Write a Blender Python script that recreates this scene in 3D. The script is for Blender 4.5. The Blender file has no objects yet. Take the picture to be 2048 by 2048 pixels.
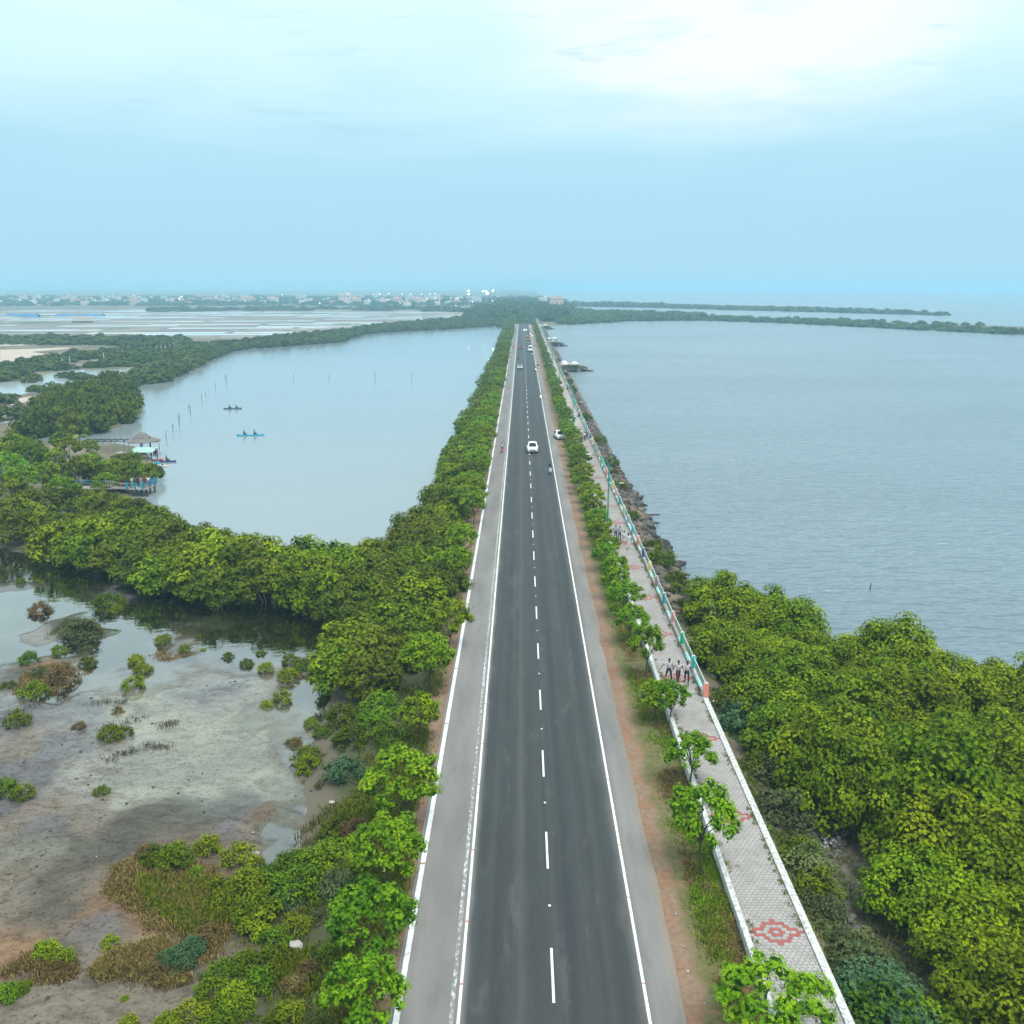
import bpy, bmesh, math, random
import numpy as np
from mathutils import Vector, Matrix

SC = bpy.context.scene
COL = SC.collection
PI = math.pi
rng = np.random.default_rng(7)
random.seed(7)

# ------------------------------------------------------------------ camera
HC, FPX = 28.1, 1900.0
TH = math.atan(455 / FPX)
PSI = math.atan(19.6 * math.cos(TH) / FPX)
CF = np.array([-math.sin(PSI) * math.cos(TH), math.cos(PSI) * math.cos(TH), -math.sin(TH)])
CR = np.array([math.cos(PSI), math.sin(PSI), 0.0])
CU = np.cross(CR, CF)
WL = -2.0                                   # water level, road surface is z = 0


def Q(u, v, z=0.0):
    """world point on the level z that shows at photo pixel (u, v)"""
    d = CF + (u - 1024) / FPX * CR - (v - 1024) / FPX * CU
    t = (z - HC) / d[2]
    return np.array([d[0] * t, d[1] * t, z])


def ppm(p):
    """photo pixels per metre at a world point"""
    return FPX / float(np.dot(np.array(p) - np.array([0, 0, HC]), CF))


cam_d = bpy.data.cameras.new('camera')
cam = bpy.data.objects.new('camera', cam_d)
COL.objects.link(cam)
cam_d.sensor_width = 36.0
cam_d.lens = 36.0 * FPX / 2048
cam_d.clip_start, cam_d.clip_end = 0.5, 20000
cam.matrix_world = Matrix(((CR[0], CU[0], -CF[0], 0), (CR[1], CU[1], -CF[1], 0), (CR[2], CU[2], -CF[2], HC), (0, 0, 0, 1)))
SC.camera = cam
SC.view_settings.view_transform = 'Standard'
SC.view_settings.look = 'None'
SC.view_settings.exposure = 0.12
SC.view_settings.gamma = 1.0
cy = SC.cycles
cy.max_bounces, cy.diffuse_bounces, cy.glossy_bounces = 6, 2, 2
cy.transmission_bounces, cy.transparent_max_bounces, cy.volume_bounces = 3, 8, 1
cy.use_denoising = True
cy.sample_clamp_indirect = 4.0


# ------------------------------------------------------------------ node helper
class NT:
    def __init__(s, tree):
        s.t = tree
        s.n, s.l = tree.nodes, tree.links

    def new(s, typ, **kw):
        n = s.n.new(typ)
        for k, v in kw.items():
            setattr(n, k, v)
        return n

    def put(s, sock, v):
        if hasattr(v, 'is_linked') or isinstance(v, bpy.types.NodeSocket):
            s.l.new(v, sock)
        elif isinstance(v, (tuple, list)):
            sock.default_value = tuple(v) + ((1,) if len(v) == 3 and sock.type == 'RGBA' else ())
        else:
            sock.default_value = v

    def math(s, op, a, b=0.0, clamp=False):
        n = s.new('ShaderNodeMath', operation=op, use_clamp=clamp)
        s.put(n.inputs[0], a)
        s.put(n.inputs[1], b)
        return n.outputs[0]

    def mix(s, f, a, b, mode='MIX'):
        n = s.new('ShaderNodeMix', data_type='RGBA', blend_type=mode)
        s.put(n.inputs[0], f)
        s.put(n.inputs[6], a)
        s.put(n.inputs[7], b)
        return n.outputs[2]

    def noise(s, vec, scale, detail=3.0, rough=0.55, dist=0.0):
        n = s.new('ShaderNodeTexNoise')
        if vec is not None:
            s.l.new(vec, n.inputs['Vector'])
        n.inputs['Scale'].default_value = scale
        n.inputs['Detail'].default_value = detail
        n.inputs['Roughness'].default_value = rough
        n.inputs['Distortion'].default_value = dist
        return n.outputs['Fac']

    def rng(s, v, a, b, c=0.0, d=1.0):
        n = s.new('ShaderNodeMapRange')
        n.interpolation_type = 'SMOOTHSTEP'
        s.put(n.inputs[0], v)
        for k, x in zip((1, 2, 3, 4), (a, b, c, d)):
            n.inputs[k].default_value = x
        return n.outputs[0]

    def ramp(s, f, stops, interp='LINEAR'):
        n = s.new('ShaderNodeValToRGB')
        n.color_ramp.interpolation = interp
        el = n.color_ramp.elements
        while len(el) < len(stops):
            el.new(0.5)
        for e, (p, c) in zip(el, stops):
            e.position = p
            e.color = tuple(c) + (1,)
        s.put(n.inputs[0], f)
        return n.outputs[0]

    def mapping(s, vec, scale=(1, 1, 1), loc=(0, 0, 0), rot=(0, 0, 0)):
        n = s.new('ShaderNodeMapping')
        s.l.new(vec, n.inputs[0])
        n.inputs['Location'].default_value = loc
        n.inputs['Rotation'].default_value = rot
        n.inputs['Scale'].default_value = scale
        return n.outputs[0]

    def bump(s, h, strength=0.3, dist=0.1):
        n = s.new('ShaderNodeBump')
        n.inputs['Strength'].default_value = strength
        n.inputs['Distance'].default_value = dist
        s.l.new(h, n.inputs['Height'])
        return n.outputs[0]


def material(name):
    m = bpy.data.materials.new(name)
    m.use_nodes = True
    k = NT(m.node_tree)
    k.n.clear()
    out = k.new('ShaderNodeOutputMaterial')
    p = k.new('ShaderNodeBsdfPrincipled')
    k.l.new(p.outputs[0], out.inputs[0])
    geo = k.new('ShaderNodeNewGeometry')
    return m, k, p, geo.outputs['Position'], out


_plain = {}


def plain(col, rough=0.6, metal=0.0, name='paint', var=0.12, emit=0.0):
    """paint, cloth, metal: a colour with slight grime"""
    key = (tuple(col), rough, metal, name, emit)
    if key in _plain:
        return _plain[key]
    m, k, p, pos, out = material(name)
    tc = k.new('ShaderNodeTexCoord').outputs['Object']
    f = k.noise(tc, 6.0, 4.0)
    c2 = tuple(x * (1 - 2.2 * var) for x in col)
    k.put(p.inputs['Base Color'], k.mix(k.rng(f, 0.35, 0.75), tuple(col), c2))
    p.inputs['Roughness'].default_value = rough
    p.inputs['Metallic'].default_value = metal
    if emit:
        k.put(p.inputs['Emission Color'], tuple(col))
        p.inputs['Emission Strength'].default_value = emit
    _plain[key] = m
    return m


# ------------------------------------------------------------------ mesh helper
class MB:
    def __init__(s):
        s.v, s.f, s.m = [], [], []

    def face(s, pts, m=0):
        b = len(s.v)
        s.v += [tuple(float(c) for c in p) for p in pts]
        s.f.append(tuple(range(b, b + len(pts))))
        s.m.append(m)

    def grid(s, rows, m=0, closed=False, cap=False):
        b, n = len(s.v), len(rows[0])
        for r in rows:
            s.v += [tuple(float(c) for c in p) for p in r]
        for i in range(len(rows) - 1):
            for j in range(n if closed else n - 1):
                j2 = (j + 1) % n
                s.f.append((b + i * n + j, b + i * n + j2, b + (i + 1) * n + j2, b + (i + 1) * n + j))
                s.m.append(m)
        if cap:
            s.f.append(tuple(b + j for j in reversed(range(n))))
            s.f.append(tuple(b + (len(rows) - 1) * n + j for j in range(n)))
            s.m += [m, m]

    def box(s, c, d, m=0, rz=0.0, taper=1.0):
        x, y, z = d[0] / 2, d[1] / 2, d[2] / 2
        ca, sa = math.cos(rz), math.sin(rz)
        P = []
        for sz, t in ((-1, 1.0), (1, taper)):
            for a, b in ((-1, -1), (1, -1), (1, 1), (-1, 1)):
                X, Y = a * x * t, b * y * t
                P.append((c[0] + X * ca - Y * sa, c[1] + X * sa + Y * ca, c[2] + sz * z))
        b0 = len(s.v)
        s.v += P
        for q in ((3, 2, 1, 0), (4, 5, 6, 7), (0, 1, 5, 4), (1, 2, 6, 5), (2, 3, 7, 6), (3, 0, 4, 7)):
            s.f.append(tuple(b0 + i for i in q))
            s.m.append(m)

    def tube(s, pts, rad, n=6, m=0):
        pts = [np.array(p, float) for p in pts]
        if not hasattr(rad, '__len__'):
            rad = [rad] * len(pts)
        rows, prev = [], None
        for i, p in enumerate(pts):
            d = pts[min(i + 1, len(pts) - 1)] - pts[max(i - 1, 0)]
            d = d / (np.linalg.norm(d) + 1e-9)
            if prev is None:
                a = np.array([0, 0, 1.0]) if abs(d[2]) < 0.9 else np.array([1.0, 0, 0])
                prev = np.cross(a, d)
            e1 = prev - d * np.dot(prev, d)
            e1 /= np.linalg.norm(e1) + 1e-9
            prev = e1
            e2 = np.cross(d, e1)
            rows.append([p + rad[i] * (math.cos(2 * PI * j / n) * e1 + math.sin(2 * PI * j / n) * e2) for j in range(n)])
        s.grid(rows, m, closed=True, cap=True)

    def lathe(s, prof, n=16, m=0, c=(0, 0, 0), axis='z'):
        rows = []
        for r, h in prof:
            row = []
            for j in range(n):
                a = 2 * PI * j / n
                q = (r * math.cos(a), r * math.sin(a), h)
                if axis == 'x':
                    q = (h, q[0], q[1])
                row.append((c[0] + q[0], c[1] + q[1], c[2] + q[2]))
            rows.append(row)
        s.grid(rows, m, closed=True, cap=True)

    def ball(s, c, r, m=0, n=8, jit=0.0, rr=None):
        rr = rr or random
        rows = []
        for i in range(n // 2 + 1):
            t = PI * (i + 0.02) / (n // 2 + 0.04)
            row = []
            for j in range(n):
                a = 2 * PI * j / n
                q = 1 + jit * (rr.random() * 2 - 1)
                row.append((c[0] + r[0] * q * math.sin(t) * math.cos(a), c[1] + r[1] * q * math.sin(t) * math.sin(a), c[2] + r[2] * q * math.cos(t)))
            rows.append(row)
        s.grid(rows[::-1], m, closed=True, cap=True)

    def mesh(s, name, mats, smooth=False):
        me = bpy.data.meshes.new(name)
        me.from_pydata(s.v, [], s.f)
        for mt in (mats if isinstance(mats, (list, tuple)) else [mats]):
            me.materials.append(mt)
        if any(s.m):
            me.polygons.foreach_set('material_index', s.m)
        if smooth:
            me.polygons.foreach_set('use_smooth', [True] * len(s.f))
        me.update()
        return me

    def build(s, name, mats, parent=None, smooth=False):
        return link(name, s.mesh(name, mats, smooth), parent)


def link(name, data, parent=None):
    o = bpy.data.objects.new(name, data)
    COL.objects.link(o)
    if parent is not None:
        o.parent = parent
    return o


def empty(name, loc=(0, 0, 0), rz=0.0, sc=1.0):
    o = link(name, None)
    o.empty_display_size = 0.3
    o.location = [float(c) for c in loc]
    o.rotation_euler = (0, 0, rz)
    o.scale = (sc, sc, sc) if not hasattr(sc, '__len__') else sc
    return o


def tag(o, label, cat, group=None):
    o['label'], o['category'] = label, cat
    if group:
        o['group'] = group
    return o


def kind(o, k):
    o['kind'] = k
    return o


def copy_tree(o, parent=None):
    c = o.copy()
    COL.objects.link(c)
    c.parent = parent
    for ch in list(o.children):
        copy_tree(ch, c)
    return c


def arrmesh(name, V, F, mats, tint=None, midx=None, smooth=False, col=None):
    me = bpy.data.meshes.new(name)
    V = np.asarray(V, np.float32)
    F = np.asarray(F, np.int32)
    k = F.shape[1]
    me.vertices.add(len(V))
    me.vertices.foreach_set('co', V.ravel())
    me.loops.add(F.size)
    me.loops.foreach_set('vertex_index', F.ravel())
    me.polygons.add(len(F))
    me.polygons.foreach_set('loop_start', np.arange(len(F), dtype=np.int32) * k)
    for mt in (mats if isinstance(mats, (list, tuple)) else [mats]):
        me.materials.append(mt)
    if midx is not None:
        me.polygons.foreach_set('material_index', np.asarray(midx, np.int32))
    if smooth:
        me.polygons.foreach_set('use_smooth', np.ones(len(F), bool))
    me.update(calc_edges=True)
    me.validate()
    if tint is not None:
        a = me.attributes.new('tint', 'FLOAT', 'FACE')
        a.data.foreach_set('value', np.asarray(tint, np.float32))
    if col is not None:
        a = me.attributes.new('soil', 'FLOAT_COLOR', 'POINT')
        a.data.foreach_set('color', np.asarray(col, np.float32).ravel())
    return me


def vnoise(x, y, seed=0):
    """smooth value noise, vectorised"""
    x, y = np.asarray(x, float), np.asarray(y, float)
    xi, yi = np.floor(x).astype(np.int64), np.floor(y).astype(np.int64)
    fx, fy = x - xi, y - yi
    fx, fy = fx * fx * (3 - 2 * fx), fy * fy * (3 - 2 * fy)

    def h(a, b):
        n = (a * 374761393 + b * 668265263 + seed * 974711) & 0x7fffffff
        n = ((n ^ (n >> 13)) * 1274126177) & 0x7fffffff
        return ((n ^ (n >> 16)) & 0xffff) / 65535.0
    return (h(xi, yi) * (1 - fx) + h(xi + 1, yi) * fx) * (1 - fy) + (h(xi, yi + 1) * (1 - fx) + h(xi + 1, yi + 1) * fx) * fy


def fbm(x, y, seed=0, o=4):
    s, a = 0, 0.5
    for i in range(o):
        s = s + a * vnoise(x * 2 ** i, y * 2 ** i, seed + i)
        a /= 2
    return s


def smooth(a, b, x):
    t = np.clip((x - a) / (b - a), 0, 1)
    return t * t * (3 - 2 * t)


def inside(poly, x, y):
    x, y = np.asarray(x), np.asarray(y)
    r = np.zeros(x.shape, bool)
    n = len(poly)
    for i in range(n):
        x1, y1 = poly[i][0], poly[i][1]
        x2, y2 = poly[(i + 1) % n][0], poly[(i + 1) % n][1]
        c = ((y1 > y) != (y2 > y)) & (x < (x2 - x1) * (y - y1) / (y2 - y1 + 1e-12) + x1)
        r ^= c
    return r


def scatter(poly, step, jit=0.4, rr=None):
    """jittered grid points inside a polygon"""
    rr = rr or rng
    xs = [p[0] for p in poly]
    ys = [p[1] for p in poly]
    gx, gy = np.meshgrid(np.arange(min(xs), max(xs), step), np.arange(min(ys), max(ys), step * 0.87))
    gx = gx + (np.arange(gx.shape[0]) % 2)[:, None] * step / 2
    gx = gx + rr.uniform(-jit, jit, gx.shape) * step
    gy = gy + rr.uniform(-jit, jit, gx.shape) * step
    k = inside(poly, gx, gy)
    return list(zip(gx[k], gy[k]))


def ngon(name, pts, z, mats):
    bm = bmesh.new()
    vs = [bm.verts.new((float(p[0]), float(p[1]), z)) for p in pts]
    es = [bm.edges.new((vs[i], vs[(i + 1) % len(vs)])) for i in range(len(vs))]
    bmesh.ops.triangle_fill(bm, edges=es, use_beauty=True)
    bmesh.ops.recalc_face_normals(bm, faces=bm.faces[:])
    for f in bm.faces:
        if f.normal.z < 0:
            f.normal_flip()
    me = bpy.data.meshes.new(name)
    bm.to_mesh(me)
    bm.free()
    for mt in (mats if isinstance(mats, (list, tuple)) else [mats]):
        me.materials.append(mt)
    return link(name, me)
# ------------------------------------------------------------------ sky, sun, haze
W = bpy.data.worlds.new('World')
SC.world = W
W.use_nodes = True
k = NT(W.node_tree)
k.n.clear()
SUN_EL, SUN_AZ = math.radians(62), math.radians(150)      # azimuth from +Y towards +X
wout = k.new('ShaderNodeOutputWorld')
sky = k.new('ShaderNodeTexSky', sky_type='NISHITA')
sky.sun_disc = False
sky.sun_elevation, sky.sun_rotation = SUN_EL, SUN_AZ
sky.air_density, sky.dust_density = 1.2, 2.0
bg1 = k.new('ShaderNodeBackground')
k.put(bg1.inputs[0], sky.outputs[0])
bg1.inputs[1].default_value = 0.10
dirv = k.new('ShaderNodeTexCoord').outputs['Generated']
sp = k.new('ShaderNodeSeparateXYZ')
k.put(sp.inputs[0], dirv)
el = sp.outputs[2]
nz = k.noise(k.mapping(dirv, (1.4, 1.4, 7.0)), 1.8, 4.0, 0.55, 0.4)
nz2 = k.noise(k.mapping(dirv, (2.0, 2.0, 8.0), (3.1, 0.4, 1.2)), 3.4, 4.0, 0.52, 0.35)
# a high cloud deck, brighter overhead than at the horizon
elw = k.math('ADD', el, k.math('MULTIPLY', k.math('SUBTRACT', nz, 0.5), 0.11))
deck = k.ramp(elw, [(0.0, (0.42, 0.735, 0.93)), (0.07, (0.41, 0.725, 0.92)), (0.125, (0.46, 0.775, 0.935)),
                    (0.19, (0.65, 0.94, 1.0)), (0.26, (0.78, 1.02, 1.05)), (0.5, (0.9, 1.08, 1.12)), (1.0, (1.0, 1.12, 1.15))])
# the thin bright part of the deck before the sun, breaking into whiter cloud
dp = k.new('ShaderNodeVectorMath', operation='DOT_PRODUCT')
k.put(dp.inputs[0], dirv)
gaz = math.radians(12)
gel = math.radians(17)
dp.inputs[1].default_value = (math.sin(gaz) * math.cos(gel), math.cos(gaz) * math.cos(gel), math.sin(gel))
glow = k.rng(dp.outputs['Value'], 0.96, 1.0)
cl = k.rng(k.math('ADD', nz2, k.math('MULTIPLY', glow, 0.30)), 0.50, 0.80)
elm = k.rng(elw, 0.125, 0.20)
cf = k.math('MULTIPLY', k.math('MULTIPLY', cl, glow), elm, clamp=True)
deck = k.mix(k.math('MULTIPLY', cf, 0.85), deck, (1.02, 1.04, 1.02))
grey = k.math('MULTIPLY', k.rng(k.noise(k.mapping(dirv, (1.5, 1.5, 14.0), (7.0, 2.0, 0.3)), 5.0, 4.0, 0.6, 0.5), 0.56, 0.76), k.rng(el, 0.10, 0.15))
deck = k.mix(k.math('MULTIPLY', grey, 0.50), deck, (0.45, 0.74, 0.86))
bg2 = k.new('ShaderNodeBackground')
k.put(bg2.inputs[0], deck)
bg2.inputs[1].default_value = 1.0
ms = k.new('ShaderNodeMixShader')
ms.inputs[0].default_value = 0.9
k.l.new(bg1.outputs[0], ms.inputs[1])
k.l.new(bg2.outputs[0], ms.inputs[2])
k.l.new(ms.outputs[0], wout.inputs[0])

sd = bpy.data.lights.new('sun', 'SUN')
sd.energy, sd.angle, sd.color = 3.0, math.radians(30), (1.0, 0.95, 0.86)
sun = bpy.data.objects.new('sun', sd)
COL.objects.link(sun)
sv = Vector((math.sin(SUN_AZ) * math.cos(SUN_EL), math.cos(SUN_AZ) * math.cos(SUN_EL), math.sin(SUN_EL)))
sun.rotation_euler = sv.to_track_quat('Z', 'Y').to_euler()

mb = MB()
mb.box((0, 3000, 15.5), (13000, 13000, 39))
hz = bpy.data.materials.new('haze')
hz.use_nodes = True
hk = NT(hz.node_tree)
hk.n.clear()
ho = hk.new('ShaderNodeOutputMaterial')
pv = hk.new('ShaderNodeVolumePrincipled')
pv.inputs['Color'].default_value = (0.45, 0.785, 1.0, 1)
pv.inputs['Density'].default_value = 0.00041
pv.inputs['Anisotropy'].default_value = 0.0
hk.l.new(pv.outputs[0], ho.inputs['Volume'])
kind(mb.build('haze', hz), 'stuff')['label'] = 'pale blue evening haze over the water'


# ------------------------------------------------------------------ water
def water_mat(name, base, rip, scale, rough, fleck):
    m, k, p, pos, out = material(name)
    v1 = k.mapping(pos, (scale * 0.33, scale, 1), rot=(0, 0, 0.12))
    v2 = k.mapping(pos, (scale * 1.1, scale * 2.7, 1), rot=(0, 0, -0.2))
    a = k.noise(v1, 1.0, 2.0, 0.5, 0.4)
    b = k.noise(v2, 1.0, 1.0, 0.5, 0.3)
    big = k.noise(k.mapping(pos, (0.006, 0.02, 1)), 1.0, 3.0)
    h = k.math('ADD', k.math('MULTIPLY', a, 0.65), k.math('MULTIPLY', b, 0.35))
    h = k.math('POWER', h, 1.3) if rip > .3 else h
    amp = k.math('ADD', 0.55, k.math('MULTIPLY', big, 0.9))
    k.put(p.inputs['Normal'], k.bump(k.math('MULTIPLY', h, amp), min(rip, 1.0), 1.15 if rip > .3 else 1.0))
    k.put(p.inputs['Base Color'], k.mix(k.rng(big, 0.3, 0.7), base, tuple(x * fleck for x in base)))
    p.inputs['Roughness'].default_value = rough
    p.inputs['IOR'].default_value = 1.33 if rip < .3 else 1.55
    return m


M_sea = water_mat('sea_water', (0.165, 0.225, 0.262), 1.0, 0.50, 0.22, 0.86)
M_lagoon = water_mat('lagoon_water', (0.235, 0.285, 0.315), 0.05, 0.9, 0.10, 0.95)

# line along the middle of the mangrove thicket: lagoon beyond it, tidal pool this side
MID = [(-8.0, 84), (-20, 88), (-32, 96), (-46, 102), (-62, 110), (-90, 116)]
kind(ngon('lagoon', MID + [(-900, 120), (-3400, 2200), (-2200, 6000), (2, 6000), (2, 84)], WL, M_lagoon), 'structure')
kind(ngon('sea', [(2, -60), (900, -60), (4800, 1500), (4800, 9200), (2, 9200)], WL, M_sea), 'structure')
M_bed, k, p, pos, out = material('seabed_mud')
k.put(p.inputs['Base Color'], k.mix(k.noise(pos, 0.3), (0.10, 0.10, 0.07), (0.16, 0.15, 0.12)))
p.inputs['Roughness'].default_value = 0.9
mb = MB()
mb.face([(-3300, -3000, -3.2), (4800, -3000, -3.2), (4800, 9300, -3.2), (-3300, 9300, -3.2)])
kind(mb.build('ground', M_bed), 'structure')

# clear shallow water: the mud shows through where the sky is not mirrored
m, k, p, pos, out = material('pool_water')
k.n.remove(p)
tr = k.new('ShaderNodeBsdfTransparent')
pass
gl = k.new('ShaderNodeBsdfGlossy')
gl.inputs['Roughness'].default_value = 0.03
fr = k.new('ShaderNodeFresnel')
fr.inputs[0].default_value = 1.38
nrm = k.bump(k.noise(k.mapping(pos, (0.8, 1.4, 1)), 1.0, 2.0), 0.02, 1.0)
k.l.new(nrm, gl.inputs['Normal'])
mx = k.new('ShaderNodeMixShader')
dpt = k.new('ShaderNodeAttribute', attribute_name='soil').outputs['Fac']
dn = k.math('ADD', dpt, k.math('MULTIPLY', k.math('SUBTRACT', k.noise(pos, 1.1, 5.0, .65), 0.5), 0.05))
k.put(mx.inputs[0], k.math('MULTIPLY', k.math('ADD', k.math('MULTIPLY', fr.outputs[0], 2.0), 0.22), k.rng(dn, -0.02, 0.06), clamp=True))
k.put(tr.inputs[0], k.mix(k.rng(dn, 0.0, 0.22), (1, 1, 1), (.66, .74, .58)))
k.l.new(tr.outputs[0], mx.inputs[1])
k.l.new(gl.outputs[0], mx.inputs[2])
k.l.new(mx.outputs[0], out.inputs[0])
M_pool = m

# ------------------------------------------------------------------ mudflat, heights and soils read off the photograph
SOIL = {'k': (.165, .142, .112), 'g': (.185, .182, .145), 'p': (.24, .245, .185), 'v': (.125, .122, .128), 'b': (.13, .095, .068), 'o': (.22, .135, .075),
        'd': (.085, .08, .062), 'w': (.075, .072, .035), 's': (.175, .15, .12), 'e': (.06, .065, .022), 'c': (.215, .213, .185)}
CT5 = [(60, 220, -.25, 'w'), (250, 200, -.35, 'w'), (420, 250, -.3, 'w'), (200, 340, -.2, 'w'), (50, 430, -.14, 'p'), (110, 520, -.1, 'p'),
       (530, 345, .10, 'v'), (640, 320, .03, 'v'), (400, 345, -.05, 'v'), (390, 480, .30, 'd'), (470, 520, .16, 'e'), (260, 520, .08, 's'),
       (60, 300, .08, 'd'), (180, 395, -.05, 'd'), (300, 400, -.16, 'w'), (200, 460, -.14, 'w'), (320, 610, -.12, 'w'), (540, 430, -.2, 'w'), (560, 560, -.32, 'w'), (620, 470, -.38, 'w'), (800, 400, -.4, 'w'), (1000, 390, -.45, 'w'),
       (1300, 450, -.45, 'w'), (1600, 510, -.45, 'w'), (1150, 530, -.28, 'w'), (1480, 590, -.28, 'w'), (1640, 640, -.3, 'w'), (880, 462, .0, 'v'),
       (1000, 480, -.10, 'p'), (800, 585, .13, 'd'), (900, 595, .08, 'b'), (720, 550, .04, 's'), (1000, 560, -.16, 'w'), (1120, 590, -.12, 'w'), (1350, 600, -.2, 'w'), (470, 660, -.3, 'w'), (520, 620, -.32, 'w'), (400, 620, .1, 'd'),
       (250, 700, .24, 'o'), (130, 750, .15, 'd'), (330, 670, .18, 'd'), (60, 560, -.16, 'w'), (300, 810, -.1, 'w'), (60, 830, -.04, 'g'), (480, 770, -.06, 'p'),
       (660, 690, .0, 'd'), (960, 640, .02, 'v'), (1100, 640, .03, 'v'), (1300, 690, .03, 's'), (880, 720, -.035, 'p'), (800, 740, -.02, 'p'), (960, 700, .04, 's'),
       (1060, 840, .11, 'v'), (1000, 880, .02, 'c'), (1180, 800, .035, 'c'), (1350, 750, .05, 's'), (1500, 790, -.10, 'w'), (1600, 760, -.2, 'w'), (1750, 840, -.32, 'w'),
       (1500, 850, -.10, 'w'), (1430, 930, -.05, 'p'), (1280, 940, -.02, 'p'), (1540, 900, -.12, 'w'), (720, 850, .0, 'p'), (520, 830, -.02, 'p'), (900, 950, -.01, 'p'), (750, 1000, .01, 'p'),
       (1100, 980, -.012, 'p'), (1000, 1080, .02, 'p'), (1250, 1080, .015, 'g'), (600, 1100, .06, 'c'), (1400, 1080, -.01, 'g'), (200, 890, .10, 'v'), (400, 880, .07, 'v'), (60, 950, .13, 'v'),
       (150, 1060, .14, 's'), (300, 1080, .10, 'v'), (100, 1170, .18, 'v'), (480, 1180, .10, 'c'), (250, 1250, .14, 'v'), (500, 1250, .12, 'c'), (700, 1180, .05, 'g'), (900, 1180, .03, 'g'), (1150, 1200, .02, 'g'),
       (800, 1260, .05, 'p'), (1000, 1300, .0, 'p'), (1300, 1240, -.015, 'p'), (1550, 1240, -.06, 'w'), (1500, 1400, -.07, 'w'), (1430, 1540, -.12, 'w'), (1340, 1620, -.14, 'w'), (1290, 1680, -.10, 'w'),
       (1300, 1340, -.01, 'g'), (1000, 1370, .06, 'd'), (1150, 1360, .06, 'd'), (800, 1380, .09, 'd'), (700, 1300, .05, 'p'), (550, 1350, .12, 's'), (1300, 1440, .36, 'b'), (1220, 1530, .30, 's'), (1100, 1500, .24, 'v'), (950, 1610, .4, 'b'),
       (1650, 1310, .3, 's'), (1560, 1480, .2, 'b'), (1800, 1100, .4, 'e'), (1750, 990, .25, 'e'), (1570, 1090, -.2, 'w'), (300, 1380, .18, 's'), (450, 1450, .2, 's'), (250, 1480, .22, 'v'), (100, 1480, .24, 's'), (60, 1350, .2, 'v'),
       (550, 1480, .22, 'd'), (700, 1470, .2, 'd'), (300, 1600, .28, 'd'), (500, 1600, .3, 'd'), (150, 1650, .3, 'g'), (60, 1750, .34, 'k'), (280, 1750, .34, 'd'), (420, 1800, .38, 'k'), (700, 1680, .5, 'b'),
       (750, 1780, .6, 'b'), (650, 1850, .6, 'o'), (1000, 1780, .6, 'b'), (1300, 1800, .7, 'e'), (1600, 1600, .8, 'e'), (1850, 1500, .9, 'e'), (1850, 1750, 1., 'e'), (1900, 1250, .7, 'e')]
CTL = [(x / 2.415, 1050 + y / 2.415, h, c) for x, y, h, c in CT5]
CTL += [(x / 5.52, 1700 + y / 5.52, h, c) for x, y, h, c in
        [(100, 800, .38, 'k'), (700, 700, .42, 'd'), (1000, 750, .5, 'o'), (1000, 950, .5, 'v'), (1350, 700, .6, 'o'), (1600, 950, .65, 'o'), (500, 1200, .5, 'd'), (150, 1180, .42, 'o'),
         (1300, 1100, .5, 'k'), (1000, 1300, .45, 'k'), (700, 1500, .45, 'k'), (1200, 1450, .5, 'd'), (1700, 1350, .6, 'd'), (400, 1800, .5, 'k'), (900, 1800, .5, 'k'), (1500, 1700, .5, 'k'),
         (1700, 600, .7, 'o'), (1850, 300, .6, 'o'), (200, 1950, .5, 'k'), (1400, 1950, .5, 'k')]]
CW = np.array([list(Q(u, v, WL)[:2]) for u, v, h, c in CTL])
CH = np.array([c[2] for c in CTL])
CC = np.array([SOIL[c[3]] for c in CTL])


def idw(x, y, vals, p=2.0, e=0.6):
    x, y = np.asarray(x, float).ravel(), np.asarray(y, float).ravel()
    x, y = x + (fbm(x * .28, y * .28, 101) - .47) * 5.5, y + (fbm(x * .28, y * .28, 131) - .47) * 5.5
    out = np.zeros((len(x),) + vals.shape[1:])
    for i in range(0, len(x), 20000):
        dx = x[i:i + 20000, None] - CW[None, :, 0]
        dy = (y[i:i + 20000, None] - CW[None, :, 1]) * 0.75
        w = 1.0 / (dx * dx + dy * dy + e) ** p
        w /= w.sum(1, keepdims=True)
        out[i:i + 20000] = w @ vals
    return out


def cause_z(x, y):
    """the causeway's cross-section, z against x"""
    x, y = np.asarray(x, float), np.asarray(y, float)
    n = fbm(x * 0.6, y * 0.35, 3) - 0.5
    x = np.where(x < -7, x + (fbm(y * .16, y * 0 + 2.2, 9) - .47) * 5.0 * np.clip((-7 - x) / 3, 0, 1), x)
    near = 1 - smooth(80, 100, y)
    xl = np.where(near > 0.5, -12.5, -9.5)
    zl = np.interp(x, [-40, -14.5, -11.5, -8, -6.2, -5.0], [-3.0, -2.4, -1.55, -0.75, -0.28, -0.05])
    zl2 = np.interp(x, [-40, -11.5, -9.5, -7.6, -6.0, -5.0], [-3.2, -2.4, -1.7, -0.7, -0.2, -0.05])
    zl = zl * near + zl2 * (1 - near)
    zr = np.interp(x, [6.3, 8, 9.8, 12.9, 13.8, 15.2, 16.6, 18.2, 40], [-0.05, -0.03, 0.02, 0.02, -0.5, -1.2, -1.9, -2.5, -3.2])
    z = np.where(x < 0, zl, zr)
    out = np.clip(np.maximum(-x - 5.2, x - 6.9), 0, 2) / 2
    return z + n * 0.28 * out


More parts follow.
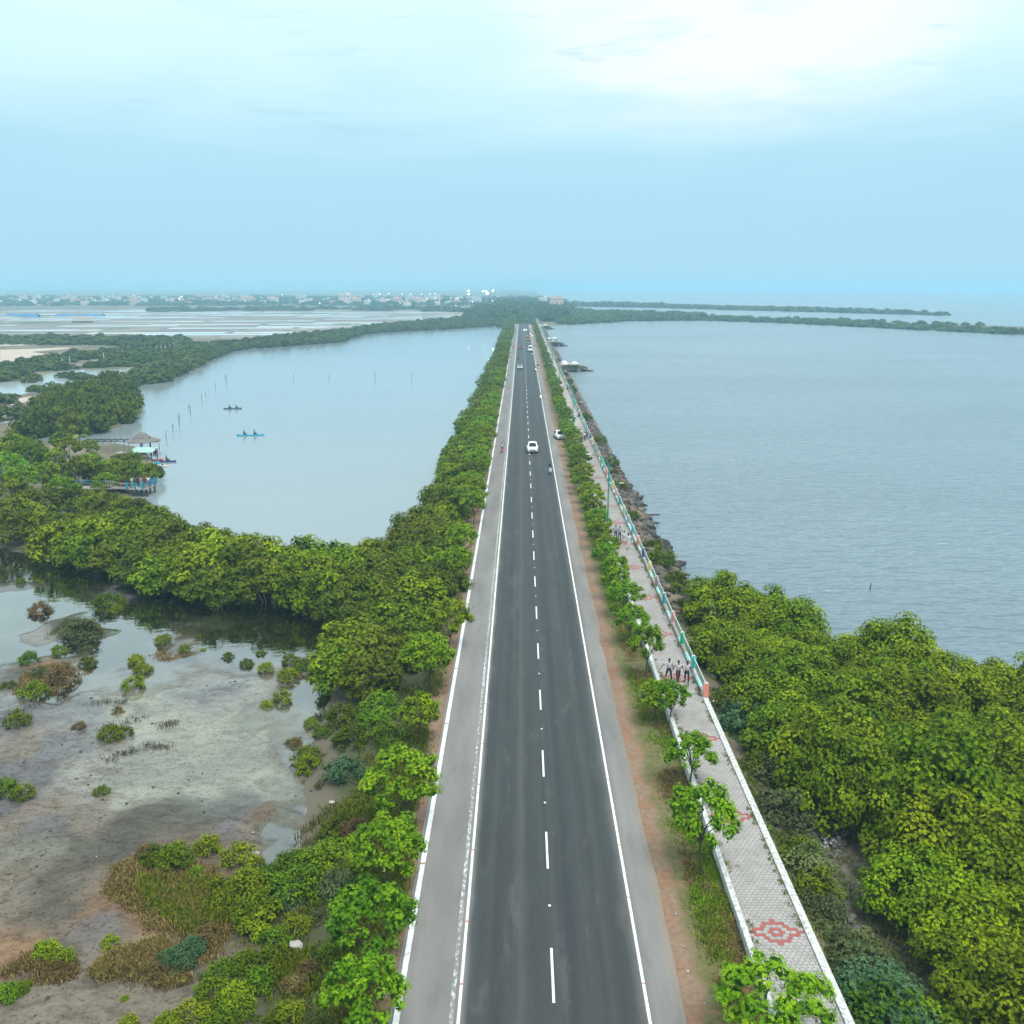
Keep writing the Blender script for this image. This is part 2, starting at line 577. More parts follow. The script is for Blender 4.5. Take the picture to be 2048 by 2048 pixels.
def mud_z(x, y):
    s = np.shape(x)
    x, y = np.asarray(x, float).ravel(), np.asarray(y, float).ravel()
    z = WL + idw(x, y, CH[:, None])[:, 0]
    z -= 0.065 * smooth(64, 75, y)
    z += (fbm(x * 0.9, y * 0.9, 11, 5) - 0.47) * 0.08 + (fbm(x * 0.25, y * 0.25, 19) - 0.47) * 0.06
    # the ridge that the thicket stands on
    d = np.interp(x, [p[0] for p in MID[::-1]], [p[1] for p in MID[::-1]]) - y
    ridge = np.exp(-((d - 0.5) / 5.0) ** 2)
    z = np.maximum(z, WL - 0.9 + 1.15 * ridge)
    z = np.where(d < -3, np.minimum(z, WL + 0.2 - (-d - 3) * 0.2), z)
    return z.reshape(s)


def ground_z(x, y):
    x, y = np.asarray(x, float), np.asarray(y, float)
    z = cause_z(x, y)
    left = (x < -7) & (y < 112)
    if np.any(left):
        z = np.where(left, np.maximum(z, mud_z(x, y)), z)
    return z


gx = np.arange(-92, -6.4, 0.38)
gy = np.arange(10, 122, 0.42)
X, Y = np.meshgrid(gx, gy)
Z = mud_z(X, Y)
C3 = idw(X, Y, CC, p=2.2, e=0.4)
n1 = fbm(X * 0.5, Y * 0.5, 31)[..., None].reshape(-1, 1)
n2 = fbm(X * 2.1, Y * 1.4, 41)[..., None].reshape(-1, 1)
C3 = C3 * (0.78 + 0.46 * n1) * (0.86 + 0.3 * n2)
nx, ny = len(gx), len(gy)
I = np.arange(nx * ny).reshape(ny, nx)
F = np.stack([I[:-1, :-1], I[:-1, 1:], I[1:, 1:], I[1:, :-1]], -1).reshape(-1, 4)

m, k, p, pos, out = material('tidal_mud')
at = k.new('ShaderNodeAttribute', attribute_name='soil')
base = at.outputs['Color']
fine = k.noise(pos, 5.0, 5.0, 0.7)
mid = k.noise(k.mapping(pos, (0.9, 1.5, 1)), 1.0, 5.0, 0.65, 0.8)
c = k.mix(k.rng(mid, 0.40, 0.72), base, (0.55, 0.5, 0.46), 'MULTIPLY')
c = k.mix(k.rng(fine, 0.50, 0.68), c, k.mix(1.0, c, (0.38, 0.33, 0.28), 'MULTIPLY'))
# clods, twigs and wrack lying on the mud
vo = k.new('ShaderNodeTexVoronoi')
k.put(vo.inputs['Vector'], k.mapping(pos, (1.3, 2.6, 1), rot=(0, 0, 0.4)))
vo.inputs['Scale'].default_value = 1.4
spk = k.math('MULTIPLY', k.rng(vo.outputs['Distance'], 0.26, 0.08), k.rng(k.noise(pos, 0.35, 3.0), 0.46, 0.60))
c = k.mix(k.math('MULTIPLY', spk, 0.8), c, (0.05, 0.04, 0.03))
k.put(p.inputs['Base Color'], c)
sz = k.new('ShaderNodeSeparateXYZ')
k.put(sz.inputs[0], pos)
wet = k.rng(k.math('ADD', sz.outputs[2], k.math('MULTIPLY', mid, 0.10)), WL + 0.05, WL + 0.26)
k.put(p.inputs['Roughness'], k.math('ADD', 0.06, k.math('MULTIPLY', wet, 0.7), clamp=True))
k.put(p.inputs['Specular IOR Level'], k.math('SUBTRACT', 1.0, k.math('MULTIPLY', wet, 0.6)))
k.put(p.inputs['Normal'], k.bump(k.math('MULTIPLY', k.math('ADD', fine, k.math('MULTIPLY', mid, 1.5)), k.math('ADD', wet, .03)), 0.6, 0.05))
M_mud = m
dm_ = np.interp(X.ravel(), [q[0] for q in MID[::-1]], [q[1] for q in MID[::-1]]) - Y.ravel()
dep = np.clip(WL - Z.ravel(), 0, 1)
cell = (dm_[F] > -1).all(1) & (X.ravel()[F] < -7).all(1)
pool = arrmesh('tidal_pool_water', np.stack([X.ravel(), Y.ravel(), np.full(X.size, WL)], 1), F[cell], M_pool, col=np.c_[dep, dep, dep, np.ones(len(dep))])
kind(link('tidal_pool_water', pool), 'structure')
kind(link('mudflat', arrmesh('mudflat', np.stack([X.ravel(), Y.ravel(), Z.ravel()], 1), F, M_mud, smooth=True, col=np.c_[C3, np.ones(len(C3))])), 'structure')

# ------------------------------------------------------------------ causeway embankment
ys = np.concatenate([np.arange(-30, 130, 0.5), np.arange(130, 400, 2.0), np.arange(400, 940, 8.0)])
m, k, p, pos, out = material('roadside_soil')
sx = k.new('ShaderNodeSeparateXYZ')
k.put(sx.inputs[0], pos)
px_ = sx.outputs[0]
a = k.noise(pos, 0.55, 5.0, 0.65)
b = k.noise(pos, 3.5, 5.0, 0.7)
red = k.mix(k.rng(b, 0.35, 0.7), (0.27, 0.145, 0.085), (0.185, 0.105, 0.066))
tan = k.mix(k.rng(b, 0.35, 0.7), (0.25, 0.175, 0.12), (0.185, 0.122, 0.083))
wob = k.math('ADD', px_, k.math('MULTIPLY', k.math('SUBTRACT', k.noise(pos, 0.4, 4.0), 0.5), 1.6))
dirt = k.mix(k.rng(a, 0.45, 0.62), tan, red)
grass = k.mix(k.rng(b, 0.3, 0.7), (0.075, 0.10, 0.025), (0.17, 0.14, 0.06))
rock = k.mix(k.rng(b, 0.3, 0.7), (0.10, 0.085, 0.065), (0.17, 0.145, 0.115))
gf = k.math('MULTIPLY', k.rng(wob, 7.1, 7.7), k.rng(a, 0.68, 0.55))
c = k.mix(gf, dirt, grass)
c = k.mix(k.rng(wob, 12.9, 13.6), c, rock)
lf = k.math('MULTIPLY', k.rng(wob, -5.9, -6.9), k.rng(a, 0.80, 0.60))
c = k.mix(lf, c, (0.06, 0.07, 0.028))
c = k.mix(k.math('MULTIPLY', k.rng(sx.outputs[2], -1.35, -1.6), k.rng(px_, -8.0, -9.0)), c, (0.12, 0.105, 0.075))
k.put(p.inputs['Base Color'], c)
p.inputs['Roughness'].default_value = 0.95
k.put(p.inputs['Normal'], k.bump(k.math('ADD', b, a), 0.7, 0.08))
M_soil = m
for nm, xs in (('embankment', np.concatenate([np.arange(-20, -7, 0.6), np.arange(-7, -4.9, 0.22)])),
               ('embankment', np.concatenate([np.arange(6.2, 13.0, 0.3), np.arange(13.2, 22, 0.45)]))):
    X, Y = np.meshgrid(xs, ys)
    Z = cause_z(X, Y)
    nx, ny = len(xs), len(ys)
    I = np.arange(nx * ny).reshape(ny, nx)
    F = np.stack([I[:-1, :-1], I[:-1, 1:], I[1:, 1:], I[1:, :-1]], -1).reshape(-1, 4)
    kind(link(nm, arrmesh(nm, np.stack([X.ravel(), Y.ravel(), Z.ravel()], 1), F, M_soil, smooth=True)), 'structure')

# ------------------------------------------------------------------ road
m, k, p, pos, out = material('asphalt')
sx = k.new('ShaderNodeSeparateXYZ')
k.put(sx.inputs[0], pos)
rx = sx.outputs[0]
streak = k.noise(k.mapping(pos, (2.2, 0.03, 1)), 1.0, 4.0, 0.6)
patch = k.noise(k.mapping(pos, (0.5, 0.08, 1)), 1.0, 4.0, 0.6)
grit = k.noise(pos, 22.0, 3.0, 0.7)
wx = k.math('ADD', rx, k.math('MULTIPLY', k.math('SUBTRACT', k.noise(k.mapping(pos, (0.2, 0.25, 1)), 1.0, 4.0), 0.5), 0.35))
sub = lambda a, b: k.math('SUBTRACT', a, b)
lane = k.mix(k.rng(streak, 0.3, 0.7), (0.027, 0.033, 0.036), (0.043, 0.050, 0.053))
# worn and polished wheel tracks, oil line, later overlay right of the centre line
for c0, wd, colr, f in ((-0.95, 0.45, (0.022, 0.027, 0.031), .7), (0.85, 0.5, (0.028, 0.034, 0.037), .55), (2.25, 0.5, (0.021, 0.027, 0.032), .8), (4.2, 0.45, (0.025, 0.031, 0.035), .7), (0.0, 0.35, (0.074, 0.078, 0.070), .5), (-1.6, 0.3, (0.031, 0.037, 0.04), .5)):
    d = k.math('ABSOLUTE', sub(wx, c0))
    lane = k.mix(k.math('MULTIPLY', k.rng(d, wd, 0.0), f), lane, colr)
shoulder = k.mix(k.rng(patch, 0.3, 0.7), (0.235, 0.228, 0.222), (0.170, 0.168, 0.165))
shoulder = k.mix(k.math('MULTIPLY', k.rng(k.math('ABSOLUTE', sub(wx, -3.55)), 0.7, 0.0), 0.35), shoulder, (0.17, 0.165, 0.16))
isl = k.rng(wx, -2.05, -2.5)
isr = k.rng(wx, 4.55, 5.6)
c = k.mix(isl, lane, shoulder)
c = k.mix(isr, c, shoulder)
c = k.mix(k.math('MULTIPLY', k.rng(wx, 6.0, 6.75), 0.8), c, (0.26, 0.205, 0.15))
blot = k.noise(k.mapping(pos, (0.9, 0.22, 1)), 1.0, 5.0, 0.68)
c = k.mix(k.math('MULTIPLY', k.rng(blot, 0.50, 0.72), 0.42), c, k.mix(1.0, c, (0.55, 0.56, 0.58), 'MULTIPLY'))
c = k.mix(k.math('MULTIPLY', k.rng(blot, 0.46, 0.30), 0.16), c, (0.20, 0.195, 0.18))
c = k.mix(k.math('MULTIPLY', k.rng(grit, 0.45, 0.75), 0.28), c, (0.22, 0.22, 0.21))
c = k.mix(k.math('MULTIPLY', k.rng(grit, 0.5, 0.25), 0.35), c, (0.03, 0.032, 0.034))
vo = k.new('ShaderNodeTexVoronoi', feature='DISTANCE_TO_EDGE')
k.put(vo.inputs['Vector'], k.mapping(pos, (1.1, 0.28, 1)))
vo.inputs['Scale'].default_value = 0.7
crk = k.math('MULTIPLY', k.rng(vo.outputs['Distance'], 0.012, 0.0), k.rng(patch, 0.56, 0.66))
c = k.mix(k.math('MULTIPLY', crk, 0.5), c, (0.03, 0.03, 0.03))
k.put(p.inputs['Base Color'], c)
p.inputs['Roughness'].default_value = 0.72
p.inputs['Specular IOR Level'].default_value = 0.35
k.put(p.inputs['Normal'], k.bump(grit, 0.25, 0.01))
M_road = m
ry = np.concatenate([np.arange(-30, 200, 1.0), np.arange(200, 941, 6.0)])
nR = fbm(ry * 0.22, ry * 0 + 3.3, 61) - 0.5
nL = fbm(ry * 0.3, ry * 0 + 9.3, 67) - 0.5
xs = [-5.02, -3, 0, 3, 5.5]
mb = MB()
mb.grid([[(xs[0] - 0.12 + nL[i] * 0.2, y, 0)] + [(x, y, 0) for x in xs[1:]] + [(6.55 + nR[i] * 0.55, y, 0)] for i, y in enumerate(ry)])
for i in range(len(ry) - 1):
    mb.face([(6.55 + nR[i] * .55, ry[i], 0), (6.55 + nR[i] * .55, ry[i], -.12), (6.55 + nR[i + 1] * .55, ry[i + 1], -.12), (6.55 + nR[i + 1] * .55, ry[i + 1], 0)])
kind(mb.build('road', M_road), 'structure')

m, k, p, pos, out = material('road_paint')
wn = k.noise(k.mapping(pos, (9, 2.2, 1)), 1.0, 5.0, 0.75)
k.put(p.inputs['Base Color'], k.mix(k.rng(wn, 0.48, 0.70), (0.76, 0.78, 0.77), (0.36, 0.365, 0.365)))
p.inputs['Roughness'].default_value = 0.6
M_line = m
M_stain = plain((0.42, 0.17, 0.10), 0.8, name='red_stain')


def strip(mb, x0, x1, y0, y1, z=0.004, step=0.0, mi=0):
    if step:
        yy = np.append(np.arange(y0, y1, step), y1)
    else:
        yy = [y0, y1]
    mb.grid([[(x0, y, z), (x1, y, z)] for y in yy], mi)


mb = MB()
strip(mb, 5.03, 5.16, -30, 930)
strip(mb, -2.49, -2.365, -30, 930)
y = 36.6 - 9 * 8
ylist = []
D0 = 0
# centre dashes: 3.2 m long every 9 m
d_top = Q(1104, 1896.1)[1]
for i in range(-4, 105):
    ya = d_top + i * 9.03
    strip(mb, 1.30, 1.41, ya - 3.25, ya)
    mb.box((1.36, ya + 2.9, 0.012), (0.12, 0.12, 0.02))
for y in np.arange(-20, 300, 4.3):
    pass
o = mb.build('road_markings', M_line)
kind(o, 'structure')
# old line beside it, nearly worn off
m, k, p, pos, out = material('worn_paint')
wn = k.noise(k.mapping(pos, (7, 3.2, 1)), 1.0, 4.0, 0.7)
lg = k.noise(k.mapping(pos, (0.1, 0.13, 1)), 1.0, 2.0)
k.put(p.inputs['Base Color'], k.mix(k.rng(k.math('ADD', wn, k.math('MULTIPLY', lg, 0.25)), 0.47, 0.66), (0.58, 0.63, 0.63), (0.20, 0.205, 0.20)))
p.inputs['Roughness'].default_value = 0.75
mb = MB()
strip(mb, -2.80, -2.63, -30, 930)
kind(mb.build('road_markings', m), 'structure')
# raised white edge of the carriageway, with short gaps and red end marks
mb = MB()
yb = -30.0
rr = random.Random(5)
while yb < 915:
    L = rr.uniform(9, 16)
    mb.box((-4.86, yb + L / 2, 0.045), (0.235, L - 0.07, 0.11), 0)
    mb.box((-4.86, yb + L - 0.09, 0.103), (0.238, 0.10, 0.01), 1)
    yb += L
for yy in np.arange(22, 320, 5.5):
    mb.box((-2.425, yy + rr.uniform(-1, 1), 0.0065), (0.16, 0.09, 0.004), 1)
    mb.box((5.095, yy + rr.uniform(-1, 1), 0.0065), (0.16, 0.07, 0.004), 1)
kind(mb.build('road_kerb', [M_line, M_stain]), 'structure')
# ------------------------------------------------------------------ seaside walkway
WZ = 0.42
m, k, p, pos, out = material('grey_pavers')
b2 = k.noise(pos, 1.3, 5.0, 0.65)
b3 = k.noise(pos, 9.0, 3.0, 0.6)
c = k.mix(k.rng(b2, 0.35, 0.7), (0.385, 0.37, 0.36), (0.29, 0.278, 0.27))
c = k.mix(k.math('MULTIPLY', k.rng(b3, 0.5, 0.8), 0.4), c, (0.22, 0.21, 0.20))
k.put(p.inputs['Base Color'], c)
p.inputs['Roughness'].default_value = 0.85
M_pave = m
m, k, p, pos, out = material('red_pavers')
k.put(p.inputs['Base Color'], k.mix(k.rng(k.noise(pos, 5.0, 4.0), 0.3, 0.7), (0.40, 0.095, 0.085), (0.30, 0.085, 0.08)))
p.inputs['Roughness'].default_value = 0.85
M_redp = m
M_grout = plain((0.235, 0.225, 0.205), 0.95, name='paver_joint')
M_white = plain((0.62, 0.64, 0.63), 0.85, name='whitewash', var=0.24)

mb = MB()
tx, ty = 0.25, 0.195
nxp = 10
x0, x1 = 10.0, 12.5
rows = int((190 - 10) / ty)
rp = random.Random(3)
DIA0 = Q(1547, 1867, WZ)[1]
strip(mb, x0 - 0.02, x1 + 0.02, -20, 940, WZ - 0.012, mi=2)
for r in range(rows):
    y = 10 + r * ty
    off = 0.5 * tx * (r % 2)
    for i in range(-1, nxp):
        xa, xb = x0 + i * tx + off, x0 + (i + 1) * tx + off
        xa, xb = max(xa, x0), min(xb, x1)
        if xb - xa < 0.05:
            continue
        cx, cyy = (xa + xb) / 2, y + ty / 2
        j0 = round((DIA0 - 10) / ty - .5 + round((cyy - DIA0) / 9.2) * 9.2 / ty)
        j0 += 1 - j0 % 2
        d = abs(cx - 11.25) / tx + abs(r - j0)
        red = 3.3 < d < 4.9 or .4 < d < 1.8
        if rp.random() < 0.004 and not red:
            continue
        g = 0.006
        h = 0.09
        P = [(xa + g, cyy, 0), (xa + g + 0.03, y + g, 0), (xb - g - 0.03, y + g, 0), (xb - g, cyy, 0), (xb - g - 0.03, y + ty - g, 0), (xa + g + 0.03, y + ty - g, 0)]
        z = WZ + rp.uniform(-0.004, 0.004)
        mb.face([(q[0], q[1], z) for q in P], 1 if red else 0)
strip(mb, x0, x1, -20, 9.99, WZ, mi=0)
strip(mb, x0, x1, 190.0, 940, WZ, mi=0)
for i in range(int((940 - 190) / 9.2)):
    cy0 = DIA0 + 9.2 * (i + round((190 - DIA0) / 9.2) + 1)
    for sx_ in (-1, 1):
        for sy_ in (-1, 1):
            mb.face([(11.25 + sx_ * 1.12, cy0, WZ + .006), (11.25 + sx_ * 0.74, cy0, WZ + .006), (11.25, cy0 + sy_ * 0.66, WZ + .006), (11.25, cy0 + sy_ * 1.0, WZ + .006)][::sx_ * sy_ or 1], 1)
kind(mb.build('walkway', [M_pave, M_redp, M_grout]), 'structure')

# whitewashed edging: on the road side with rounded bays for trees, low parapet on the sea side
mb = MB()
rows = []
bays = [Q(1192, 1008, WZ)[1], Q(1164, 925, WZ)[1], 190, 228, 262]
for y in np.concatenate([np.arange(-20, 300, 0.5), np.arange(300, 941, 5)]):
    xo = 9.87
    for b in bays:
        t = (y - b) / 1.5
        if abs(t) < 1:
            xo -= 0.75 * math.sqrt(1 - t * t)
    rows.append([(xo - 0.13, y, -0.2), (xo - 0.13, y, WZ + 0.14), (xo - 0.02, y, WZ + 0.15), (xo + 0.12, y, WZ + 0.14), (9.99, y, WZ - 0.013)])
mb.grid(rows)
o = mb.build('walkway_kerb', M_white)
kind(o, 'structure')
mb = MB()
mb.grid([[(12.51, y, WZ - .013), (12.51, y, WZ + 0.10), (12.85, y, WZ + 0.10), (12.9, y, -0.9)] for y in np.append(np.arange(-20, 62, 0.8), 61.5)])
kind(mb.build('walkway_kerb', M_white), 'structure')

# railing: rounded painted pillars, low painted wall, pipes between
R0 = Q(1411, 1396, WZ)[1]
PCOL = [(.80, .27, .20), (.02, .50, .50), (.02, .45, .27), (.75, .30, .32), (.02, .36, .46), (.35, .26, .24), (.80, .62, .20), (.02, .06, .30), (.78, .27, .20), (.05, .52, .55),
        (.30, .42, .55), (.45, .68, .30), (.02, .33, .40), (.62, .40, .34), (.80, .68, .25), (.03, .28, .33)]
M_post = [plain(c, 0.55, name='post_paint', var=0.1) for c in PCOL]
M_rail = plain((0.66, 0.70, 0.68), 0.4, name='rail_paint')
M_railg = plain((0.12, 0.30, 0.27), 0.45, name='rail_green_paint')
M_plinth = plain((0.40, 0.34, 0.29), 0.9, name='bare_plinth', var=0.15)
M_plt = plain((0.42, 0.72, 0.70), 0.7, name='plinth_paint', var=0.15)
RUNS = [(R0, 331, 'long stretch of seaside railing with salmon, turquoise and green pillars by the walkers'), (357, 474, 'middle stretch of seaside railing between the large and the middle umbrella platform'),
        (498, 662, 'third stretch of seaside railing, up to the hazy outer platform'), (684, 925, 'last stretch of seaside railing, fading into the haze by the road end')]


def at(o, r):
    o.parent = r
    o.matrix_parent_inverse = Matrix.Translation(-r.location)
    return o


def pillar(mb, x, y, mi=0, cap=1):
    w, d, h = 0.34, 0.26, 0.98
    pr = [(-w / 2, 0.0), (w / 2, 0.0), (w / 2, h - 0.10), (w / 2 - 0.08, h), (-w / 2 + 0.08, h), (-w / 2, h - 0.10)]
    z0 = WZ + 0.16
    A = [(x + a, y - d / 2, z0 + b) for a, b in pr]
    B = [(x + a, y + d / 2, z0 + b) for a, b in pr]
    n = len(A)
    mb.face(A, mi)
    mb.face(B[::-1], mi)
    for i in range(n):
        mb.face([A[(i + 1) % n], A[i], B[i], B[(i + 1) % n]], cap if 2 <= i <= 4 else mi)


i = 0
rq = random.Random(9)
for ya, yb_, lab in RUNS:
    railing = empty('railing', (12.72, ya, WZ))
    tag(railing, lab, 'railing', 'seaside railing')
    ps = list(np.arange(ya, yb_, 4.9))
    for y in ps:
        mb = MB()
        pillar(mb, 12.72, y)
        at(mb.build('pillar', [M_post[i % 16], M_white]), railing)
        i += 1
    for h, r, mt in ((0.86, 0.036, M_rail), (0.62, 0.022, M_railg), (0.44, 0.022, M_railg), (0.26, 0.022, M_railg)):
        mb = MB()
        mb.tube([(12.72, ps[0], WZ + 0.16 + h), (12.72, ps[-1], WZ + 0.16 + h)], r, 5)
        at(mb.build('pipe_rail', mt), railing)
    mb = MB()
    n = int((ps[-1] - ps[0]) / 1.6)
    rows = [[(12.57, y, WZ - .3), (12.57, y, WZ + .155), (12.60, y, WZ + .17), (12.84, y, WZ + .17), (12.87, y, WZ + .155), (12.87, y, WZ - .3)] for y in np.linspace(ps[0], ps[-1], n + 1)]
    for a_, b_ in zip(rows[:-1], rows[1:]):
        mb.grid([a_, b_], 1 if rq.random() < .14 else (2 if rq.random() < .3 else 0))
    at(mb.build('plinth', [M_plinth, M_plt, M_white]), railing)

# ------------------------------------------------------------------ lamp posts
M_pole = plain((0.02, 0.27, 0.19), 0.45, name='pole_green_paint')
M_lamp = plain((0.55, 0.58, 0.58), 0.4, name='lamp_housing')


def lamp_post():
    r = empty('lamp_post')
    mb = MB()
    mb.tube([(0, 0, 0), (0, 0, 0.5), (0, 0, 0.52), (0, 0, 9.2)], [0.17, 0.17, 0.105, 0.06], 10)
    mb.build('pole', M_pole, r)
    mb = MB()
    mb.box((0, 0, 0.02), (0.5, 0.5, 0.06))
    mb.build('base_plate', M_pole, r)
    mb = MB()
    mb.tube([(0, 0, 8.6), (-0.25, 0, 9.4), (-0.9, 0, 9.9), (-1.9, 0, 10.15)], [0.075, 0.06, 0.05, 0.04], 8)
    a = mb.build('arm', M_pole, r)
    mb = MB()
    mb.ball((-2.2, 0, 10.16), (0.42, 0.15, 0.07), 0, 10)
    mb.build('lamp_head', M_lamp, a)
    mb = MB()
    mb.tube([(0, 0, 6.7), (0.5, 0, 6.95), (1.15, 0, 7.0)], [0.05, 0.04, 0.035], 8)
    a = mb.build('arm', M_pole, r)
    mb = MB()
    mb.ball((1.4, 0, 6.98), (0.34, 0.13, 0.06), 0, 10)
    mb.build('lamp_head', M_lamp, a)
    return r


lp = lamp_post()
LPY = [Q(1217, 1089, 0)[1], Q(1152, 879, 0)[1], Q(1121, 798, 0)[1], Q(1105, 754, 0)[1], Q(1094, 722, 0)[1], Q(1086.6, 703, 0)[1], Q(1080, 689, 0)[1], 560, 632, 704, 776, 848]
WHERE = ['by a couple in neem shade, tallest in view', 'behind a white car parked on the dirt verge', 'across from the lone motorcycle with its light on',
         'by the large umbrella platform in the sea', 'just past the first umbrella platform', 'across from the white van', 'between the two outer platforms']
for i, y in enumerate(LPY):
    o = lp if i == 0 else copy_tree(lp)
    o.location = (9.55, y, 0.0)
    if i < len(WHERE):
        tag(o, 'green double-armed lamp post ' + WHERE[i], 'lamp post', 'green lamp posts along the walkway')
    else:
        tag(o, 'distant green lamp post fading into the haze near the road end', 'lamp post', 'green lamp posts along the walkway')
# ------------------------------------------------------------------ foliage
def leaf_mat(name, dark, light, tip, trans=0.2, var=0.5):
    m, k, p, pos, out = material(name)
    at_ = k.new('ShaderNodeAttribute', attribute_name='tint').outputs['Fac']
    oi = k.new('ShaderNodeObjectInfo').outputs['Random']
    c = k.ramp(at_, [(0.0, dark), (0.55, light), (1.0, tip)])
    hs = k.new('ShaderNodeHueSaturation')
    k.put(hs.inputs['Hue'], k.rng(oi, 0, 1, 0.485, 0.512))
    k.put(hs.inputs['Value'], k.math('ADD', 1 - var / 2, k.math('MULTIPLY', k.math('FRACT', k.math('MULTIPLY', oi, 7.31)), var)))
    k.put(hs.inputs['Color'], c)
    k.put(p.inputs['Base Color'], hs.outputs[0])
    p.inputs['Roughness'].default_value = 0.55
    p.inputs['Specular IOR Level'].default_value = 0.12
    t = k.new('ShaderNodeBsdfTranslucent')
    k.put(t.inputs[0], hs.outputs[0])
    mx = k.new('ShaderNodeMixShader')
    mx.inputs[0].default_value = trans
    k.l.new(p.outputs[0], mx.inputs[1])
    k.l.new(t.outputs[0], mx.inputs[2])
    k.l.new(mx.outputs[0], out.inputs[0])
    return m


M_mangrove = leaf_mat('mangrove_leaves', (.038, .078, .001), (.180, .280, .002), (.37, .47, .004))
M_mangrove2 = leaf_mat('olive_leaves', (.036, .066, .002), (.118, .170, .003), (.23, .26, .008))
M_olive = leaf_mat('weed_leaves', (.05, .075, .012), (.13, .16, .03), (.24, .25, .06))
M_neem = leaf_mat('neem_leaves', (.05, .13, .003), (.19, .37, .004), (.39, .54, .008), var=.35)
M_scrub = leaf_mat('scrub_leaves', (.040, .088, .003), (.135, .24, .005), (.30, .41, .010))
M_yellow = leaf_mat('young_leaves', (.06, .10, .004), (.21, .295, .006), (.40, .47, .010))
M_bluish = leaf_mat('bluish_leaves', (.028, .075, .03), (.07, .16, .065), (.14, .24, .10))
M_grey = leaf_mat('grey_green_leaves', (.05, .072, .022), (.125, .160, .055), (.21, .245, .10))
M_dry = leaf_mat('dry_leaves', (.10, .07, .025), (.20, .145, .05), (.33, .26, .10))
M_far = leaf_mat('far_leaves', (.028, .06, .012), (.07, .115, .02), (.12, .16, .03))
M_bark = plain((.075, .058, .042), 0.9, name='bark', var=.2)
M_barkg = plain((.17, .15, .13), 0.9, name='grey_bark', var=.2)


def leaf_quads(P, N, size, asp, r, droop=0.0):
    """one small leaf (a folded diamond seen as a quad) per point"""
    n = len(P)
    t = r.normal(size=(n, 3))
    t -= N * (t * N).sum(1, keepdims=True)
    t /= np.linalg.norm(t, axis=1, keepdims=True) + 1e-9
    t[:, 2] -= droop
    b = np.cross(N, t)
    s = (size * r.uniform(0.65, 1.3, n))[:, None]
    a, w = t * s, b * s * asp
    V = np.stack([P - a * 0.5, P + w * 0.5 - a * .05 + N * s * .06, P + a * 0.5, P - w * 0.5 - a * .05 + N * s * .06], 1)
    return V.reshape(-1, 3)


def rosettes(r, c, rc, nr, per, leaf, asp, up, droop):
    """leaf tufts standing apart on a clump: each a star of leaves round its twig end"""
    d = r.normal(size=(nr, 3))
    d[:, 2] = np.where((d[:, 2] < -0.15) & (r.random(nr) < .8), -d[:, 2], d[:, 2])
    d /= np.linalg.norm(d, axis=1, keepdims=True)
    C = c + d * (rc * r.uniform(.84, 1.1, nr))[:, None] * np.array([1, 1, .85])
    A = d + np.array([0, 0, up]) + r.normal(size=(nr, 3)) * .22
    A /= np.linalg.norm(A, axis=1, keepdims=True)
    e1 = np.cross(A, np.array([.31, .77, .55]))
    e1 /= np.linalg.norm(e1, axis=1, keepdims=True)
    e2 = np.cross(A, e1)
    V, T = [], []
    tone = r.normal(size=nr) * .13
    for j in range(per):
        a = 2 * PI * j / per + r.uniform(-.4, .4, nr)
        t = e1 * np.cos(a)[:, None] + e2 * np.sin(a)[:, None]
        lift = r.uniform(.05, .55, nr) - droop
        t = t + A * lift[:, None]
        t /= np.linalg.norm(t, axis=1, keepdims=True)
        L = (leaf * r.uniform(.75, 1.25, nr))[:, None]
        b = np.cross(A, t)
        b /= np.linalg.norm(b, axis=1, keepdims=True) + 1e-9
        w = b * L * asp * .5
        V.append(np.stack([C, C + t * L * .5 + w + A * L * .03, C + t * L, C + t * L * .5 - w + A * L * .03], 1))
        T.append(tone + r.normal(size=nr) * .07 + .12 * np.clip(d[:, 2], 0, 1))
    return np.concatenate(V).reshape(-1, 3), np.concatenate(T)


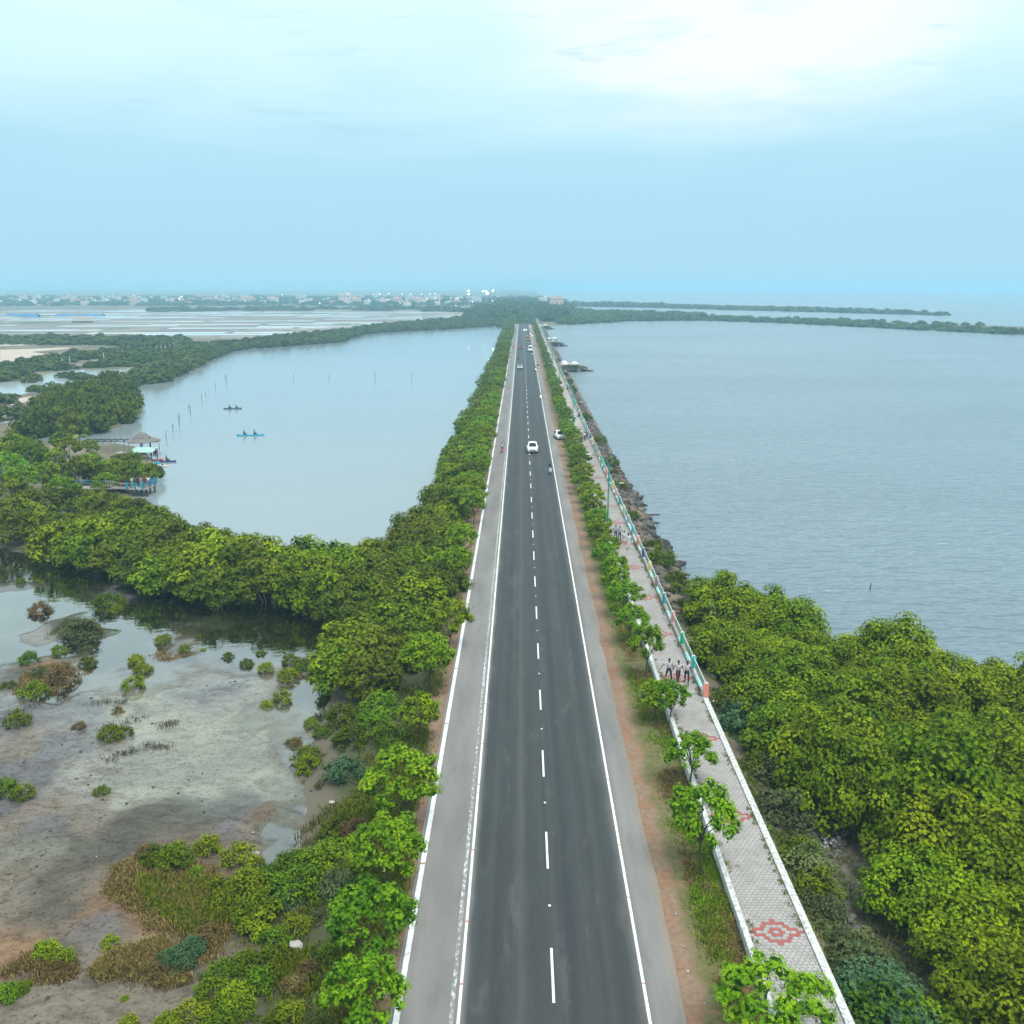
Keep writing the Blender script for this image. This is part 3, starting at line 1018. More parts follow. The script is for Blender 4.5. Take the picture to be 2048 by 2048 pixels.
def crown_arrays(seed, R, Hc, z0, nc, nl, leaf, asp=0.62, cs=(0.26, 0.42), fill=0.12, droop=0.0, low=-0.25, spread=1.0, up=0.35, ros=0):
    """a crown as clumps of leaves spread over an uneven dome: returns V, tint and the clump centres"""
    r = np.random.default_rng(seed)
    Vs, T, cc = [], [], []
    i = 0
    ga = PI * (3 - 5 ** .5)
    ph = r.uniform(0, 6)
    for i in range(nc):
        f = (i + 0.5) / nc
        zz = 1 - f * (1 - low)
        a = ph + i * ga + r.normal() * 0.25
        rad = math.sqrt(max(0, 1 - zz * zz))
        q = r.uniform(0.68, 1.0) * (1.08 if r.random() < .2 else 1)
        c = np.array([R * q * rad * math.cos(a) * spread, R * q * rad * math.sin(a) * spread, z0 + Hc * q * zz])
        rc = R * r.uniform(*cs)
        cc.append(c)
        n = int(nl * (rc / (R * .34)) ** 2)
        if ros:
            V_, t_ = rosettes(r, c, rc, max(6, n // ros), ros, leaf, asp, up, droop)
            Vs.append(V_)
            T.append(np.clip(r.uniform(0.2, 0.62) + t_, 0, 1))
            # added inner leaves that block light, tinted dark as shade in the gaps
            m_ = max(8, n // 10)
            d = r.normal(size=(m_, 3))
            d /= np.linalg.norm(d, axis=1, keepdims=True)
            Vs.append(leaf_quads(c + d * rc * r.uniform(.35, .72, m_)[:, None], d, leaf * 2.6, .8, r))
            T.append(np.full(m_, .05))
            continue
        d = r.normal(size=(n, 3))
        d /= np.linalg.norm(d, axis=1, keepdims=True)
        d[:, 2] = np.where((d[:, 2] < -0.2) & (r.random(n) < .75), -d[:, 2], d[:, 2])
        rad_ = rc * np.where(r.random(n) < fill, r.uniform(0.3, 0.85, n), r.uniform(0.88, 1.06, n))
        P = c + d * rad_[:, None] * np.array([1, 1, 0.8])
        N = d + np.array([0, 0, up]) + r.normal(size=(n, 3)) * 0.26
        N /= np.linalg.norm(N, axis=1, keepdims=True)
        Vs.append(leaf_quads(P, N, leaf, asp, r, droop))
        ct = r.uniform(0.15, 0.62)
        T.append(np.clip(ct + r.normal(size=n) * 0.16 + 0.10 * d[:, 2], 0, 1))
    return np.concatenate(Vs), np.concatenate(T), cc


def quad_mesh(name, V, T, mats, extra=None):
    F = np.arange(len(V)).reshape(-1, 4)
    if extra is None:
        return arrmesh(name, V, F, mats, tint=T)
    ev, ef = extra
    ef = np.array([list(f) if len(f) == 4 else list(f[:3]) + [f[0]] for f in ef if len(f) in (4,)], int) + len(V)
    return arrmesh(name, np.concatenate([V, ev]), np.concatenate([F, ef]), mats, tint=np.concatenate([T, np.full(len(ef), .3)]),
                   midx=np.concatenate([np.zeros(len(F), int), np.ones(len(ef), int)]))


def trunk_mb(r, cc, h0, rad, lean=0.0, stems=1, use=5, n=6):
    mb = MB()
    for s in range(stems):
        bx, by = (0, 0) if stems == 1 else (r.uniform(-.45, .45), r.uniform(-.45, .45))
        top = (bx * 1.6 + r.uniform(-lean, lean), by * 1.6 + r.uniform(-lean, lean), h0)
        mid = ((bx + top[0]) / 2 + r.uniform(-.08, .08), (by + top[1]) / 2 + r.uniform(-.08, .08), h0 * .5)
        mb.tube([(bx, by, -0.35), (bx, by, 0.05), mid, top], [rad * 1.5, rad * 1.15, rad * .95, rad * .8], n)
        own = [c for i, c in enumerate(cc) if i % stems == s]
        r.shuffle(own)
        for c in own[:use]:
            m1 = [top[i] * .55 + c[i] * .45 + r.uniform(-.12, .12) for i in range(3)]
            m1[2] = top[2] + (c[2] - top[2]) * .55
            mb.tube([top, m1, c], [rad * .62, rad * .42, rad * .16], 5)
    return mb


class Kind:
    """a kind of tree or bush: several crowns, each with its trunk, as shared meshes"""

    def __init__(s, name, mat, bark, protos):
        s.name, s.parts, s.whole = name, [], []
        for i, (V, T, tr) in enumerate(protos):
            s.parts.append((quad_mesh('crown', V, T, mat), tr.mesh('trunk', bark)))
            s.whole.append(quad_mesh(name, V, T, [mat, bark], (np.array(tr.v), tr.f)))

    def add(s, i, loc, sc=1.0, rz=None, split=True, crown='crown', trunk='trunk', name=None):
        i %= len(s.parts)
        rz = random.uniform(0, 6.28) if rz is None else rz
        if not split:
            o = link(name or s.name, s.whole[i])
            o.location, o.rotation_euler, o.scale = loc, (0, 0, rz), (sc if hasattr(sc, '__len__') else (sc, sc, sc))
            return o
        e = empty(name or s.name, loc, rz, sc)
        link(crown, s.parts[i][0], e)
        link(trunk, s.parts[i][1], e)
        return e


def mk_mangrove(seed, hi, R=2.7, Hc=2.3, leaf=.30):
    r = random.Random(seed)
    if hi == 2:
        V, T, cc = crown_arrays(seed, R, Hc, 1.55, 34, 980, .105, cs=(.22, .36), low=-.4, ros=6, asp=.5, up=.25)
    elif hi:
        V, T, cc = crown_arrays(seed, R, Hc, 1.55, 30, 330, .175, cs=(.22, .36), low=-.5, ros=5, asp=.55, up=.25)
    else:
        V, T, cc = crown_arrays(seed, R, Hc, 1.5, 20, 26, leaf * 1.8, cs=(.26, .42), low=-.5)
    return V, T, trunk_mb(r, cc, 1.3, .07, .3, stems=3, use=3, n=5)


def mk_neem(seed, hi, R=2.0, Hc=1.55, z0=3.0):
    r = random.Random(seed)
    if hi:
        V, T, cc = crown_arrays(seed, R, Hc, z0, 40, 760, .105, asp=.34, cs=(.16, .27), droop=.3, low=-.3, up=.6, ros=7)
    else:
        V, T, cc = crown_arrays(seed, R, Hc, z0, 20, 26, .52, asp=.5, cs=(.24, .36), fill=.2, droop=.2, low=-.4)
    return V, T, trunk_mb(r, cc, 1.65 + r.uniform(-.2, .3), .085, .25, stems=1, use=7)


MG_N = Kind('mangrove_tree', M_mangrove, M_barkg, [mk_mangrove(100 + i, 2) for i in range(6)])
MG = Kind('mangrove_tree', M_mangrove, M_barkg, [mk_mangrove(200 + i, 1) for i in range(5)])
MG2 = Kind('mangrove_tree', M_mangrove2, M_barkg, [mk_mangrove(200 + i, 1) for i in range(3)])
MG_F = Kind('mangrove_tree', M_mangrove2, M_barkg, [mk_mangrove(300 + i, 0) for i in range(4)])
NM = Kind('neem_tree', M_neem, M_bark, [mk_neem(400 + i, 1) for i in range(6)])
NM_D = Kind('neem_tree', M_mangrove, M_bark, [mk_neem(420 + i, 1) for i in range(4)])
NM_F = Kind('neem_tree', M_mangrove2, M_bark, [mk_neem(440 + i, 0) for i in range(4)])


def mk_bush(seed, leaf=.068, nl=250, nc=20, R=1.0, Hc=.85, up=.5, droop=0, asp=.5, z0=.25, cs=(.24, .42)):
    r = random.Random(seed)
    V, T, cc = crown_arrays(seed, R, Hc, z0, nc, nl, leaf, asp=asp, cs=cs, low=-.12, up=up, droop=droop, ros=5)
    return V, T, trunk_mb(r, cc, .16, .022, .1, stems=3, use=4, n=4)


def mk_feather(seed):
    """loose shrub of arching twigs lined with small leaflets"""
    r = np.random.default_rng(seed)
    Vs, T, cc = [], [], []
    for i in range(95):
        a, e = r.uniform(0, 2 * PI), r.uniform(.15, 1.35)
        L = r.uniform(.75, 1.25)
        t = np.linspace(.25, 1, 26)
        rr_ = L * t * math.cos(e)
        z = .15 + L * t * math.sin(e) * .9 - .35 * t ** 3 * L
        P = np.stack([rr_ * math.cos(a), rr_ * math.sin(a), z], 1) + r.normal(size=(26, 3)) * .035
        N = np.array([math.cos(a) * .3, math.sin(a) * .3, 1.0]) + r.normal(size=(26, 3)) * .45
        N /= np.linalg.norm(N, axis=1, keepdims=True)
        Vs.append(leaf_quads(P, N, .12, .42, r, .2))
        T.append(np.clip(r.uniform(.1, .7) + r.normal(size=26) * .12, 0, 1))
        if i % 8 == 0:
            cc.append(P[18])
    return np.concatenate(Vs), np.concatenate(T), trunk_mb(random.Random(seed), cc, .2, .03, .1, stems=2, use=6, n=4)


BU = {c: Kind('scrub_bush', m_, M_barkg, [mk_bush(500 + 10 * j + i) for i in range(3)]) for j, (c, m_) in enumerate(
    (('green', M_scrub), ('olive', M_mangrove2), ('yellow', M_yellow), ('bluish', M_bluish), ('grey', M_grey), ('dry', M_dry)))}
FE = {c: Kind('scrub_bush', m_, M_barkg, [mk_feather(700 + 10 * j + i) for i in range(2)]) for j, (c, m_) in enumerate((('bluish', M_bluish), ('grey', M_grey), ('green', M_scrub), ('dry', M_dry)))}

# ------------------------------------------------------------------ thicket right of the walkway
RT = [(17.6, 50), (16.2, 57), (15.6, 66), (15.6, 80), (18.8, 83.5), (22.5, 77), (26, 69.5), (30, 64.5), (37, 61.5), (46, 58), (60, 50), (60, 14), (27, 12), (20.5, 24), (18.6, 32), (17.6, 40), (18.4, 47)]
cnt = {}


def shade_word(i, x, y):
    return ('bright green', 'deep green', 'olive green')[int(vnoise(x * .13, y * .13, 5) * 2.99)]


# ground of the thicket and the stony hollow beside the walkway
gx_, gy_ = np.arange(13.0, 66, 0.6), np.arange(4, 90, 0.6)
X, Y = np.meshgrid(gx_, gy_)
ed = np.zeros_like(X)
big = [(13, 0), (13, 81), (18.5, 85), (24, 78), (28, 71), (33, 66), (47, 60), (63, 52), (63, 0)]
ins = inside(big, X, Y)
for sx_ in (-2, 0, 2):
    for sy_ in (-2, 0, 2):
        ed += inside(big, X + sx_, Y + sy_)
Z = -2.9 + 1.25 * ed / 9 + (fbm(X * .5, Y * .5, 77) - .45) * .5
Z = np.where(X < 15, np.minimum(Z, -1.1), Z)


def thicket_z(x, y):
    i, j = int(round((y - 4) / .6)), int(round((x - 13) / .6))
    return max(float(THZ[min(max(i, 0), THZ.shape[0] - 1), min(max(j, 0), THZ.shape[1] - 1)]), float(cause_z(x, y)))


THZ = Z
nx, ny = len(gx_), len(gy_)
I = np.arange(nx * ny).reshape(ny, nx)
F = np.stack([I[:-1, :-1], I[:-1, 1:], I[1:, 1:], I[1:, :-1]], -1).reshape(-1, 4)
m, k, p, pos, out = material('thicket_soil')
k.put(p.inputs['Base Color'], k.mix(k.rng(k.noise(pos, 1.2, 5.0), .35, .7), (.06, .055, .035), (.15, .14, .12)))
p.inputs['Roughness'].default_value = .9
kind(link('terrain', arrmesh('terrain', np.stack([X.ravel(), Y.ravel(), Z.ravel()], 1), F, m, smooth=True)), 'structure')

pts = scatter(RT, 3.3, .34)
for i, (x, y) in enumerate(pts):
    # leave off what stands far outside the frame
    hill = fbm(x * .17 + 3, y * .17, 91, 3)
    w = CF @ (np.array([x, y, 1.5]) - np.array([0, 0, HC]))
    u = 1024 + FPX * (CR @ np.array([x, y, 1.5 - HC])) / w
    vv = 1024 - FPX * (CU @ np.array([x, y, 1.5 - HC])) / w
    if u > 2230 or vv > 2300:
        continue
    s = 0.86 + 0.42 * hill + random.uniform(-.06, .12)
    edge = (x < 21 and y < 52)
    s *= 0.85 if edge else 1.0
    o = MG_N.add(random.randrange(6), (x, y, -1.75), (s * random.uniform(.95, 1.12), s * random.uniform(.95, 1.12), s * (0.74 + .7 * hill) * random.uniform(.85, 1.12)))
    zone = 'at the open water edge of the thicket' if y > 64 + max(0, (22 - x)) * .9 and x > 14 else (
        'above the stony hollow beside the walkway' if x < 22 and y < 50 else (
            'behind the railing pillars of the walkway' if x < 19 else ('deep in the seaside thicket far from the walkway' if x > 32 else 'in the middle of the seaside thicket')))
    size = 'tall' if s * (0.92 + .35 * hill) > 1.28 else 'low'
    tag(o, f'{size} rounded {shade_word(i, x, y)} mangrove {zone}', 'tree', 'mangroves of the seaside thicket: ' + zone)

# the feathery acacia and smaller plants along the railing
for (u, v, sc_, w) in ((1478, 1475, 3.3, 'leaning against the end of the railing'), (1545, 1500, 2.9, 'deeper in, behind its fuller neighbour')):
    q = Q(u, v, -1.2)
    o = FE['bluish'].add(int(sc_), (q[0], q[1], -1.5), (sc_, sc_, sc_ * .95), name='acacia_bush')
    tag(o, 'feathery dark bluish green acacia ' + w, 'bush')
SIDE = [(1545, 1560, 1.0, 'grey', 'just below the end of the walkway railing wall'), (1500, 1545, .8, 'olive', 'at the corner where the white parapet begins'), (1560, 1640, 1.1, 'grey', 'beside the red diamond half hidden by a tree'),
        (1580, 1700, .9, 'grey', 'along the white parapet above the rubble'), (1570, 1760, 1.0, 'grey', 'under the parapet midway between two red diamonds'), (1610, 1800, .85, 'olive', 'touching the stony hollow'),
        (1625, 1840, .8, 'grey', 'by the parapet beside the full red diamond'), (1640, 1900, .9, 'grey', 'below the parapet past the full red diamond'), (1670, 1960, 1.0, 'grey', 'where the parapet leaves the frame'),
        (1700, 2000, 1.1, 'bluish', 'near the bottom edge by the dark bluish scrub'), (1760, 2020, 1.2, 'bluish', 'at the bottom edge between parapet and mangroves'), (1690, 2050, 1.2, 'green', 'cut by the bottom edge beside the last tree of the walkway'),
        (1720, 2030, 1.3, 'bluish', 'lowest of the dark bluish scrub'), (1800, 2040, 1.3, 'bluish', 'in the corner between the last mangroves'), (1740, 1965, 1.0, 'bluish', 'at the lower end of the stony hollow'), (1860, 2045, 1.2, 'green', 'bright, at the bottom edge under the mangroves'), (1720, 1890, .7, 'grey', 'sprouting from the stony hollow'), (1600, 1680, .8, 'grey', 'above the litter heap'), (1595, 1730, .9, 'olive', 'between parapet and litter heap'), (1640, 1870, .8, 'grey', 'against the parapet opposite the stones'),
        (1455, 1425, 1.0, 'olive', 'crowding the salmon end pillar'), (1425, 1310, 1.0, 'olive', 'between the turquoise and the green pillar'), (1390, 1240, 1.0, 'olive', 'between the green and the pink pillar'), (1360, 1185, 1.0, 'olive', 'below the pink pillar'),
        (1410, 1330, .9, 'grey', 'behind the salmon end pillar'), (1445, 1390, .9, 'grey', 'beside the pale boulder behind the railing'), (1400, 1270, .8, 'olive', 'behind the turquoise pillar'),
        (1375, 1215, .9, 'olive', 'behind the green pillar'), (1350, 1160, 1.0, 'olive', 'behind the pink pillar'), (1320, 1130, 1.2, 'olive', 'on the bank behind the teal pillar'), (1305, 1100, .9, 'olive', 'on the bank behind the brown pillar'),
        (1240, 975, .8, 'olive', 'on the rocks beyond the lamp arm'), (1223, 930, 1.0, 'olive', 'on the rocks by the second bay of the walkway'), (1200, 885, 1.0, 'olive', 'on the rocks level with the parked white car')]
for i, (u, v, s, c, w) in enumerate(SIDE):
    q = Q(u, v, -.8)
    q[0] = max(q[0], 13.25 + s * 1.1)
    o = (FE if c in ('grey', 'bluish') and i % 2 else BU)[c].add(i, (q[0], q[1], thicket_z(q[0], q[1]) - .05), s * 1.35)
    tag(o, f'{ {"grey": "grey-green", "olive": "olive", "bluish": "bluish", "green": "fresh green"}[c]} scrub bush {w}', 'bush', 'scrub along the sea side of the walkway')
for i in range(11):
    y = 118 + i * 28 + random.uniform(-3, 3)
    x = random.uniform(13.4, 14.4)
    o = BU['olive'].add(i, (x, y, float(cause_z(x, y)) - .05), random.uniform(.8, 1.5), split=i < 14)
    tag(o, 'small olive bush on the rocks below the far railing', 'bush', 'bushes on the far rocks below the railing')

# ------------------------------------------------------------------ roadside neem trees, sea side
NR = [((1555, 1990), 3.1, 1.22, 'young', 'overhanging the walkway at the bottom edge'), ((1402, 1749), 0, 1.0, '', 'standing alone by the first half hidden red diamond'),
      ((1378, 1577), 0, .86, '', 'with a thin leaning trunk against the white kerb'), ((1338, 1449), 0, .92, '', 'two-stemmed, directly below the three walkers'), ((1313, 1446), 0, .88, '', 'on the dirt verge beside the two-stemmed one'),
      ((1290, 1355), 0, .92, '', 'yellow-green, to the side of the three walkers'), ((1262, 1290), 0, .95, '', 'behind the yellow-green one in the row'), ((1247, 1235), 0, 1.0, '', 'with a broad flat crown midway along the verge')]
ypos = []
for i, (px, z, s, a, w) in enumerate(NR):
    q = Q(px[0], px[1], z)
    zz = 0.0
    if i == 0:
        q[1] += .3
    K = NM
    s = (1.05, .78, .70, .64, .60, .66, .68, .80)[i]
    o = K.add(i, (q[0], q[1], zz), (s, s, (.80, 1.04, .72, .66, .64, .88, .74, .70)[i]), rz=i * 1.3)
    ypos.append(q[1])
    tag(o, 'light green neem tree ' + w, 'tree', 'neem trees on the sea side verge')
y = max(ypos) + 4.6
i = 0
while y < 905:
    x = 8.75 + random.uniform(-.45, .45) + (.2 if y > 140 else 0)
    s = random.uniform(.70, .92) * (1.0 if y < 130 else 1.12)
    farr = y > 300
    K = NM_F if farr else (NM if y < 95 else (NM_D if random.random() < .75 else NM))
    o = K.add(random.randrange(6), (x, y, 0), (s * .84, s * .84, random.uniform(.56, .74)), split=True)
    if y < 150:
        wz = ('by the lamp post and the couple', 'by the rounded bay of the white kerb', 'near the parked white car')[0 if y < 104 else (1 if y < 128 else 2)]
        tag(o, f'bushy neem tree on the sea side verge {wz}', 'tree', 'neem trees on the sea side verge ' + wz)
    else:
        wz = ('level with the umbrella platforms', 'in the haze towards the road end')[int(y > 520)] if y > 330 else 'between the parked car and the first platform'
        tag(o, f'dark green roadside tree of the walkway row, {wz}', 'tree', 'roadside trees of the walkway row ' + wz)
    y += (random.uniform(3.6, 5.4) if y < 300 else random.uniform(5.5, 8.5))
    i += 1

# ------------------------------------------------------------------ roadside neem trees, lagoon side
NL = [((735, 2105), -.2, 1.12, 'cut by the bottom edge of the lagoon verge'), ((744, 1957), -.3, 1.12, 'second up from the bottom edge, bright and broad'), ((780, 1796), -.3, 1.02, 'with a bare forked trunk beside the white road edge'),
      ((806, 1662), -.3, 1.2, 'the fullest and brightest, reaching over the white road edge'), ((840, 1492), -.3, .95, 'dark, above the patch of red soil'), ((857, 1388), -.3, 1.15, 'round and bright beside the red soil'),
      ((898, 1305), -.2, 1.05, 'leaning out over the white road edge'), ((912, 1171), -.2, .95, 'slender on a bare trunk before the thicket'), ((925, 1120), -.2, 1.0, 'behind the slender one'), ((946, 1050), -.2, 1.0, 'where the unbroken hedge of trees begins')]
for i, (px, z, s, w) in enumerate(NL):
    q = Q(px[0], px[1], z)
    s = (.78, .90, .86, 1.02, .62, .96, .9, .75, .8, .8)[i]
    o = (NM if i not in (4, 6) else NM_D).add(i + 2, (q[0], q[1], z - .1), (s, s, s * .55 + .45), rz=i * 2.1)
    tag(o, 'roadside neem tree ' + w, 'tree', 'neem trees on the lagoon side verge')
y = Q(946, 1050, -.2)[1] + 5
while y < 905:
    x = -6.9 + random.uniform(-.5, .3)
    s = random.uniform(.85, 1.08)
    farr = y > 300
    o = (NM_F if farr else (NM_D if random.random() < .6 else NM)).add(random.randrange(6), (x, y, -.3), (s * 1.1, s * 1.1, s * .9), split=True)
    wz = 'before the red scooter' if y < 150 else ('between the scooter and the silver car' if y < 330 else 'in the haze towards the road end')
    tag(o, f'roadside tree in the unbroken row above the lagoon {wz}', 'tree', 'roadside trees of the lagoon row ' + wz)
    y += random.uniform(4.2, 6.2) if y < 300 else random.uniform(6, 9)

# ------------------------------------------------------------------ mangroves along the lagoon side of the causeway
y = 86
while y < 470:
    for row, (x, p_) in enumerate(((-9.3, 1.0), (-11.2, .75 if y > 130 else 1.0))):
        if random.random() > p_:
            continue
        xx = x + random.uniform(-.7, .7) + smooth(150, 420, y) * 1.1
        s = random.uniform(.78, 1.06) * (1.0 if row == 0 else .85)
        farr = y > 200
        o = (MG_F if farr else (MG if random.random() < .5 else MG2)).add(random.randrange(5), (xx, y, -1.7), s, split=True)
        wz = 'level with the red scooter' if y < 185 else 'along the far causeway'
        tag(o, f'mangrove at the lagoon edge below the roadside trees {wz}', 'tree', 'mangroves at the causeway foot ' + wz)
    y += 4.4 if y < 200 else 6.0

# ------------------------------------------------------------------ thicket between tidal pool and lagoon
def ZP(l, z):
    return [tuple(Q(u * 1.06, v * 1.06, z)[:2]) for u, v in l]


front = ZP([(0, 1038), (60, 1036), (130, 1070), (240, 1108), (310, 1122), (420, 1142), (560, 1143), (640, 1180), (690, 1200)], WL)
back = ZP([(800, 975), (760, 1012), (700, 1022), (600, 1034), (520, 1022), (430, 1004), (350, 1000), (330, 985), (240, 968), (120, 978), (0, 978)], 1.6)
TH_P = [(-70, front[0][1])] + front + [(-9, 84), (-8.5, 100)] + back + [(-70, back[-1][1])]
for i, (x, y) in enumerate(scatter(TH_P, 3.3, .3)):
    s = random.uniform(.9, 1.2)
    dm = np.interp(x, [p_[0] for p_ in MID[::-1]], [p_[1] for p_ in MID[::-1]]) - y
    hs_ = s * float(np.interp(dm, [-6, 3, 7, 11], [1, 1, .82, .62]))
    o = (MG if vnoise(x * .15, y * .15, 8) < .55 else MG2).add(random.randrange(5), (x, y, -1.85), (s, s, hs_))
    zone = 'hanging over the tidal pool' if dm > 3.5 else ('backing onto the open lagoon' if dm < -2.5 else 'in the middle of the lagoon thicket')
    tag(o, f'{shade_word(i, x, y)} rounded mangrove {zone}, {"next to the causeway" if x > -24 else ("towards the jetty" if x < -44 else "midway along it")}', 'tree', 'mangroves of the lagoon thicket ' + zone)
# the rounded spur beside the causeway and the trees along its foot
for j, (u, v, s) in enumerate([(700, 1330, 1.15), (760, 1350, 1.1), (690, 1375, 1.0), (745, 1395, .95), (800, 1300, 1.15), (760, 1280, 1.1), (830, 1240, 1.1), (800, 1210, 1.1), (850, 1190, 1.0), (760, 1230, 1.1), (870, 1150, 1.0),
                                (830, 1130, 1.1), (720, 1300, 1.1), (880, 1090, 1.0), (840, 1350, .8), (900, 1210, .75)]):
    q = Q(u, v, -1.6)
    o = (MG, MG2)[j % 2].add(j, (q[0], q[1], float(ground_z(q[0], q[1])) - .1), (s * .92, s * .92, s * .78))
    tag(o, 'mangrove of the rounded clump where the tidal pool meets the causeway', 'tree', 'mangroves of the pool end clump')

# ------------------------------------------------------------------ bushes on the mudflat and the bank, read off the photograph
def b5(x, y):
    return x / 2.415, 1050 + y / 2.415


def b7(x, y):
    return 300 + x / 3.22, 1448 + y / 3.22


def b0(x, y):
    return x / 5.52, 1700 + y / 5.52


BL = []
for x, y, r, c, w in [(530, 370, 85, 'olive', 'on the grey islet touching the thicket shade'), (555, 400, 45, 'yellow', 'below the grey islet'), (400, 505, 95, 'grey', 'crowning the round mossy mound'), (190, 400, 60, 'dry', 'low among twigs in the pool'),
                      (100, 262, 28, 'olive', 'on the brown islet'), (285, 590, 42, 'green', 'at the foot of the mossy mound'), (140, 635, 52, 'green', 'alone in the water'), (190, 690, 60, 'grey', 'at the top of the long islet'), (170, 785, 70, 'green', 'at the low end of the long islet'),
                      (300, 715, 90, 'dry', 'on the crest of the long islet'), (425, 650, 50, 'olive', 'at the far tip of the long islet'), (40, 760, 40, 'olive', 'behind the long islet'), (660, 640, 45, 'yellow', 'topmost of the bushy spit'), (690, 680, 48, 'yellow', 'midway down the bushy spit'),
                      (645, 755, 55, 'yellow', 'at the low end of the bushy spit'), (790, 545, 42, 'yellow', 'on the sandbar before the pool'), (890, 590, 34, 'yellow', 'on the brown sandbar'), (960, 530, 24, 'olive', 'alone in the bright water'), (980, 590, 18, 'yellow', 'tiny, beside the sandbar'),
                      (1100, 620, 34, 'olive', 'round, first of the row along the pool'), (1260, 612, 28, 'olive', 'behind the row along the pool'), (1190, 655, 38, 'olive', 'second of the row along the pool'), (1285, 680, 42, 'yellow', 'third of the row along the pool'),
                      (1405, 645, 40, 'olive', 'behind the broad bush by the pool'), (1475, 665, 58, 'olive', 'broad, at the end of the row along the pool'), (1390, 715, 52, 'yellow', 'in front of the broad bush by the pool'), (1365, 825, 44, 'yellow', 'beside the pale crescent of mud'),
                      (1290, 850, 34, 'yellow', 'small, next to the crescent of mud'), (570, 880, 32, 'dry', 'small on the purple mud'), (380, 955, 34, 'dry', 'tiny on the purple mud'), (540, 990, 70, 'olive', 'sprawling with bare twigs on the open mud'), (600, 985, 50, 'olive', 'joined to the sprawling one'),
                      (85, 930, 65, 'olive', 'at the mud edge near the frame'), (490, 1265, 42, 'green', 'alone on the dry mud'), (30, 1265, 70, 'green', 'half out of frame on the dry mud'), (110, 1280, 60, 'olive', 'beside the half hidden bush on dry mud'), (760, 1590, 70, 'olive', 'long, before the orange scrub'),
                      (850, 1600, 75, 'yellow', 'long, before the orange scrub, brighter'), (710, 1570, 50, 'dry', 'brown end of the long bush'), (1000, 1535, 66, 'yellow', 'bright at the end of the long bush'), (950, 1660, 38, 'yellow', 'little and bright below the long bush'), (1160, 1590, 75, 'yellow', 'by the boulder on the mud mound'),
                      (1230, 1625, 50, 'olive', 'leaning over the creek'), (1490, 1100, 80, 'olive', 'standing in the shallow by the bank'), (1480, 1150, 60, 'yellow', 'below the one in the shallow'), (1560, 985, 48, 'olive', 'beside the still backwater'), (1500, 945, 34, 'yellow', 'small in the backwater'),
                      (1420, 1040, 38, 'dry', 'reddish, in front of the backwater'), (1650, 920, 75, 'olive', 'tall, above the backwater'), (1700, 1020, 85, 'olive', 'bank side of the backwater'), (1660, 1170, 95, 'bluish', 'smoky bluish at the water edge'), (1850, 870, 85, 'green', 'on the bank under the leaning neem'),
                      (1800, 960, 80, 'green', 'on the bank below the grey twigs'), (1880, 1010, 75, 'green', 'on the bank beside the red soil'), (1620, 1460, 75, 'olive', 'above the muddy creek'), (1710, 1460, 60, 'dry', 'rusty one beneath the fullest neem'), (1400, 1650, 95, 'green', 'first on the creek bank'),
                      (1500, 1620, 95, 'green', 'second on the creek bank'), (1600, 1570, 85, 'green', 'third on the creek bank'), (1480, 1740, 100, 'green', 'behind the creek bank'), (1350, 1740, 90, 'green', 'low on the creek bank'), (1200, 1760, 95, 'yellow', 'tall by the creek mouth'), (1090, 1740, 75, 'olive', 'by the brown scrub'),
                      (1240, 1850, 100, 'green', 'wide below the creek mouth'), (1640, 1720, 90, 'grey', 'dark in the hollow of the bank'), (1760, 1640, 80, 'green', 'under the forked neem')]:
    BL.append((b5(x, y), r / 2.415, c, w))
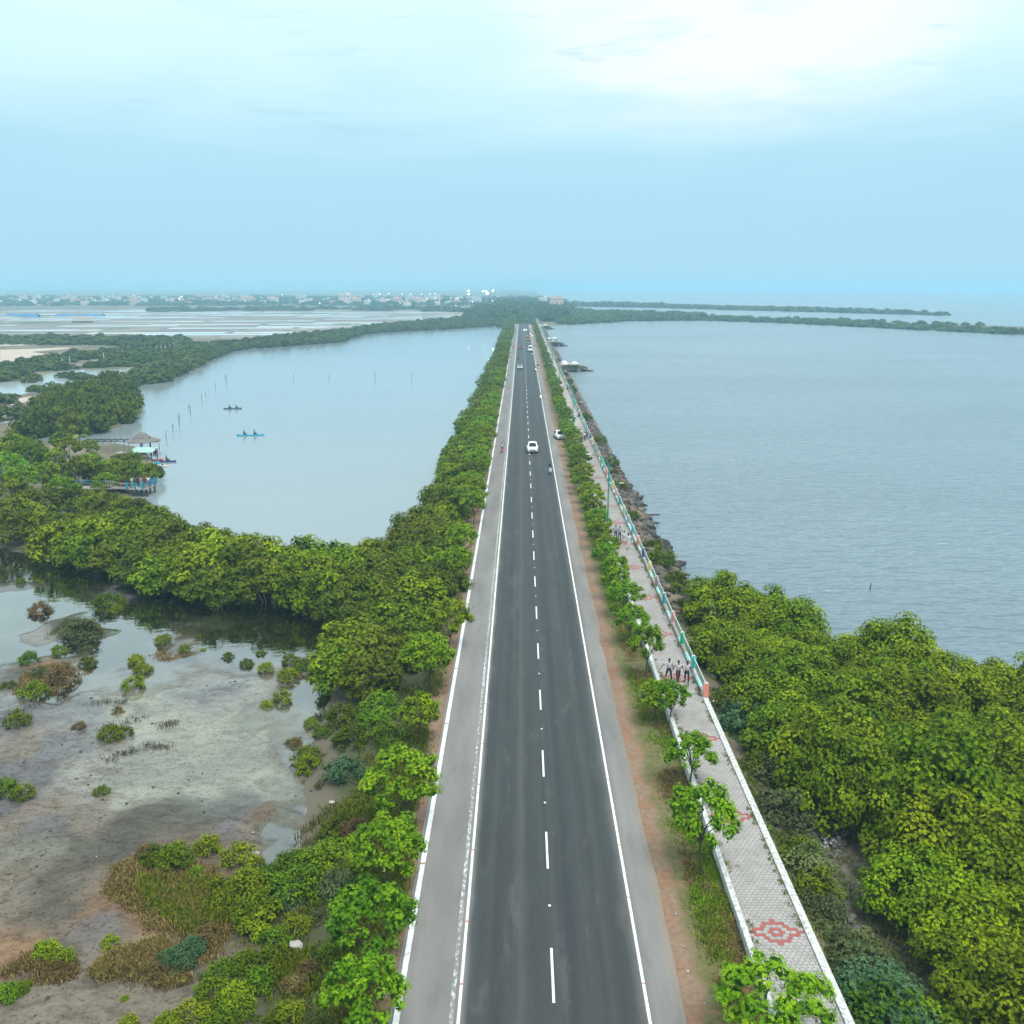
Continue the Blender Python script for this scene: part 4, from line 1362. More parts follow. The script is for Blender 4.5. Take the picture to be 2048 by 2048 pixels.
for x, y, r, c, w in [(640, 1000, 95, 'yellow', 'tall on the lower bank'), (500, 1110, 85, 'yellow', 'beside the brown scrub on the lower bank'), (900, 960, 95, 'green', 'spreading over the creek end'), (1010, 900, 90, 'green', 'behind the one over the creek end'), (1110, 830, 80, 'green', 'high on the bank'), (1190, 770, 75, 'green', 'below the olive one'),
                      (1010, 1010, 90, 'green', 'in the middle of the bank'), (890, 1090, 85, 'bluish', 'in the shade of the bank'), (680, 1260, 100, 'yellow', 'front of the lower bank'), (800, 1360, 95, 'green', 'centre of the lower bank'), (940, 1290, 85, 'yellow', 'beside the centre of the lower bank'), (960, 1150, 80, 'grey', 'dusky one on the lower bank'),
                      (1110, 1210, 75, 'grey', 'twiggy, between the neems'), (1260, 1130, 60, 'grey', 'low, beside the forked neem'), (450, 1570, 100, 'green', 'first of the bottom bank'), (600, 1510, 95, 'green', 'second of the bottom bank'), (760, 1500, 90, 'olive', 'beside the pale boulder'), (400, 1700, 105, 'green', 'third of the bottom bank'),
                      (560, 1740, 100, 'yellow', 'fourth of the bottom bank'), (700, 1640, 95, 'green', 'behind the rusty grass'), (250, 1850, 105, 'yellow', 'at the bottom edge'), (450, 1900, 95, 'green', 'cut by the bottom edge'), (110, 1910, 90, 'yellow', 'bright, cut by the bottom edge'), (180, 1500, 100, 'bluish', 'dark bluish beside the bare mud'),
                      (270, 1420, 75, 'bluish', 'second dark bluish one'), (900, 1850, 85, 'yellow', 'olive and low at the bottom edge'), (800, 1920, 85, 'olive', 'bottom edge near the last neem'), (1000, 1770, 75, 'grey', 'greyish, among rusty grass'), (1010, 1560, 70, 'dry', 'rusty grass clump by the boulder'), (930, 1650, 70, 'dry', 'second rusty clump'),
                      (1250, 620, 80, 'olive', 'under the fullest neem'), (1360, 640, 55, 'dry', 'rusty, under the fullest neem'), (1300, 1010, 55, 'green', 'at the foot of the forked neem'), (1180, 1450, 70, 'green', 'below the broad neem'), (380, 1330, 75, 'dry', 'brown, behind the bluish ones'), (1500, 1000, 50, 'green', 'by the forked trunk'),
                      (600, 1850, 90, 'green', 'fifth of the bottom bank'), (1100, 1850, 70, 'grey', 'grey, by the last neem'), (1500, 1660, 45, 'dry', 'at the road edge by the last neem')]:
    BL.append((b7(x, y), r / 3.22, c, w))
for x, y, r, c, w in [(520, 1060, 130, 'yellow', 'yellow-green on the dark wrack'), (680, 1140, 125, 'yellow', 'yellow-green, joined to its neighbour on the wrack'), (1210, 970, 100, 'yellow', 'small, round and alone on the mud'), (1430, 1860, 105, 'yellow', 'round at the bottom edge'), (90, 1520, 150, 'green', 'dark, at the very corner'),
                      (220, 1480, 110, 'green', 'dark, next to the corner one'), (1370, 1590, 45, 'yellow', 'sprig beside the mud track'), (1900, 1100, 100, 'bluish', 'bluish at the end of the brown scrub'), (1830, 1870, 120, 'yellow', 'leafy by the mud track at the bottom edge'), (600, 1260, 100, 'dry', 'withered skirt of the yellow pair'), (1700, 1320, 120, 'dry', 'withered, above the mud track'),
                      (1850, 1230, 100, 'dry', 'withered, beside the bluish one')]:
    BL.append((b0(x, y), r / 5.52, c, w))
SW = {'green': 'green', 'olive': 'olive', 'yellow': 'yellowish green', 'bluish': 'bluish green', 'grey': 'grey-green', 'dry': 'brown'}
for i, ((u, v), r, c, w) in enumerate(BL):
    q = Q(u, v + r * .35, -1.3)
    R = r / ppm(q) * (1.12 if u > 300 and v > 1550 else 1.05)
    gz = float(ground_z(q[0], q[1]))
    gz = max(gz, WL - .25)
    R *= .86 if (v < 1700 and u < 560) else 1.0
    q = Q(u, v + r * .35, gz + .2)
    o = (FE if (c == 'grey' and i % 2) else BU)[c].add(i, (q[0], q[1], gz - .08), (R, R, R * random.uniform(.85, 1.15)), rz=i * 1.7)
    tag(o, f'{SW[c]} marsh bush {w}', 'bush', 'bushes of the mudflat and its bank')

# ------------------------------------------------------------------ low scrub, grass and wrack: too fine to count
def tufts(name, pts, zf, h, mat, label, nb=7, w=.03, spread=.16):
    r = np.random.default_rng(sum(map(ord, name + label)) % 1000 + len(pts))
    P = np.repeat(np.array(pts), nb, 0)
    n = len(P)
    P = P + r.normal(size=P.shape) * spread
    z = zf(P[:, 0], P[:, 1])
    a = r.uniform(0, 2 * PI, n)
    L = h * r.uniform(.5, 1.2, n)
    tilt = r.uniform(.1, .9, n)
    d = np.stack([np.cos(a), np.sin(a)], 1)
    b0_ = np.c_[P, z - .03]
    tip = b0_ + np.c_[d * (L * np.sin(tilt))[:, None], L * np.cos(tilt)]
    s = np.c_[-d[:, 1], d[:, 0], np.zeros(n)] * (w * r.uniform(.7, 1.4, n))[:, None]
    m1 = b0_ * .45 + tip * .55 + np.c_[np.zeros((n, 2)), L * .12]
    V = np.stack([b0_ - s * .6, m1 - s, tip, m1 + s], 1).reshape(-1, 3)
    o = link(name, quad_mesh(name, V, np.clip(np.repeat(r.uniform(0, 1, len(pts)), nb) * .7 + r.uniform(0, .3, n), 0, 1), mat))
    kind(o, 'stuff')
    o['label'] = label
    return o


def rpts(n, x0, x1, y0, y1, dens=None, seed=1):
    r = np.random.default_rng(seed)
    x, y = r.uniform(x0, x1, n), y0 + (y1 - y0) * r.random(n) ** 1.4
    if dens is not None:
        kp = r.random(n) < dens(x, y)
        x, y = x[kp], y[kp]
    return np.c_[x, y]


cz = lambda x, y: cause_z(x, y)
tufts('grass', rpts(15000, 7.9, 9.75, 22, 130, lambda x, y: smooth(.34, .54, fbm(x * .5, y * .35, 5)) * smooth(7.7, 8.4, x)), cz, .22, M_scrub, 'short patchy grass on the verge before the walkway', w=.022)
tufts('grass', rpts(8000, 7.9, 9.75, 22, 130, lambda x, y: smooth(.40, .56, fbm(x * .5, y * .4, 15)) * smooth(7.8, 8.5, x)), cz, .24, M_dry, 'dry straw-coloured grass on the verge before the walkway', w=.022)
tufts('grass', rpts(9000, -9.8, -5.35, 20, 110, lambda x, y: smooth(.36, .58, fbm(x * .5, y * .35, 25)) * smooth(-5.2, -6.2, x)), ground_z, .34, M_olive, 'green grass and weeds on the bank below the road', w=.028)
tufts('grass', rpts(6500, -12.5, -5.8, 20, 100, lambda x, y: smooth(.46, .62, fbm(x * .4, y * .4, 35))), ground_z, .42, M_olive, 'coarse olive weeds between the bushes of the bank', w=.03)


def pxpts(poly, n, z, seed):
    r = np.random.default_rng(seed)
    W_ = [Q(u, v, z)[:2] for u, v in poly]
    xs, ys = [p_[0] for p_ in W_], [p_[1] for p_ in W_]
    x, y = r.uniform(min(xs), max(xs), n), r.uniform(min(ys), max(ys), n)
    kp = inside(W_, x, y) & (r.random(n) < smooth(.34, .56, fbm(x * .45, y * .45, seed)))
    return np.c_[x, y][kp]


tufts('undergrowth', pxpts([b0(1250, 150), b0(1900, 0), (430, 1740), (470, 1850), (420, 1920), (330, 1930), b0(1500, 700), b0(1150, 480)], 5200, -1.4, 44), ground_z, .30, M_dry, 'rusty brown salt scrub on the bare soil', w=.028)
tufts('undergrowth', pxpts([b0(1500, 300), (430, 1760), (480, 1850), (420, 1900), b0(1650, 650)], 3000, -1.4, 54), ground_z, .34, M_mangrove2, 'olive salt scrub mixed into the brown', w=.028)
tufts('undergrowth', pxpts([b0(350, 1150), b0(800, 1180), b0(800, 1400), b0(250, 1500), b0(0, 1350)], 2600, -1.5, 46), ground_z, .25, M_dry, 'dead brown salt scrub on dark wrack', w=.03)
tufts('undergrowth', pxpts([b0(1250, 1100), b0(1800, 1000), (380, 1960), b0(1850, 1500), b0(1200, 1450), b0(1000, 1330)], 3600, -1.4, 48), ground_z, .28, M_dry, 'withered salt scrub above the mud track', w=.03)
tufts('undergrowth', pxpts([b5(210, 540), b5(330, 440), b5(470, 450), b5(520, 540), b5(400, 590)], 1800, -1.6, 50), ground_z, .2, M_grey, 'mossy salt grass on the round mound', w=.03)
tufts('undergrowth', pxpts([b5(60, 800), b5(130, 690), b5(350, 640), b5(470, 600), b5(440, 690), b5(330, 770), b5(200, 810)], 2200, -1.7, 51), ground_z, .2, M_dry, 'dry salt grass on the long islet', w=.03)
tufts('undergrowth', pxpts([b5(700, 540), b5(860, 560), b5(960, 610), b5(800, 640), b5(690, 620)], 900, -1.7, 52), ground_z, .16, M_dry, 'thin dry salt grass on the sandbar', w=.03)
tufts('undergrowth', pxpts([(560, 1700), (800, 1500), (860, 1420), (800, 1900), (700, 2100), (380, 2100), (470, 1850)], 8500, -1.0, 53), ground_z, .36, M_mangrove2, 'leafy undergrowth between the bushes of the bank', w=.04)
for (a, b), s_ in zip([(b5(480, 1000), b5(700, 930)), (b5(500, 1150), b5(660, 1090)), (b5(690, 1075), b5(820, 1080)), (b5(770, 975), b5(850, 965)), (b5(150, 330), b5(270, 270)), (b5(440, 860), b5(620, 860)), (b5(0, 960), b5(190, 870))], range(9)):
    r = np.random.default_rng(s_)
    t = r.random(60)
    A, B = Q(*a, WL)[:2], Q(*b, WL)[:2]
    P = A + (B - A) * t[:, None] + r.normal(size=(60, 2)) * .25
    tufts('driftwood_litter', P, ground_z, .3, M_bark, 'dark twigs and wrack stranded on the mud', nb=3, w=.02, spread=.1)

r_ = np.random.default_rng(77)
def kerbplants(n, x0, x1, seed):
    r = np.random.default_rng(seed)
    y = r.uniform(30, 110, n)
    x = r.uniform(x0, x1, n)
    kp = fbm(y * .55, x * 0 + seed, seed, 3) > .50
    return np.c_[x, y][kp]


wz_ = lambda x, y: np.full(np.shape(x), WZ + .02)
tufts('weeds', kerbplants(520, 12.28, 12.5, 3), wz_, .17, M_olive, 'weeds growing in the joint along the sea side of the walkway', nb=6, w=.022, spread=.05)
tufts('weeds', kerbplants(420, 10.02, 10.3, 4), wz_, .15, M_olive, 'weeds growing in the joint along the road side of the walkway', nb=6, w=.022, spread=.06)

tzv = lambda x, y: np.array([thicket_z(a_, b_) for a_, b_ in zip(x, y)])
tufts('undergrowth', rpts(2600, 13.1, 18.5, 26, 64, lambda x, y: smooth(.36, .56, fbm(x * .6, y * .45, 65))), tzv, .34, M_olive, 'green weeds and creepers on the slope below the parapet', nb=6, w=.035)
tufts('undergrowth', rpts(1500, 13.1, 16.8, 28, 84, lambda x, y: smooth(.42, .60, fbm(x * .6, y * .45, 75))), tzv, .3, M_scrub, 'fresh green weeds under the railing and parapet', nb=6, w=.035)
# ------------------------------------------------------------------ far shores
LZ = WL + 0.35


def D(l, z=WL):
    """photo pixels as shown at 1932 wide -> ground points"""
    return [tuple(Q(u * 1.06, v * 1.06, z)[:2]) for u, v in l]


def slab(name, pts, mat, z=LZ, skirt=1.2, inset=1.5):
    """low land with sloping banks"""
    bm = bmesh.new()
    n = len(pts)
    P = [Vector((p[0], p[1], 0)) for p in pts]
    area = sum(P[i].x * P[(i + 1) % n].y - P[(i + 1) % n].x * P[i].y for i in range(n))
    if area < 0:
        P.reverse()
    top, bot = [], []
    for i in range(n):
        e = (P[(i + 1) % n] - P[i - 1]).normalized()
        nrm = Vector((-e.y, e.x, 0))
        top.append(bm.verts.new((P[i] + nrm * inset).to_tuple()[:2] + (z,)))
        bot.append(bm.verts.new((P[i] - nrm * inset * .5).to_tuple()[:2] + (z - skirt,)))
    for i in range(n):
        bm.faces.new((bot[i], bot[(i + 1) % n], top[(i + 1) % n], top[i]))
    es = [bm.edges.get((top[i], top[(i + 1) % n])) for i in range(n)]
    fs = bmesh.ops.triangle_fill(bm, edges=es, use_beauty=True)['geom']
    for f in fs:
        if isinstance(f, bmesh.types.BMFace) and f.normal.z < 0:
            f.normal_flip()
    me = bpy.data.meshes.new(name)
    bm.to_mesh(me)
    bm.free()
    me.materials.append(mat)
    return kind(link(name, me), 'structure')


m, k, p, pos, out = material('marsh_soil')
a = k.noise(pos, .05, 5.0, .6)
b = k.noise(pos, .4, 5.0, .65)
c = k.mix(k.rng(a, .42, .6), (.10, .095, .05), (.20, .165, .12))
c = k.mix(k.rng(b, .5, .72), c, (.07, .085, .035))
k.put(p.inputs['Base Color'], c)
p.inputs['Roughness'].default_value = .9
M_marsh = m

# evaporation pans: pale brine behind low bunds
m, k, p, pos, out = material('salt_pans')
mp = k.mapping(pos, (1, 1, 1), rot=(0, 0, -.10))
br = k.new('ShaderNodeTexBrick')
k.put(br.inputs['Vector'], mp)
br.offset, br.squash = .37, 1.0
br.inputs['Scale'].default_value = 1.0
br.inputs['Brick Width'].default_value = 90.0
br.inputs['Row Height'].default_value = 22.0
br.inputs['Mortar Size'].default_value = 2.6
br.inputs['Color1'].default_value = (0, 0, 0, 1)
br.inputs['Color2'].default_value = (1, 1, 1, 1)
bnd = br.outputs['Fac']
pan = k.new('ShaderNodeRGBToBW')
k.put(pan.inputs[0], br.outputs['Color'])
a = k.noise(pos, .006, 4.0, .6)
b = k.noise(k.mapping(pos, (.02, .07, 1)), 1.0, 5.0, .6)
mud = k.mix(k.rng(b, .4, .65), (.17, .15, .13), (.29, .26, .24))
drypan = k.rng(k.math('ADD', pan.outputs[0], k.math('MULTIPLY', a, .9)), .68, .92)
brine = k.mix(k.rng(b, .3, .7), (.60, .66, .68), (.74, .78, .78))
c = k.mix(drypan, brine, mud)
c = k.mix(k.math('MULTIPLY', bnd, .9), c, (.09, .085, .06))
grn = k.rng(k.noise(pos, .011, 4.0, .6), .57, .68)
c = k.mix(grn, c, (.09, .11, .05))
k.put(p.inputs['Base Color'], c)
rg = k.math('MAXIMUM', k.math('MAXIMUM', drypan, bnd), grn)
k.put(p.inputs['Roughness'], k.math('ADD', .12, k.math('MULTIPLY', rg, .75)))
M_pans = m

M_pond = water_mat('marsh_pond_water', (.40, .46, .47), .03, .8, .12, .9)
M_sand = plain((.50, .43, .36), .9, name='pale_sand', var=.12)

# the western shore of the lagoon and everything behind it
SHORE = [(1010, 618), (985, 616), (950, 617), (920, 616), (885, 618), (835, 622), (760, 625), (690, 630), (660, 637), (640, 645), (585, 650), (520, 655), (455, 660), (430, 663), (402, 676), (365, 688), (345, 695), (330, 710),
         (300, 722), (262, 725), (240, 733), (250, 748), (243, 757), (272, 762), (248, 772), (262, 785), (240, 796), (236, 806), (200, 815), (150, 822), (60, 826)]
LAND = D(SHORE) + [(-330, Q(0, 875, WL)[1] - 10), (-3000, 200), (-3000, 5200), (60, 5200), (60, 1500), (12, 920), (-4, 905)]
slab('terrain', LAND, M_marsh)
kind(ngon('salt_flats', D([(0, 640), (150, 639), (280, 637), (450, 640), (560, 630), (690, 622), (830, 612), (905, 604), (925, 596), (880, 588), (640, 586), (300, 583), (-60, 586), (-60, 640)], LZ), LZ + .03, M_pans), 'structure')
for pl, mt, nm in (([(0, 750), (60, 742), (110, 752), (170, 735), (175, 722), (215, 715), (215, 704), (262, 697), (297, 688), (317, 686), (296, 682), (240, 697), (160, 697), (95, 703), (50, 720), (0, 722)], M_pond, 'pond'),
                   ([(0, 800), (40, 792), (70, 783), (20, 795), (0, 795)], M_pond, 'pond'),
                   ([(0, 690), (22, 687), (40, 680), (70, 675), (85, 668), (60, 664), (150, 656), (115, 656), (0, 660)], M_sand, 'sand_flat'),
                   ([(0, 653), (90, 650), (140, 646), (190, 651), (235, 646), (180, 643), (0, 646)], M_sand, 'sand_flat'),
                   ([(20, 765), (60, 756), (105, 750), (88, 744), (60, 748), (20, 755)], M_sand, 'sand_flat')):
    kind(ngon(nm, D(pl, LZ), LZ + .03, mt), 'structure')
# headland with the jetty, and the spits on the seaward side
HEAD = [(-30, 838), (70, 832), (150, 842), (190, 843), (215, 838), (268, 846), (285, 858), (300, 878), (302, 895), (285, 905), (262, 912), (250, 935), (285, 950), (310, 962), (330, 985), (330, 1010), (-30, 1020)]
slab('terrain', D(HEAD), M_marsh, inset=.8)
S1 = [(990, 618), (1060, 614), (1090, 611), (1135, 610), (1145, 607), (1180, 606), (1250, 604), (1330, 605), (1420, 607), (1500, 611), (1600, 616), (1700, 621), (1800, 626), (1932, 632), (2050, 637)]
S1b = [(2050, 621), (1932, 617), (1800, 613.5), (1700, 610), (1600, 606), (1500, 602), (1400, 599), (1300, 596), (1220, 593), (1150, 592), (1110, 590), (1080, 586), (1060, 581), (1000, 578)]
slab('terrain', D(S1 + S1b), M_marsh, inset=2)
S2 = [(1040, 577), (1090, 577.5), (1180, 579), (1260, 581), (1380, 584.5), (1480, 587), (1560, 588.5), (1640, 591), (1700, 592.5), (1782, 595)]
S2b = [(1782, 594.4), (1700, 590.5), (1640, 588.6), (1560, 585.6), (1480, 583.5), (1380, 581.5), (1260, 578), (1180, 576.3), (1090, 575), (1040, 574.5)]
slab('terrain', D(S2 + S2b), M_marsh, inset=1.5)

# ------------------------------------------------------------------ woods beyond counting
def woods(name, spots, label, mat, fine=False, seed=0):
    r = np.random.default_rng(seed)
    base = []
    for s in range(5):
        V, T, cc = (crown_arrays(900 + s + seed, 1.0, .9, .1, 18, 90, .13, asp=.6, cs=(.22, .38), low=-.15, ros=5) if fine else crown_arrays(900 + s + seed, 1.0, .9, .1, 11, 34, .34, asp=.75, cs=(.28, .44), low=-.15))
        base.append((V, T))
    Vs, Ts = [], []
    for i, (x, y, s, h) in enumerate(spots):
        V, T = base[r.integers(5)]
        a = r.uniform(0, 6.28)
        ca, sa = math.cos(a), math.sin(a)
        Vs.append(np.stack([(V[:, 0] * ca - V[:, 1] * sa) * s + x, (V[:, 0] * sa + V[:, 1] * ca) * s + y, V[:, 2] * h + LZ - .1], 1))
        Ts.append(np.clip(T * .7 + r.uniform(-.1, .4), 0, 1))
    o = link(name, quad_mesh(name, np.concatenate(Vs), np.concatenate(Ts), mat))
    kind(o, 'stuff')
    o['label'] = label
    return o


rw = np.random.default_rng(21)


def fillpoly(l, step, smin, smax, hmin, hmax, thr=None, seed=0, z=LZ):
    P = D(l, z)
    out = []
    for x, y in scatter(P, step, .45, rw):
        if thr is not None and vnoise(x * .03, y * .03, seed) < thr:
            continue
        out.append((x, y, rw.uniform(smin, smax), rw.uniform(hmin, hmax)))
    return out


def band(l, d, step, s0, s1, h0, h1, rows=1):
    """plants following a shoreline given in photo pixels"""
    P = D(l)
    out = []
    for i in range(len(P) - 1):
        a, b = np.array(P[i]), np.array(P[i + 1])
        L = np.linalg.norm(b - a)
        nrm = np.array([-(b - a)[1], (b - a)[0]]) / (L + 1e-9)
        for j in range(max(1, int(L / step))):
            for r_ in range(rows):
                q = a + (b - a) * (j + rw.random()) / max(1, int(L / step)) + nrm * (d + r_ * step * .8) * rw.uniform(.6, 1.3)
                out.append((q[0], q[1], rw.uniform(s0, s1), rw.uniform(h0, h1)))
    return out


sp1 = fillpoly([(1010, 616), (900, 614), (835, 620), (760, 623), (690, 628), (640, 642), (520, 652), (430, 660), (400, 672), (330, 705), (300, 718), (250, 722), (255, 708), (330, 684), (330, 672), (420, 654), (520, 640), (640, 628), (760, 612), (860, 604), (1000, 600)], 5.2, 2.6, 4.2, 1.8, 3.2)
sp1 += band(SHORE[:0:-1][8:], 1.0, 4.0, 2.0, 3.2, 1.8, 3.0)
sp2 = fillpoly([(245, 726), (238, 735), (250, 760), (240, 795), (200, 812), (150, 820), (40, 824), (60, 800), (110, 788), (60, 770), (110, 752), (170, 738), (180, 724)], 3.6, 2.2, 3.6, 2.4, 4.6, .18, 3)
sp2b = fillpoly([(-10, 755), (30, 760), (60, 775), (30, 795), (-10, 800)], 4.5, 2.5, 4, 2, 3.5, .25, 4)
sp2c = fillpoly([(115, 712), (170, 706), (180, 716), (120, 718)], 4.5, 1.6, 2.6, 1.2, 2) + fillpoly([(62, 737), (100, 732), (98, 740), (64, 743)], 3.5, 1.6, 2.4, 1.4, 2) + fillpoly([(20, 725), (85, 712), (60, 722), (20, 730)], 5, 2, 3, 1.5, 2.2)
sp3 = fillpoly([(-10, 725), (40, 714), (90, 702), (160, 694), (240, 692), (320, 680), (330, 668), (420, 652), (330, 664), (250, 665), (170, 664), (80, 680), (30, 692), (-10, 696)], 6.5, 2.6, 4.5, 1.6, 3.2, .28, 5)
sp4 = fillpoly([(-20, 656), (60, 652), (150, 652), (220, 652), (330, 664), (420, 652), (420, 640), (330, 642), (230, 640), (100, 638), (-20, 642)], 10, 3.5, 6, 1.8, 3.4, .42, 6)
woods('mangrove_woods', sp1 + sp2b + sp3 + sp4 + sp2c, 'mangrove woods along the western shore of the lagoon, fading into haze', M_far)
woods('mangrove_woods', sp2, 'dense low mangroves on the rounded point reaching into the lagoon', M_mangrove2, fine=True, seed=30)
sp5 = fillpoly([(280, 589), (420, 587), (700, 586), (860, 589), (905, 592), (860, 582), (640, 583), (400, 582), (280, 584)], 17, 5, 9, 2.5, 5, .4, 7)
sp6 = fillpoly([(880, 604), (930, 606), (1000, 606), (1060, 608), (1080, 598), (1080, 584), (1040, 574), (1000, 572), (940, 576), (900, 586)], 9, 4, 6.5, 4.5, 8)
sp6 += fillpoly([(930, 590), (1000, 590), (1000, 574), (940, 576)], 12, 5, 7.5, 6, 10)
sp7 = fillpoly([(-30, 578), (300, 577), (620, 577), (880, 577), (1060, 576), (1060, 564), (620, 562), (300, 562), (-30, 562)], 34, 8, 14, 4, 7, .25, 11)
woods('distant_woods', sp5 + sp6 + sp7, 'hazy trees among the houses of the town and round the road end', M_far, seed=3)
sp8 = fillpoly([(1060, 612), (1135, 609), (1180, 605), (1330, 604), (1330, 598), (1220, 594), (1110, 591), (1080, 588), (1040, 588)], 6.5, 3, 4.6, 2.6, 5.0)
sp8 += fillpoly([(1330, 604), (1500, 610), (1700, 620), (1932, 631), (2050, 636), (2050, 633), (1932, 627), (1700, 615), (1500, 605), (1330, 599)], 7, 2.4, 4, 1.6, 3.4, .12, 8)
sp8 += fillpoly([(1500, 603), (1700, 611), (1932, 618), (2050, 622), (2050, 621), (1932, 617), (1500, 602)], 9, 2.4, 4, 1.5, 3, .3, 9)
sp8 += band(S1[4:], 3.0, 5.5, 2, 3.4, 1.4, 2.6)
sp9 = fillpoly(S2 + S2b, 9, 3.5, 6, 2.2, 4.6, .2, 10) + fillpoly([(1080, 577.5), (1260, 580.5), (1260, 578), (1080, 575)], 10, 4, 6, 3, 6)
woods('coastal_scrub', sp8 + sp9, 'low green scrub covering the sandy spits across the bay', M_far, seed=6)
yy = 470.0
sp10 = []
while yy < 905:
    for x in (-8.4, -9.9):
        sp10.append((x + rw.uniform(-.6, .6) + .6, yy + rw.uniform(-1, 1), rw.uniform(2.2, 3.1), rw.uniform(2.6, 3.8)))
    yy += 4.2
woods('mangrove_woods', sp10, 'continuous mangroves at the foot of the far causeway', M_mangrove2, seed=9)

# ------------------------------------------------------------------ headland trees round the jetty
HT = [(20, 905, 1.25, 'N'), (55, 880, 1.25, 'N'), (25, 860, 1.2, 'N'), (95, 870, 1.1, 'M'), (130, 862, 1.1, 'N'), (165, 872, 1.0, 'M'), (60, 850, 1.15, 'M'), (120, 845, 1.0, 'N'), (10, 935, 1.3, 'M'), (45, 930, 1.2, 'N'), (85, 915, 1.1, 'N'), (110, 900, 1.0, 'M'),
      (185, 890, .95, 'M'), (215, 885, 1.0, 'M'), (245, 885, .95, 'M'), (270, 888, .85, 'M'), (290, 882, .7, 'M'), (200, 905, .8, 'M'), (235, 903, .7, 'M'), (150, 895, .95, 'N'), (140, 930, .85, 'M'), (120, 940, 1.0, 'N'), (75, 950, 1.1, 'M'),
      (30, 970, 1.2, 'M'), (150, 955, .8, 'M'), (180, 948, .9, 'M'), (210, 950, .9, 'M'), (235, 957, .85, 'M'), (265, 960, .9, 'M'), (295, 975, .9, 'M'), (225, 862, .7, 'M'), (248, 856, .65, 'M'), (10, 1000, 1.2, 'M'), (70, 985, 1.1, 'M'), (170, 850, .8, 'N'), (0, 880, 1.3, 'N')]
for i, (u, v, s, t) in enumerate(HT):
    q = Q(u * 1.06, v * 1.06 + 10, LZ + 1.0)
    o = ((MG2, MG)[i % 2] if t == 'M' else (NM_D, NM)[i % 3 == 0]).add(i, (q[0], q[1], LZ - .1), s * .86 if t == 'M' else s * 1.02)
    w = 'between the thatched shelter and the jetty' if 180 < u and v < 910 else ('on the near side of the jetty' if v > 925 else 'on the headland behind the jetty')
    tag(o, ('spreading mangrove ' if t == 'M' else 'leafy tree ') + w, 'tree', 'headland trees ' + w)
M_banana = leaf_mat('banana_leaves', (.08, .12, .015), (.17, .20, .04), (.30, .28, .10))


def banana(loc, s, seed):
    e = empty('banana_plant', loc, 0, s)
    r = random.Random(seed)
    mb = MB()
    mb.tube([(0, 0, 0), (.03, .02, 1.0), (0, 0, 1.9)], [.14, .11, .08], 8)
    mb.build('stem', M_bark, e)
    V = []
    for i in range(8):
        a = i * 2.4 + r.random()
        d = np.array([math.cos(a), math.sin(a), 0])
        s_ = np.array([-d[1], d[0], 0])
        P = [np.array([0, 0, 1.85]) + d * t * 1.5 + np.array([0, 0, 1.1 * t * 1.4 - 1.5 * t * t]) for t in (0, .3, .6, .85, 1.05)]
        for j in range(4):
            w0, w1 = (.05, .24, .27, .2, .04)[j], (.05, .24, .27, .2, .04)[j + 1]
            V += [P[j] - s_ * w0, P[j] + s_ * w0, P[j + 1] + s_ * w1, P[j + 1] - s_ * w1]
    link('leaves', quad_mesh('leaves', np.array(V), np.full(len(V) // 4, .5), M_banana), e)
    return e


q = Q(166, 952, LZ)
tag(banana((q[0], q[1], LZ), 1.15, 1), 'yellowing banana plant standing between trees behind the jetty', 'banana plant')
q = Q(160, 896, LZ)
tag(banana((q[0], q[1], LZ), 1.1, 2), 'banana plant with arching leaves near the trellis', 'banana plant')

# ------------------------------------------------------------------ the town in the haze
HOUSE_C = [(.72, .70, .66), (.78, .76, .74), (.62, .50, .44), (.70, .60, .50), (.55, .62, .68), (.80, .79, .76)]
M_win = plain((.10, .12, .14), .3, name='window_dark')
M_roof = plain((.42, .24, .18), .8, name='roof_tile')


def house(i):
    r = random.Random(i)
    w, d, h = r.uniform(9, 16), r.uniform(8, 12), (6.5, 7, 9.5, 10, 12.5, 5)[i % 6]
    e = empty('house')
    M = plain(HOUSE_C[i % 6], .8, name='wall_plaster')
    mb = MB()
    mb.box((0, 0, h / 2), (w, d, h))
    mb.build('wall', M, e)
    mb = MB()
    if i % 3 == 2:
        mb.grid([[(-w / 2 - .5, -d / 2 - .5, h + .003), (w / 2 + .5, -d / 2 - .5, h + .003)], [(-w / 2, 0, h + 2.4), (w / 2, 0, h + 2.4)], [(-w / 2 - .5, d / 2 + .5, h + .003), (w / 2 + .5, d / 2 + .5, h + .003)]])
        mb.build('roof', M_roof, e)
    else:
        for sx_, sy_, dx, dy in ((0, -d / 2 + .1, w, .2), (0, d / 2 - .1, w, .2), (-w / 2 + .1, 0, .2, d - .42), (w / 2 - .1, 0, .2, d - .42)):
            mb.box((sx_, sy_, h + .45), (dx, dy, .9))
        mb.box((w * .25, d * .1, h + 1.3), (w * .3, d * .35, 2.6))
        mb.build('roof', M, e)
    n = max(1, int(h / 3.2))
    for f in range(n):
        for j in range(3):
            mb = MB()
            mb.box((-w * .32 + j * w * .32, -d / 2 - .02, 1.7 + f * 3.1), (1.5, .08, 1.4))
            mb.build('window', M_win, e)
    return e


